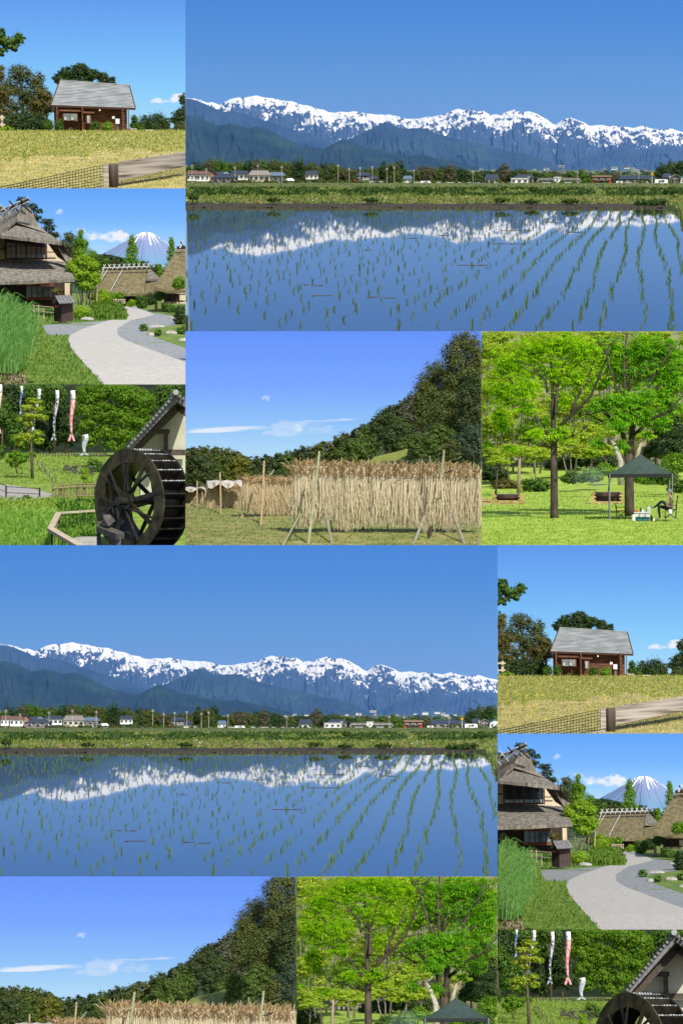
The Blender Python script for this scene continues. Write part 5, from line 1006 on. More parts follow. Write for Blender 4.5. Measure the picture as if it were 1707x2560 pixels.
# ================================================================== set 5: rice sheaves drying on racks before a wooded hill
def set_racks():
    global W
    W = Set(833, 1276, 464, 828, 2.119)
    sky([(0, rgb(176, 218, 248)), (.25, rgb(144, 194, 250)), (.55, rgb(122, 168, 255)), (1, rgb(104, 148, 252))], 3.3, (-300, 1900, -200, 1000), 640, 0,
        [(200, 522, 300, 20, 150, (.35, 1, 3.5), .8, .05), (790, 474, 240, 15, 150, (.35, 1, 4), .8, .02), (432, 350, 30, 26, 22, (1, 1, .8), .4, .3), (560, 520, 240, 60, 170, (1, 1, 2.5), .32, .04), (605, 515, 34, 34, 50, (1, 1, 1), .4, 0)])
    rows = [(1220, 1.0), (1138, 1.05), (1060, 1.15), (1000, 1.28), (960, 1.4), (930, 1.55), (900, 1.8), (870, 2.2), (850, 3.2)]
    gm = mat('stubble_field', (.13, .17, .035), (.34, .29, .13), .9, bump=.4, c3=(.21, .23, .06), detail=9)
    g_, D = ground('stubble_field', -300, 1900, rows, gm, 60, 70, 6, 80)
    blades('field_grass', (-120, 1700, 930, 1200), D, 9000, 11, leafmat('stubble_blade', (.12, .17, .025), (.22, .26, .05), (.36, .33, .12), .3), .25, 1.0, 'short green grass under the drying racks')
    # meadow and hillside
    hs = MB(); prof = [(-300, 660), (0, 640), (250, 650), (340, 700), (450, 690), (680, 640), (900, 560), (1050, 470), (1240, 380), (1400, 240), (1560, 90), (1900, -60)]; prev = None
    for x, y in prof:
        if prev: hs.face([at(prev[0], 900, 2.45), at(x, 900, 2.45), at(x, y + 20, 3.15), at(prev[0], prev[1] + 20, 3.15)])
        prev = (x, y)
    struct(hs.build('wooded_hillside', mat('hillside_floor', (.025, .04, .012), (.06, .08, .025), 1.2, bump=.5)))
    md = MB(); md.face([at(960, 700, 2.2), at(1230, 720, 2.2), at(1215, 610, 2.32), at(1110, 640, 2.32), at(1000, 665, 2.3)]); struct(md.build('meadow', mat('meadow_green', (.16, .19, .03), (.25, .27, .06), 2, bump=.4)))
    # forest trees
    rr = random.Random(9)
    fl = [leafmat('wood_dark', (.03, .052, .016), (.062, .092, .027), (.105, .14, .042), .28), leafmat('wood_olive', (.06, .08, .02), (.11, .135, .033), (.175, .19, .055), .32), leafmat('wood_green', (.055, .095, .018), (.10, .165, .032), (.17, .24, .05), .34), leafmat('wood_grey', (.07, .075, .045), (.12, .125, .075), (.17, .17, .11), .2)]
    def ft(x, top, w, h, m, d, l, n=None, grp='trees of the wooded hill'):
        bs = [(x, top + h * .22, w * .36, h * .22), (x - w * .25, top + h * .42, w * .32, h * .24), (x + w * .26, top + h * .40, w * .32, h * .25), (x, top + h * .62, w * .46, h * .26), (x - w * .28, top + h * .78, w * .3, h * .2), (x + w * .28, top + h * .78, w * .3, h * .2)]
        tree('hill_tree', l, bs, d, [(x, top + h * 1.15), (x, top + h * .5)], max(3, w * .025), n or int(400 + w * h * .075), 10, m, 'tree', grp, per=22, clump=.34)
    names = ['dark green tree on the wooded hill', 'olive tree on the wooded hill', 'fresh green tree on the wooded hill', 'greyish tree on the wooded hill']
    pp = [(-60, 615), (0, 612), (100, 598), (180, 606), (250, 612), (340, 655), (450, 645), (600, 610), (680, 592), (800, 545), (900, 505), (970, 480), (1050, 410), (1150, 345), (1230, 320), (1300, 200), (1390, 150), (1450, 50), (1520, -40), (1700, -200)]
    px, py = zip(*pp); x = -60.0
    while x < 1250:                                 # skyline trees
        w = rr.uniform(80, 130); k = rr.choice((0, 0, 1, 1, 2)); ft(x, float(np.interp(x, px, py)) + rr.uniform(0, 10), w, rr.uniform(110, 160), fl[k], rr.uniform(2.6, 2.75), names[k]); x += w * .5
    x = -40.0
    while x < 1300:                                 # lower tier
        w = rr.uniform(80, 130); b = float(np.interp(x, px, py)); k = rr.choice((0, 1, 2, 2))
        if not 990 < x < 1110: ft(x, min(760, b + rr.uniform(70, 110)), w, rr.uniform(110, 150), fl[k], rr.uniform(2.4, 2.55), names[k])
        x += w * .6
    ft(1200, 318, 150, 260, fl[3], 2.5, 'pale greyish tree where the hill steepens', 2600, None); ft(1060, 400, 160, 230, fl[0], 2.45, 'dark round tree below the thin cloud end', 2600, None); ft(965, 500, 120, 170, fl[2], 2.45, 'green tree left of the dark round tree', 1800, None); ft(60, 640, 200, 170, fl[0], 2.3, 'broad dark tree at the left edge above the far racks', 2600, None); ft(285, 650, 130, 150, leafmat('wood_lime', (.09, .11, .015), (.16, .18, .025), (.24, .24, .04), .3), 2.32, 'yellow green tree behind the second rack', 1600, None); ft(1225, 530, 110, 160, fl[2], 2.25, 'bright bushy tree beside the small meadow', 1500, None); ft(880, 560, 170, 180, fl[2], 2.4, 'mid green tree above the main rack', 2200, None)
    ft(1130, 470, 170, 190, fl[0], 2.4, 'dark tree above the small meadow', 2600, None); ft(1180, 560, 120, 120, fl[2], 2.34, 'low green tree right of the small meadow', 1600, None)
    for i, (x, t, w, h, k, d, l) in enumerate(((1330, 150, 230, 330, 1, 2.15, 'tall olive tree on the steep hill at right'), (1480, -20, 240, 360, 1, 2.1, 'tallest olive tree at the right edge top'), (1290, 270, 160, 260, 1, 2.1, 'olive tree left of the tallest ones'), (1400, 300, 220, 300, 1, 2.05, 'broad olive tree in the middle of the steep hill'), (1530, 230, 200, 300, 0, 2.0, 'dark tree at the right edge'), (1350, 480, 180, 220, 2, 2.0, 'green tree low on the steep hill'), (1510, 480, 200, 230, leafmat('wood_bluegreen', (.02, .045, .025), (.05, .085, .045), (.085, .125, .07), .2), 1.95, 'blue green bushy tree above the rack end'), (1440, 560, 160, 170, 1, 1.95, 'low olive tree behind the right rack pole'))):
        ft(x, t, w, h, fl[k] if isinstance(k, int) else k, d, l, 6500 if h > 250 else 3200, None)
    # --- racks and sheaves
    BAM = mat('grey_bamboo', (.22, .21, .15), (.36, .34, .25), 2, rough=.5); BAMY = mat('tan_pole', (.33, .22, .12), (.45, .33, .19), 2); BAMG = mat('green_bamboo', (.24, .25, .13), (.34, .35, .2), 2, rough=.45)
    variants = []
    def sheaf_meshes(d, L_, tl, wd):
        out = []
        for s_ in range(4):
            r = np.random.default_rng(50 + s_); Vs = []; Vt = []
            for i in range(240):
                sx = r.normal() * wd * .13; ex = sx * 2.2 + r.normal() * wd * .36; ly = r.normal() * wd * .22; ey = ly * 1.4 + r.normal() * wd * .16; Lz = -L_ * r.uniform(.62, 1.06); w = wd * .034
                p0 = np.array([sx, ly * .6 - .0, 0]); p1 = np.array([sx * 1.5 + (ex - sx) * .35 + r.normal() * wd * .09, ey * .8, Lz * .5]); p2 = np.array([ex, ey, Lz]); wv = np.array([w, 0, 0])
                Vs += [p0 - wv, p0 + wv, p1 + wv, p1 - wv, p1 - wv, p1 + wv, p2 + wv * .5, p2 - wv * .5]
            for i in range(80):
                a = r.normal() * .8; b = r.normal() * .8; q = np.array([r.normal() * wd * .2, r.normal() * wd * .2, -tl * r.uniform(.2, .9)]); e = q + np.array([a * tl * .7, b * tl * .6, tl * r.uniform(.15, 1.0)]); wv = np.array([wd * .05, 0, 0])
                Vt += [q - wv, q + wv, e + wv * .6, e - wv * .6]
            out.append((np.array(Vs), np.array(Vt)))
        return out
    def rack(l, ls, grp, x0, x1, yb0, yb1, d0, d1, L_, n_, wd, tl, poles, cover=None, pm=BAM, straw=STRAW, tuft=TUFT):
        t = thing('drying_rack', l, 'rack', at((x0 + x1) / 2, yb0 + L_ + 60, (d0 + d1) / 2))
        MB().zt([(x0 - 8, yb0, d0), (x1 + 8, yb1, d1)], 6, 7).build('crossbar', pm, t)
        for a, b, r, m in poles: MB().zt([a, ((a[0] + b[0]) / 2 + 1.5, (a[1] + b[1]) / 2, (a[2] + b[2]) / 2), b], [r, r * .95, r * .85], 7).build('pole', m, t)
        vs = sheaf_meshes(1, 1.0, .2, .16)
        for i in range(n_):
            f = (i + .5) / n_; d = d0 + (d1 - d0) * f; x = x0 + (x1 - x0) * f + random.uniform(-.12, .12) * wd; p = at(x, yb0 + (yb1 - yb0) * f + random.uniform(-4, 4), d)
            s = thing('rice_sheaf', ls, 'sheaf', p, grp); Vs, Vt = vs[i % 4]; key = (l, i % 4)
            sc = np.array([u(wd, d) / .16, u(wd, d) / .16 * 1.2, u(L_, d)])
            if key not in meshes:
                meshes[key] = (npmesh('stalks', Vs * sc + np.array(p), np.arange(len(Vs)).reshape(-1, 4), straw, s), npmesh('tuft', Vt * np.array([sc[0], sc[1], u(tl, d) / .2]) + np.array(p), np.arange(len(Vt)).reshape(-1, 4), tuft, s))
                c = MB(); c.tube([p + Vector((0, 0, 0)), p + Vector((0, 0, -u(L_ * .45, d))), p + Vector((0, 0, -u(L_ * .9, d)))], [u(wd * .18, d), u(wd * .32, d), u(wd * .20, d)], 8); co = c.build('core', mat('straw_core', (.36, .29, .16), (.52, .45, .27), 6, stretch=(3, 3, .3)), s); meshes[key] += (co,)
            else:
                for o in meshes[key]:
                    q = o.copy(); col.objects.link(q); q.parent = s
            s.scale = (random.choice((-1, 1)) * random.uniform(.85, 1.2), 1, random.uniform(.88, 1.10)); s.rotation_euler = (0, random.uniform(-.07, .07), 0)
        return t
    meshes = {}
    d = 1.14
    rack('long main rack of bleached rice straw in front', 'pale rice sheaf hanging on the long main rack', 'sheaves on the main rack', 572, 1660, 715, 738, d, d, 300, 31, 54, 66,
         [((645, 1160, 1.06), (708, 640, 1.115), 8, BAMG), ((515, 1138, 1.05), (640, 900, 1.15), 6, BAMG), ((778, 1150, 1.06), (735, 940, 1.13), 8, BAM), ((1195, 1150, 1.06), (1262, 985, 1.12), 8, BAM), ((1280, 1160, 1.07), (1302, 1000, 1.16), 9, DARKW), ((1350, 775, 1.115), (1368, 628, 1.115), 7, BAMG), ((1482, 1150, 1.06), (1412, 960, 1.12), 8, BAM), ((790, 1110, 1.2), (765, 1000, 1.18), 5, BAMY), ((1312, 1060, 1.2), (1290, 662, 1.18), 6, BAMG), ((940, 1060, 1.17), (935, 980, 1.16), 5, DARKW), ((1075, 1075, 1.16), (1060, 990, 1.16), 4, BAMY), ((1420, 735, 1.12), (1370, 752, 1.12), 4, DARKW)])
    rack('second rack of browner rice straw left of the main rack', 'brownish rice sheaf hanging on the second rack', 'sheaves on the second rack', 308, 600, 778, 786, 1.33, 1.36, 195, 10, 42, 34,
         [((393, 1140, 1.2), (416, 690, 1.31), 6, BAMY), ((197, 1130, 1.2), (310, 965, 1.34), 6, BAMY), ((350, 1095, 1.24), (372, 960, 1.36), 6, BAMY), ((545, 1045, 1.3), (540, 950, 1.36), 5, BAM), ((480, 1035, 1.35), (488, 985, 1.38), 4, DARKW), ((440, 770, 1.37), (468, 735, 1.4), 4, BAM)], pm=BAMY, straw=leafmat('straw_brown', (.34, .26, .145), (.50, .41, .25), (.62, .53, .35), .3, .7))
    br = leafmat('straw_far', (.32, .25, .14), (.50, .41, .25), (.62, .53, .35), .3, .7)
    rack('third rack half covered with grey netting', 'short rice sheaf hanging on the netted third rack', 'sheaves on the netted rack', 118, 300, 820, 822, 1.50, 1.52, 145, 8, 34, 20,
         [((188, 1080, 1.33), (183, 750, 1.46), 5, BAMY), ((22, 1090, 1.3), (115, 950, 1.5), 5, BAMY), ((150, 1060, 1.36), (165, 950, 1.5), 5, BAMY), ((215, 1020, 1.42), (230, 965, 1.53), 4, BAMY), ((318, 1015, 1.4), (322, 975, 1.5), 4, BAMY)], pm=BAMY, straw=br)
    rack('farthest rack at the left edge', 'small rice sheaf hanging on the farthest rack', 'sheaves on the farthest rack', -90, 112, 850, 846, 1.72, 1.70, 105, 10, 28, 14,
         [((57, 1025, 1.42), (62, 795, 1.66), 4.5, BAMY), ((-10, 960, 1.5), (60, 870, 1.68), 4, BAMY), ((90, 945, 1.6), (88, 850, 1.7), 4, BAMY)], pm=BAMY, straw=br)
    NET = mat('grey_netting', (.34, .31, .27), (.52, .48, .43), 1.5, stretch=(.6, 1, 2), bump=.5)
    def cover(l, x0, x1, y0, y1, d):
        mb = MB(); n_ = 24; yy = lambda i: y1 + 12 * math.sin(i * .55) + (18 if i in (0, n_) else 0)
        top = [at(x0 + (x1 - x0) * i / n_, y0 + 3 * math.sin(i * .8), d) for i in range(n_ + 1)]; fr = [at(x0 + (x1 - x0) * i / n_, yy(i), d - .008 - .002 * math.sin(i * 1.3)) for i in range(n_ + 1)]; bk = [at(x0 + (x1 - x0) * i / n_, yy(i), d + .012) for i in range(n_ + 1)]; mid = [(a + b) / 2 + Vector((0, -.25, .05)) for a, b in zip(top, fr)]
        for i in range(n_):
            mb.face([fr[i], fr[i + 1], mid[i + 1], mid[i]]); mb.face([mid[i], mid[i + 1], top[i + 1], top[i]]); mb.face([top[i], top[i + 1], bk[i + 1], bk[i]])
        tag(mb.build('netting', NET, smooth=True), l, 'netting')
    cover('grey bird netting draped over the third rack', 114, 302, 790, 822, 1.495); cover('pale netting over the farthest rack', -95, 112, 826, 842, 1.70)
    return W

# ================================================================== set 6: green park with chestnut trees, brick hearths and a canopy
def set_park():
    global W
    W = Set(1455, 1216, 1200, 828, 3.093)
    sky([(0, rgb(215, 230, 245)), (1, rgb(190, 215, 245))], 3.3, (-300, 1900, -200, 800), 640, 0)
    rows = [(1760, 1.0), (1660, 1.04), (1500, 1.18), (1450, 1.25), (1340, 1.5), (1270, 1.8), (1240, 1.95), (1150, 2.15), (1060, 2.3), (1040, 2.5)]
    gm = mat('park_grass', (.20, .33, .03), (.40, .50, .08), 1.0, bump=.3, detail=8)
    g_, D = ground('park_grass', -300, 1900, rows, gm, 60, 70, 10, 90)
    blades('lawn_grass', (-100, 1700, 1245, 1720), D, 15000, 13, leafmat('park_blade', (.16, .32, .025), (.34, .49, .05), (.58, .66, .14), .4), .3, 1.0, 'bright mown lawn grass under the trees')
    hs = MB(); hs.face([at(-300, 1130, 2.5), at(1900, 1080, 2.5), at(1900, -150, 3.15), at(-300, -150, 3.15)])
    struct(hs.build('wooded_slope', mat('leaf_litter', (.12, .13, .05), (.30, .25, .16), .5, bump=.4, c3=(.20, .22, .09), detail=6)))
    LW = leafmat('sapling_leaf', (.27, .36, .02), (.42, .53, .05), (.58, .65, .12), .58)
    rr = random.Random(21)
    for i, (x, y, rx, ry, d) in enumerate(((80, 120, 170, 130, 2.2), (60, 420, 170, 150, 2.15), (320, 200, 180, 150, 2.3), (260, 480, 160, 120, 2.25), (130, 700, 180, 130, 2.1), (560, 80, 190, 130, 2.3), (720, 320, 180, 150, 2.3), (840, 100, 180, 130, 2.35), (420, 760, 170, 120, 2.2), (700, 560, 190, 140, 2.3), (760, 800, 180, 110, 2.25), (1000, 250, 180, 160, 2.4), (1280, 120, 200, 150, 2.4), (1460, 300, 160, 160, 2.4), (160, 930, 170, 70, 2.05), (480, 960, 170, 70, 2.1), (860, 930, 170, 70, 2.15))):
        tree('maple_sapling', 'airy yellow green maple on the slope behind the chestnut trees', [(x, y, rx, ry * .5), (x - rx * .4, y + ry * .5, rx * .6, ry * .35), (x + rx * .4, y - ry * .5, rx * .6, ry * .35)], d, [(x + rr.uniform(-30, 30), 1100), (x, y + 40), (x, y)], 8, 3600, 15, LW if (i + 2) % 5 else G_BRIGHT, group='airy maples on the slope', bark=BARKG, per=24, clump=.42, flat=.3)
    V = []; Q = []; k0 = 0; rq = random.Random(5)
    for gy in range(7):
        for gx in range(9):
            x, y = gx * 195 + rq.uniform(-70, 70), 20 + gy * 135 + rq.uniform(-50, 50)
            if y > 700 and x > 1150: continue
            tree('maple_sapling', 'pale maple on the slope behind the chestnuts', [(x, y, 120, 42), (x - 70, y + 60, 80, 30), (x + 60, y - 55, 80, 30)], 2.35 + .06 * rq.random() + .02 * (6 - gy), [(x + rq.uniform(-20, 20), 1090), (x, y + 30), (x, y)], 5, 700, 16, (LW, LW, G_LIME)[rq.randrange(3)], group='pale maples on the slope', bark=BARKG, per=16, clump=.6)
    for x, y, rx, ry, d, l in ((1430, 720, 130, 140, 2.1, 'dark evergreen at the right behind the canopy'), (1500, 880, 130, 120, 2.05, 'dark evergreen low at the right edge'), (1340, 900, 90, 90, 2.15, 'dark evergreen bush left of the right edge evergreens'), (100, 1080, 130, 80, 2.1, 'dark thicket at the left behind the far hearth'), (820, 980, 130, 70, 2.3, 'dark hollow thicket between the chestnut trunks'), (620, 1030, 120, 70, 2.3, 'dark thicket behind the left chestnut trunk'), (960, 1000, 100, 70, 2.3, 'dark thicket left of the pale grey trunk')):
        tree('evergreen', l, [(x, y, rx, ry), (x - rx * .5, y + ry * .4, rx * .6, ry * .6), (x + rx * .5, y + ry * .4, rx * .6, ry * .6)], d, [(x, y + ry * 1.6), (x, y)], 9, 2600, 16, G_DARK)
    for x, y, rx, ry, d, m, l in ((720, 1180, 110, 50, 1.95, G_MID, 'leafy bush in the smoke behind the right hearth'), (860, 1170, 90, 55, 1.97, G_BRIGHT, 'bright bush left of the pale grey trunk'), (960, 1120, 80, 50, 2.05, G_BRIGHT, 'bright bush before the pale grey trunk'), (1400, 1190, 130, 85, 1.75, G_MID, 'leafy bank bush behind the canopy leg'), (1500, 1100, 130, 80, 1.8, G_BRIGHT, 'bright bush right of the canopy roof'), (1520, 1250, 110, 55, 1.6, G_MID, 'low bush behind the seated person'), (430, 1240, 130, 55, 1.95, G_MID, 'low green undergrowth right of the far hearth'), (200, 1230, 120, 45, 2.0, G_AUT, 'brown and green undergrowth behind the far hearth'), (1260, 1180, 100, 50, 1.9, G_BRIGHT, 'bright bank bush seen under the canopy')):
        shrub('bush', l, x, y, rx, ry, d, 1500, 15, m)
    for p, r, d, bk, l in (([(302, 1255), (304, 1100), (312, 960)], 17, 1.75, mat('bark_tan', (.25, .19, .13), (.36, .28, .2), 5), 'straight tan trunk behind the far hearth'), ([(125, 1260), (135, 1150), (140, 1030)], 9, 1.8, BARK, 'thin dark trunk left of the tan trunk'), ([(680, 1120), (655, 1040), (640, 960)], 8, 2.15, BARKG, 'slim pale leaning trunk in the smoke'), ([(702, 1115), (700, 1010), (680, 900)], 8, 2.15, BARKG, 'slim pale upright trunk in the smoke'), ([(1080, 1190), (1075, 1000), (1030, 880), (990, 820)], 26, 1.7, mat('bark_pale', (.33, .30, .24), (.5, .46, .38), 4), 'pale grey forked trunk behind the right chestnut'), ([(1180, 1050), (1210, 940), (1235, 840)], 22, 1.72, mat('bark_tan2', (.30, .26, .17), (.42, .37, .26), 4), 'pale leaning trunk right of the right chestnut'), ([(430, 1230), (430, 1100), (425, 960)], 6, 2.0, BARKG, 'thin sapling trunk between far hearth and left chestnut'), ([(215, 1160), (218, 1050), (205, 980)], 7, 2.0, BARK, 'dark sapling trunk at the left thicket'), ([(965, 1060), (970, 960)], 10, 2.2, BARK, 'short dark trunk in the hollow'), ([(860, 1070), (855, 930)], 8, 2.25, BARK, 'dark thin trunk in the hollow')):
        x, y = p[-1]; tree('slope_tree', l, [(x, y - 40, 110, 40), (x - 60, y - 10, 70, 26), (x + 70, y - 20, 70, 26)], d, p, r, 800, 13, LW, bark=bk, per=20, clump=.45, flat=.3)
    # --- the two chestnut trees
    BK = mat('chestnut_bark', (.04, .03, .022), (.095, .073, .05), 3.5, stretch=(1, 1, .35), bump=.5)
    def palm(blobs, n, size):
        B = np.array(blobs); w = B[:, 3] * B[:, 5]; bi = RNG.choice(len(B), n, p=w / w.sum()); b = B[bi]; c = b[:, :3] + unit(RNG.normal(size=(n, 3))) * np.abs(RNG.normal(size=(n, 1))) ** .8 * .78 * b[:, 3:6]
        V = []; az = RNG.uniform(0, 6.28, n); sz = size * RNG.uniform(.65, 1.3, n); tilt = RNG.normal(size=(n, 2)) * .35
        for k in range(7):
            a = az + k * 6.283 / 7; ln = sz * (1 if k % 2 else .82); dv = np.stack([np.cos(a), np.sin(a), -.45 + tilt[:, 0] * np.cos(a) + tilt[:, 1] * np.sin(a)], -1); sd = np.stack([-np.sin(a), np.cos(a), 0 * a], -1)
            q = c + dv * ln[:, None] * .08; m = c + dv * ln[:, None] * .62; t = c + dv * ln[:, None] + np.array([[0, 0, -1.]]) * ln[:, None] * .14; s = sd * ln[:, None] * .17
            V.append(np.stack([q, m + s, t, m - s], 1))
        V = np.concatenate(V, 0).reshape(-1, 3); return V, np.arange(len(V)).reshape(-1, 4)
    def chestnut(l, d, limbs, blobs, n, m, sz):
        t = thing('chestnut_tree', l, 'tree', at(limbs[0][0][0][0], limbs[0][0][0][1], d)); mb = MB(); tw = MB()
        for p, r0, r1, dz in limbs:
            k = len(p); pts = [(x, y, d + dz * i / max(1, k - 1)) for i, (x, y) in enumerate(p)]
            mb.zt(pts, [r0 + (r1 - r0) * i / max(1, k - 1) for i in range(k)], 9)
            if r0 < 30:
                for i in range(1, k):
                    for _ in range(4):
                        x, y, q = pts[i]; a = random.uniform(-1.2, 1.2); ln = random.uniform(70, 150); e = (x + ln * math.sin(a) * 1.1, y - ln * abs(math.cos(a)) * .8, q + random.uniform(-.02, .02))
                        tw.zt([(x, y, q), ((x + e[0]) / 2 + 8, (y + e[1]) / 2 + 10, q), e], [max(3, r1 * .6), 2.4, 1.4], 5)
        tr = mb.build('trunk', BK, t, True); struct(tw.build('twigs', BK, t, True), 'stuff')
        V, Q = palm([bl(*b[:4], d + .014 + (b[4] if len(b) > 4 else 0), b[2] * .55) for b in blobs], n, u(sz, d)); npmesh('crown', V, Q, m, t); return t
    L1 = leafmat('chestnut_leaf', (.20, .40, .012), (.33, .56, .02), (.50, .68, .04), .6); L2 = leafmat('chestnut_leaf_b', (.11, .32, .02), (.20, .45, .03), (.36, .58, .045), .58)
    chestnut('left chestnut tree with slim straight trunk', 1.26, [([(574, 1462), (573, 1400), (572, 1100), (570, 900)], 35, 25, 0), ([(570, 910), (480, 880), (380, 850), (280, 825)], 10, 4, -.02), ([(550, 830), (470, 740), (420, 640), (395, 585), (340, 535), (270, 420), (200, 330)], 15, 4, .01), ([(572, 900), (566, 720), (562, 560), (560, 430), (545, 250), (530, 120)], 24, 4, .02), ([(590, 790), (650, 700), (760, 600), (850, 510), (905, 380), (960, 250), (990, 120)], 17, 4, -.02), ([(585, 640), (595, 450), (620, 330), (670, 200)], 14, 4, .03), ([(700, 650), (745, 520), (800, 430), (850, 320), (905, 150)], 12, 4, .02), ([(600, 850), (700, 820), (780, 780)], 7, 3, -.03), ([(520, 480), (505, 380), (440, 320), (390, 270)], 10, 3, 0)],
             [(220, 260, 190, 150), (420, 150, 190, 130), (620, 110, 180, 120), (800, 160, 170, 130), (180, 440, 150, 110), (340, 440, 140, 110, -.03), (520, 330, 160, 120), (760, 380, 160, 120), (160, 640, 110, 90), (350, 600, 100, 60, -.03), (640, 520, 120, 80), (430, 790, 100, 50, -.03), (640, 790, 110, 60, -.02), (260, 900, 80, 30), (180, 740, 80, 50), (60, 860, 60, 40), (560, 700, 70, 40)], 2500, L1, 35)
    chestnut('right chestnut tree with forked trunk beside the canopy', 1.30, [([(1146, 1425), (1144, 1350), (1142, 1130), (1138, 950)], 40, 33, 0), ([(1130, 960), (1110, 860), (1090, 780), (1010, 690), (940, 620), (900, 560)], 26, 5, -.02), ([(1145, 960), (1165, 800), (1160, 620), (1112, 500), (1100, 300), (1120, 40)], 27, 6, .01), ([(1180, 800), (1260, 740), (1320, 680), (1420, 640), (1540, 520)], 14, 4, -.02), ([(1085, 560), (1055, 470), (1020, 380), (965, 190), (930, 100)], 14, 4, 0), ([(1130, 520), (1160, 380), (1210, 240), (1260, 100)], 13, 4, .02), ([(1265, 560), (1300, 400), (1390, 260), (1460, 160)], 14, 4, .0), ([(1010, 700), (930, 700), (840, 650), (760, 650)], 9, 3, -.02), ([(1165, 640), (1265, 560), (1285, 480)], 14, 8, 0)],
             [(1040, 150, 170, 120), (1240, 130, 180, 130), (1430, 180, 150, 140), (960, 330, 130, 110), (1130, 330, 160, 120), (1330, 330, 160, 120), (1470, 400, 120, 120), (900, 560, 130, 80, -.03), (1060, 540, 140, 90, -.03), (1240, 520, 150, 100, -.02), (1420, 560, 130, 90), (1080, 680, 120, 70, -.03), (1260, 670, 150, 60, -.02), (1080, 880, 70, 40, -.03), (900, 860, 70, 40, -.03), (1400, 700, 90, 50), (1280, 790, 60, 30), (1060, 730, 70, 60, -.04)], 2400, L2, 37)
    # --- hearths of yellow brick
    BR = [mat('yellow_brick_%d' % i, c, rough=.85) for i, c in enumerate(((.42, .33, .11), (.36, .27, .085), (.48, .38, .15)))]; SOOT = mat('soot', (.018, .014, .012), (.12, .06, .04), 1.2)
    bmesh_cache = {}
    def hearth(l, x0, x1, y0, y1, ox0, ox1, oy0, oy1, d):
        t = thing('brick_hearth', l, 'hearth', at((x0 + x1) / 2, y1, d)); rowsn = max(4, int((y1 - y0) / 12)); rh = (y1 - y0) / rowsn; bw = 27
        MB().zbox(x0 + 3, x1 - 3, y0 + 4, y1, d + .006, 60).build('core', SOOT, t)
        for j in range(rowsn):
            x = x0 - (bw / 2 if j % 2 else 0); ya = y0 + j * rh
            while x < x1 - 1:
                a, b = max(x, x0), min(x + bw, x1)
                if b - a > 4 and not (a + 3 < ox1 and b - 3 > ox0 and ya + rh - 2 < oy1 + 1 and ya > oy0 - rh):
                    k = random.randrange(3); key = (round(b - a), round(rh * 10), k, d)
                    if key not in bmesh_cache:
                        o = MB().zbox(a + .8, b - .8, ya + .8, ya + rh - .8, d + random.uniform(-.0005, .0005), 14).build('brick', BR[k], t); bmesh_cache[key] = (o.data, at(a, ya, d), t.location.copy())
                    else:
                        me, p0, tl = bmesh_cache[key]; o = bpy.data.objects.new('brick', me); col.objects.link(o); o.parent = t; o.location = at(a, ya, d) - p0 + tl - t.location
                x += bw
        MB().zbox(ox0, ox1, oy0, oy1, d + .004, 4).build('soot_panel', SOOT, t)
        MB().zbox(ox0 - 4, ox1 + 4, oy0 - 5, oy0 - 1, d - .002, 30).build('grill_bar', mat('steel', (.4, .4, .4), rough=.35, metal=.8), t)
        MB().zbox(x0 - 4, x1 + 4, y1 - 6, y1 + 8, d - .003, 20).build('plinth', mat('concrete', (.33, .3, .26), (.42, .4, .35), 5), t)
    hearth('yellow brick barbecue hearth left of the right chestnut', 852, 1100, 1236, 1340, 902, 1058, 1246, 1318, 1.52); hearth('yellow brick barbecue hearth far left on the lawn', 96, 346, 1256, 1346, 145, 301, 1262, 1310, 1.5); hearth('brick hearth end cut off at the left edge', -60, 86, 1288, 1342, -50, 10, 1292, 1310, 1.49)
    sm = MB(); sm.blob(at(880, 1140, 1.62), u(230, 1.6), u(60, 1.6), u(120, 1.6), 20)
    vm = bpy.data.materials.new('smoke'); vm.use_nodes = True; n = vm.node_tree; n.nodes.remove(n.nodes['Principled BSDF']); pv = n.nodes.new('ShaderNodeVolumePrincipled'); pv.inputs['Color'].default_value = (.72, .85, 1, 1); L = n.links.new
    tc = n.nodes.new('ShaderNodeTexCoord'); vl = n.nodes.new('ShaderNodeVectorMath'); vl.operation = 'DISTANCE'; vl.inputs[1].default_value = (.5, .5, .5); L(tc.outputs['Generated'], vl.inputs[0])
    mr = n.nodes.new('ShaderNodeMapRange'); mr.interpolation_type = 'SMOOTHSTEP'; mr.inputs[1].default_value = .5; mr.inputs[2].default_value = .0; L(vl.outputs['Value'], mr.inputs[0])
    no = n.nodes.new('ShaderNodeTexNoise'); no.inputs['Scale'].default_value = 4; no.inputs['Detail'].default_value = 3; L(tc.outputs['Generated'], no.inputs['Vector'])
    cl = n.nodes.new('ShaderNodeMapRange'); cl.inputs[1].default_value = .42; cl.inputs[2].default_value = .68; L(no.outputs[0], cl.inputs[0])
    mu = n.nodes.new('ShaderNodeMath'); mu.operation = 'MULTIPLY'; L(mr.outputs[0], mu.inputs[0]); L(cl.outputs[0], mu.inputs[1])
    de = n.nodes.new('ShaderNodeMath'); de.operation = 'MULTIPLY'; de.name = 'density'; de.inputs[1].default_value = 1.2; L(mu.outputs[0], de.inputs[0]); L(de.outputs[0], pv.inputs['Density']); L(pv.outputs[0], n.nodes['Material Output'].inputs['Volume'])
    stuff(sm.build('smoke', vm, smooth=True), 'thin blue barbecue smoke drifting above the right hearth', 'smoke')
    # --- canopy
    c = thing('canopy_tent', 'dark green pop up canopy tent on slim grey legs', 'tent', at(1235, 1460, 1.24)); CG = mat('canopy_cloth', (.035, .06, .052), (.05, .08, .068), 1.5, rough=.7); d = 1.225; w = u(486, d); LG = mat('canopy_leg', (.25, .26, .26), rough=.4)
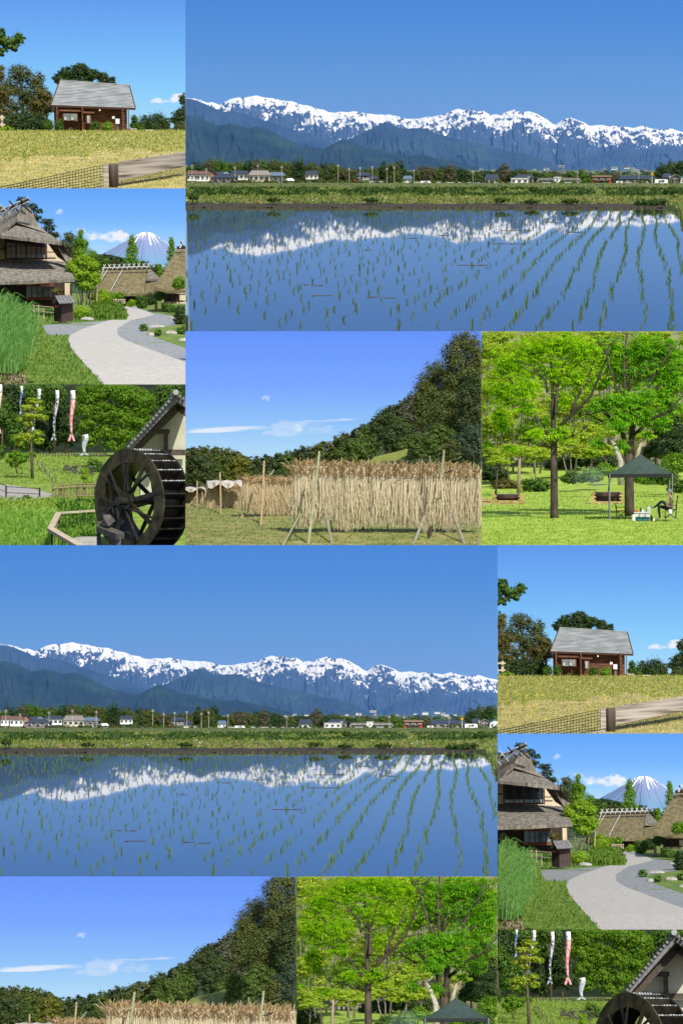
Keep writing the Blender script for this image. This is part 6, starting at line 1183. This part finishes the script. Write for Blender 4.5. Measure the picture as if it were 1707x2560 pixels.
    f0, f1 = at(988, 1104, d), at(1476, 1104, d); bk = Vector((0, w, 0)); ap = at(1236, 962, d) + bk * .5 + Vector((0, 0, u(14, d)))
    mb = MB(); n_ = 8
    for A_, B_ in ((f0, f1), (f1, f1 + bk), (f1 + bk, f0 + bk), (f0 + bk, f0)):
        for i in range(n_):
            for j in range(n_):
                def P_(a, b):
                    e = A_.lerp(B_, a); q = e.lerp(ap, b); return q - Vector((0, 0, 1)) * u(16, d) * math.sin(b * math.pi) * (.5 + .5 * abs(2 * a - 1))
                mb.face([P_(i / n_, j / n_), P_((i + 1) / n_, j / n_), P_((i + 1) / n_, (j + 1) / n_), P_(i / n_, (j + 1) / n_)])
    mb.build('roof_cloth', CG, c, True)
    vl = MB(); hv = Vector((0, 0, -u(30, d)))
    for A_, B_ in ((f0, f1), (f1, f1 + bk), (f1 + bk, f0 + bk), (f0 + bk, f0)):
        for i in range(12):
            p, q = A_.lerp(B_, i / 12), A_.lerp(B_, (i + 1) / 12); s0 = Vector((0, 0, u(5, d) * abs(math.sin(i / 12 * math.pi)))); s1 = Vector((0, 0, u(5, d) * abs(math.sin((i + 1) / 12 * math.pi)))); vl.prism([p, q, q + hv + s1, p + hv + s0], (0, .02, 0))
    vl.build('valance', mat('canopy_valance', (.018, .022, .02)), c)
    for p in (f0, f1, f0 + bk, f1 + bk):
        q = p + Vector((u(8, d) if p.x < ap.x else -u(8, d), 0, 0)); MB().tube([q, q - Vector((0, 0, u(345, d)))], u(4, d), 6).build('leg', LG, c)
        MB().tube([q - Vector((0, 0, u(342, d))), q - Vector((0, 0, u(348, d)))], u(8, d), 8).build('foot', LG, c)
    MB().prism([at(992, 1130, d), at(1006, 1134, d), at(994, 1235, d), at(980, 1235, d)], (0, .1, 0)).build('rolled_flap', mat('canopy_valance', (.018, .022, .02)), c)
    MB().zt([(1190, 1135, 1.24), (1198, 1200, 1.24)], 2, 4).build('cord', mat('cord_tan', (.3, .2, .12)), c)
    # --- camp chairs, cooler and small things
    BLK = mat('chair_black', (.015, .016, .018), rough=.5)
    def campchair(l, x, yb, w, h, seat, face, d, cl):
        t = thing('camp_chair', l, 'chair', at(x, yb, d)); dp = u(w * .8, d); s = face
        xb, xf = x - s * w * .5, x + s * w * .5
        MB().prism([at(xb, yb - seat, d), at(xb - s * w * .18, yb - h, d), at(xb - s * w * .18 + 5, yb - h, d), at(xb + 6, yb - seat, d)], (0, dp, 0)).build('backrest', cl, t)
        MB().prism([at(xb, yb - seat, d), at(xf, yb - seat - 6, d), at(xf, yb - seat, d), at(xb, yb - seat + 6, d)], (0, dp, 0)).build('seat', cl, t)
        for y_ in (0, dp):
            o = Vector((0, y_, 0)); q = lambda a, b: at(a, b, d) + o
            MB().tube([q(xb, yb), q(xf, yb - seat)], u(2.6, d), 5).build('leg', BLK, t); MB().tube([q(xf, yb), q(xb, yb - seat)], u(2.6, d), 5).build('leg', BLK, t); MB().tube([q(xb, yb), q(xb - s * w * .18, yb - h)], u(2.6, d), 5).build('back_pole', BLK, t); MB().tube([q(xb, yb - seat - 28), q(xf, yb - seat - 26), q(xf, yb)], u(2.6, d), 5).build('armrest', BLK, t)
        return t
    campchair('orange red folding camp chair beside the right chestnut', 1082, 1450, 62, 112, 62, 1, 1.255, mat('chair_red', (.5, .06, .015)))
    campchair('black folding camp chair under the seated person', 1455, 1446, 78, 175, 72, -1, 1.225, BLK)
    t = thing('cooler_box', 'white and teal cooler box on the grass under the canopy', 'cooler', at(1235, 1462, 1.225)); cw = mat('cooler_white', (.55, .57, .58)); MB().zbox(1184, 1300, 1402, 1434, 1.225, 60).build('lid_section', cw, t); MB().zbox(1188, 1296, 1434, 1462, 1.226, 58).build('base', mat('cooler_teal', (.03, .15, .18)), t); MB().zbox(1180, 1304, 1396, 1404, 1.2245, 62).build('lid', cw, t)
    for x in (1220, 1262): MB().zbox(x, x + 5, 1405, 1434, 1.2235, 3).build('latch', BLK, t)
    def small(name, l, cat, x, y, w, h, m, d=1.228): 
        mb = MB(); mb.zt([(x, y, d), (x, y - h * .7, d), (x, y - h * .85, d), (x, y - h, d)], [w / 2, w / 2, w * .35, w * .3], 8); tag(mb.build(name, m), l, cat)
    small('bowl', 'small orange red bowl on the cooler box', 'bowl', 1198, 1398, 26, 18, mat('bowl_red', (.55, .09, .02))); small('bottle', 'dark bottle standing on the cooler box', 'bottle', 1230, 1397, 14, 36, mat('bottle_dark', (.04, .05, .04), rough=.2)); small('pouch', 'white packet on the cooler box', 'packet', 1245, 1398, 22, 18, WHITE); small('box', 'pale upright carton behind the cooler box', 'carton', 1288, 1400, 36, 46, mat('carton', (.45, .5, .45)), 1.232); small('bag', 'white bag left of the cooler box', 'bag', 1176, 1462, 26, 48, WHITE, 1.222); small('can', 'black canister right of the cooler box', 'canister', 1312, 1462, 20, 42, BLK, 1.222); small('cup', 'white cup right of the black canister', 'cup', 1328, 1464, 12, 20, WHITE, 1.221); small('bag', 'small white bag hanging at the camp chair', 'bag', 1452, 1408, 28, 34, WHITE, 1.219)
    # --- seated person, facing left, one leg over the other
    d = 1.222; J = lambda x, y, o=0: at(x, y, d) + Vector((0, u(o, d), 0)); sh = 19
    bm_ = bmesh.new(); sl = bm_.verts.layers.skin.verify(); vs = {}
    def jv(k, p, r, pr=None):
        v = bm_.verts.new(p); v[sl].radius = (u(r, d), u(r, d)); vs[k] = v
        if pr: bm_.edges.new((vs[pr], v))
        else: v[sl].use_root = True
    jv('pelvis', J(1466, 1368, 20), 19); jv('waist', J(1469, 1338, 20), 18, 'pelvis'); jv('chest', J(1466, 1308, 20), 21, 'waist'); jv('neck0', J(1458, 1288, 20), 11, 'chest'); jv('neck', J(1453, 1278, 20), 8.5, 'neck0'); jv('head0', J(1449, 1262, 20), 12, 'neck'); jv('head', J(1446, 1244, 20), 15, 'head0'); jv('nose', J(1433, 1252, 20), 4, 'head0')
    for s_, n_ in ((-1, 'n'), (1, 'f')):
        o = 20 + s_ * sh; jv('sho' + n_, J(1462, 1298, o), 10, 'chest'); jv('elb' + n_, J(1452, 1336, o + s_ * 4), 8, 'sho' + n_); jv('wri' + n_, J(1424, 1330, 20 + s_ * 8), 5.5, 'elb' + n_); jv('pal' + n_, J(1414, 1328, 20 + s_ * 5), 5, 'wri' + n_)
        for q in range(4): jv('fin%s%d' % (n_, q), J(1406, 1324 + q * 3, 20 + s_ * (3 + q)), 1.8, 'pal' + n_); jv('tip%s%d' % (n_, q), J(1401, 1329 + q * 3, 20 + s_ * (2 + q)), 1.5, 'fin%s%d' % (n_, q))
        jv('thu' + n_, J(1413, 1319, 20 + s_ * 3), 2, 'pal' + n_)
    jv('hipn', J(1456, 1372, 6), 17, 'pelvis'); jv('kneen', J(1392, 1312, 10), 13, 'hipn'); jv('shinn', J(1352, 1346, 12), 10, 'kneen'); jv('ankn', J(1326, 1364, 14), 6.5, 'shinn'); jv('toen', J(1300, 1352, 14), 6, 'ankn')
    jv('hipf', J(1456, 1372, 34), 17, 'pelvis'); jv('kneef', J(1366, 1352, 32), 13, 'hipf'); jv('shinf', J(1372, 1408, 32), 10, 'kneef'); jv('ankf', J(1376, 1442, 32), 7, 'shinf'); jv('toef', J(1346, 1454, 32), 6, 'ankf')
    me = bpy.data.meshes.new('tmp'); bm_.to_mesh(me); bm_.free(); to = bpy.data.objects.new('tmp', me); col.objects.link(to); to.modifiers.new('s', 'SKIN'); sd_ = to.modifiers.new('d', 'SUBSURF'); sd_.levels = 2; sd_.render_levels = 2
    dg = bpy.context.evaluated_depsgraph_get(); body = bpy.data.meshes.new_from_object(to.evaluated_get(dg)); bpy.data.objects.remove(to)
    base = at(1440, 1456, d); per = thing('person', 'seated person in grey knit cap, brown top and dark trousers', 'person', base)
    SK = mat('skin', (.42, .24, .16), rough=.5); TOP = mat('brown_top', (.13, .09, .06), (.18, .13, .09), 4); TR = mat('dark_trousers', (.012, .013, .018), rough=.8); SHO = mat('shoe', (.16, .16, .17))
    body.materials.clear()
    for m in (SK, TOP, TR, SHO): body.materials.append(m)
    zx = lambda v: ((v.x / v.y * F + W.cx - W.ox) * W.k, (W.cy - v.z / v.y * F - W.oy) * W.k)
    idx = []
    for pl in body.polygons:
        x, y = zx(pl.center); k = 1
        if y < 1284 and x < 1470: k = 0
        elif x < 1428 and y < 1336 and y > 1314 and x > 1396 and abs(pl.center.y - J(0, 0, 20).y) < u(13, d) and x > 1404: k = 0
        elif y > 1358 or x < 1420: k = 2
        if (y > 1438) or (x < 1326): k = 3
        idx.append(k)
    body.polygons.foreach_set('material_index', idx); body.polygons.foreach_set('use_smooth', [True] * len(idx)); body.transform(Matrix.Translation(-base)); link('body', body, per)
    h = MB(); hc = J(1448, 1238, 20); h.blob(hc, u(19, d), u(18, d), u(20, d), 14); cap = h.build('knit_cap', mat('grey_knit', (.14, .15, .17), (.24, .25, .27), 7), per, True)
    bm2 = bmesh.new(); bm2.from_mesh(cap.data); bmesh.ops.bisect_plane(bm2, geom=bm2.verts[:] + bm2.edges[:] + bm2.faces[:], plane_co=hc - base + Vector((0, 0, -u(2, d))), plane_no=(0, 0, -1), clear_outer=True); bm2.to_mesh(cap.data); bm2.free()
    MB().tube([hc + Vector((0, 0, -u(3, d))), hc + Vector((0, 0, u(4, d)))], [u(19.8, d), u(19.6, d)], 14).build('cap_brim', mat('grey_knit', (.14, .15, .17)), per)
    for o in (12, 28): MB().blob(J(1433, 1245, o), u(1.6, d), u(1.6, d), u(1.6, d), 6).build('eye', BLK, per)
    MB().blob(J(1434, 1261, 20), u(1.5, d), u(5, d), u(1, d), 6).build('mouth', mat('lip', (.3, .12, .1)), per)
    for o in (5, 35): MB().blob(J(1453, 1252, o), u(3, d), u(2, d), u(5, d), 6).build('ear', SK, per)
    MB().blob(J(1456, 1256, 20), u(9, d), u(15, d), u(9, d), 8).build('hair', mat('dark_hair', (.02, .017, .015)), per, True)
    return W

# ------------------------------------------------------------------ place every set round the viewer and trim it to its own field
IW, IH = 1707.0, 2560.0
def frame(cx, cy):
    """turn a set so that its own horizon lies at this height of the view"""
    dv = Vector(((cx - IW / 2) / F, 1, (IH / 2 - cy) / F)).normalized(); nn = Vector((0, -dv.z, dv.y)).normalized()
    xv = dv.cross(nn).normalized(); zv = xv.cross(dv).normalized()
    return Matrix((xv, dv, zv)).transposed().to_4x4()
def copy_tree(o, parent=None):
    c = o.copy(); col.objects.link(c); c.parent = parent
    for ch in kids.get(o, ()): copy_tree_into(ch, c, c)
    return c
def copy_tree_into(ch, c, p):
    q = ch.copy(); col.objects.link(q); q.parent = p
    newk.setdefault(p, []).append(q)
    for g in kids.get(ch, ()): copy_tree_into(g, c, q)
def clip_mesh(o, mw, planes, limits):
    """trim what reaches out of the field; returns False if nothing is left"""
    me = o.data; n = len(me.vertices); co = np.empty(n * 3, np.float32); me.vertices.foreach_get('co', co); co = co.reshape(-1, 3).astype(float)
    A = np.array(mw); wv = co @ A[:3, :3].T + A[:3, 3]
    sd = np.stack([wv @ np.array(p) for p in planes], 1)           # >= 0 inside
    out = (sd < -1e-7 * np.abs(wv[:, 1:2]))
    if not out.any(): return True
    if out.all(0).any(): return False
    if me.get('leaf'):
        nl = len(me.loops); lv = np.empty(nl, np.int32); me.loops.foreach_get('vertex_index', lv); k = nl // len(me.polygons); Q = lv.reshape(-1, k)
        keep = ~out.any(1)[Q].any(1)
        if not keep.any(): return False
        Qk = Q[keep]; uq, inv = np.unique(Qk, return_inverse=True); inv = inv.reshape(Qk.shape).astype(np.int32)
        nm = bpy.data.meshes.new(me.name); nm.vertices.add(len(uq)); nm.vertices.foreach_set('co', co[uq].astype(np.float32).ravel()); nm.loops.add(inv.size); nm.loops.foreach_set('vertex_index', inv.ravel()); nm.polygons.add(len(inv)); nm.polygons.foreach_set('loop_start', np.arange(len(inv), dtype=np.int32) * k); nm.update(calc_edges=True)
        for m in me.materials: nm.materials.append(m)
        o.data = nm; return True
    nm = me.copy(); bm = bmesh.new(); bm.from_mesh(nm); inv = mw.inverted()
    for p in planes:
        nl_ = (mw.transposed() @ Vector((*p, 0))).to_3d(); c0 = inv @ Vector((0, 0, 0))
        r = bmesh.ops.bisect_plane(bm, geom=bm.verts[:] + bm.edges[:] + bm.faces[:], dist=1e-6, plane_co=c0, plane_no=-nl_.normalized(), clear_outer=True)
        ed = [e for e in r['geom_cut'] if isinstance(e, bmesh.types.BMEdge) and e.is_boundary]
        if ed and len(bm.faces) < 4000 and o.get('kind') != 'structure':
            try: bmesh.ops.holes_fill(bm, edges=ed, sides=0)
            except Exception: pass
    ok = len(bm.faces) > 0
    bm.to_mesh(nm); bm.free(); o.data = nm; return ok
def place(tops, cx, cy, scale, rect, ext, suffix):
    x0, y0, x1, y1 = rect; e = ext
    x0 -= e[0]; y0 -= e[1]; x1 += e[2]; y1 += e[3]
    k = lambda x: (x - IW / 2) / F
    kz = lambda y: (IH / 2 - y) / F
    planes = [(1, -k(x0), 0), (-1, k(x1), 0), (0, kz(y0), -1), (0, -kz(y1), 1)]
    M = frame(cx, cy) @ Matrix.Scale(scale / S, 4)
    for o in tops:
        o.matrix_basis = M @ o.matrix_basis
        if 'label' in o.keys(): o['label'] = o['label'] + suffix
        if 'group' in o.keys(): o['group'] = o['group'] + suffix
        if o.name.split('.')[0] in ('haze', 'smoke'):
            o.data = o.data.copy(); m = o.data.materials[0].copy(); o.data.materials[0] = m
            for nd in m.node_tree.nodes:
                if nd.name == 'density': nd.inputs[1].default_value *= S / scale
                elif nd.type == 'PRINCIPLED_VOLUME' and not nd.inputs['Density'].is_linked: nd.inputs['Density'].default_value *= S / scale
        def walk(q, mw):
            alive = False
            for ch in list(kids.get(q, ())) + list(newk.get(q, ())):
                if walk(ch, mw @ ch.matrix_basis): alive = True
            if q.type == 'MESH':
                if clip_mesh(q, mw, planes, None): return True
                if alive: q.data = bpy.data.meshes.new(q.name); return True
            if not alive: bpy.data.objects.remove(q); return False
            return True
        walk(o, o.matrix_basis.copy())

# (builder, upper field: left top right bottom, its scale, lower field shift, lower field, its scale)
PLAN = [(set_cabin, (0, 0, 464, 471), 67000, (1243, 1363), (1243, 1363, 1707, 1834), 5900),
        (set_rice, (464, 0, 1707, 828), 67000, (-464, 1363), (0, 1363, 1243, 2191), 450),
        (set_minka, (0, 471, 464, 961), 18500, (1243, 1363), (1243, 1834, 1707, 2324), 1400),
        (set_mill, (0, 961, 464, 1363), 5900, (1243, 1363), (1243, 2324, 1707, 2560), 445),
        (set_racks, (464, 828, 1203, 1363), 6500, (-464, 1363), (0, 2191, 740, 2560), 40),
        (set_park, (1203, 828, 1707, 1363), 17500, (-462, 1363), (741, 2191, 1243, 2560), 134)]
ORD = 'first second third fourth fifth sixth seventh eighth ninth tenth eleventh twelfth thirteenth fourteenth fifteenth sixteenth seventeenth eighteenth nineteenth twentieth'.split()
def tell_apart(tops):
    by = {}
    for o in tops:
        if o.get('category') and o.get('kind') != 'stuff': by.setdefault(o['label'], []).append(o)
    for l, os_ in by.items():
        if 1 < len(os_) <= 80:
            
            def key(o):
                p = o.location + (o.data.vertices[0].co if o.type == 'MESH' else Vector()); return p.x / max(p.y, 1e-6)
            os_.sort(key=key)
            for i, o in enumerate(os_):
                n = i + 1; w = ORD[i] if n <= 20 else '%d%s' % (n, {1: 'st', 2: 'nd', 3: 'rd'}.get(n % 10, 'th'))
                o['label'] = '%s, %s from left' % (l, w)
kids = {}; newk = {}
for fn, r1, s1, sh, r2, s2 in PLAN:
    st = fn(); ccx, ccy = st.cx, st.cy
    kids.clear(); newk.clear()
    for o in bpy.data.objects:
        if o.parent: kids.setdefault(o.parent, []).append(o)
    tops = list(st.objs); tell_apart(tops); cps = [copy_tree(o) for o in tops]
    def ext(r): return (60 if r[0] < 2 else 0, 60 if r[1] < 2 else 0, 60 if r[2] > 1705 else 0, 60 if r[3] > 2558 else 12)
    place(tops, ccx, ccy, s1, r1, ext(r1), ', upper view')
    place(cps, ccx + sh[0], ccy + sh[1], s2, r2, ext(r2), ', lower view')
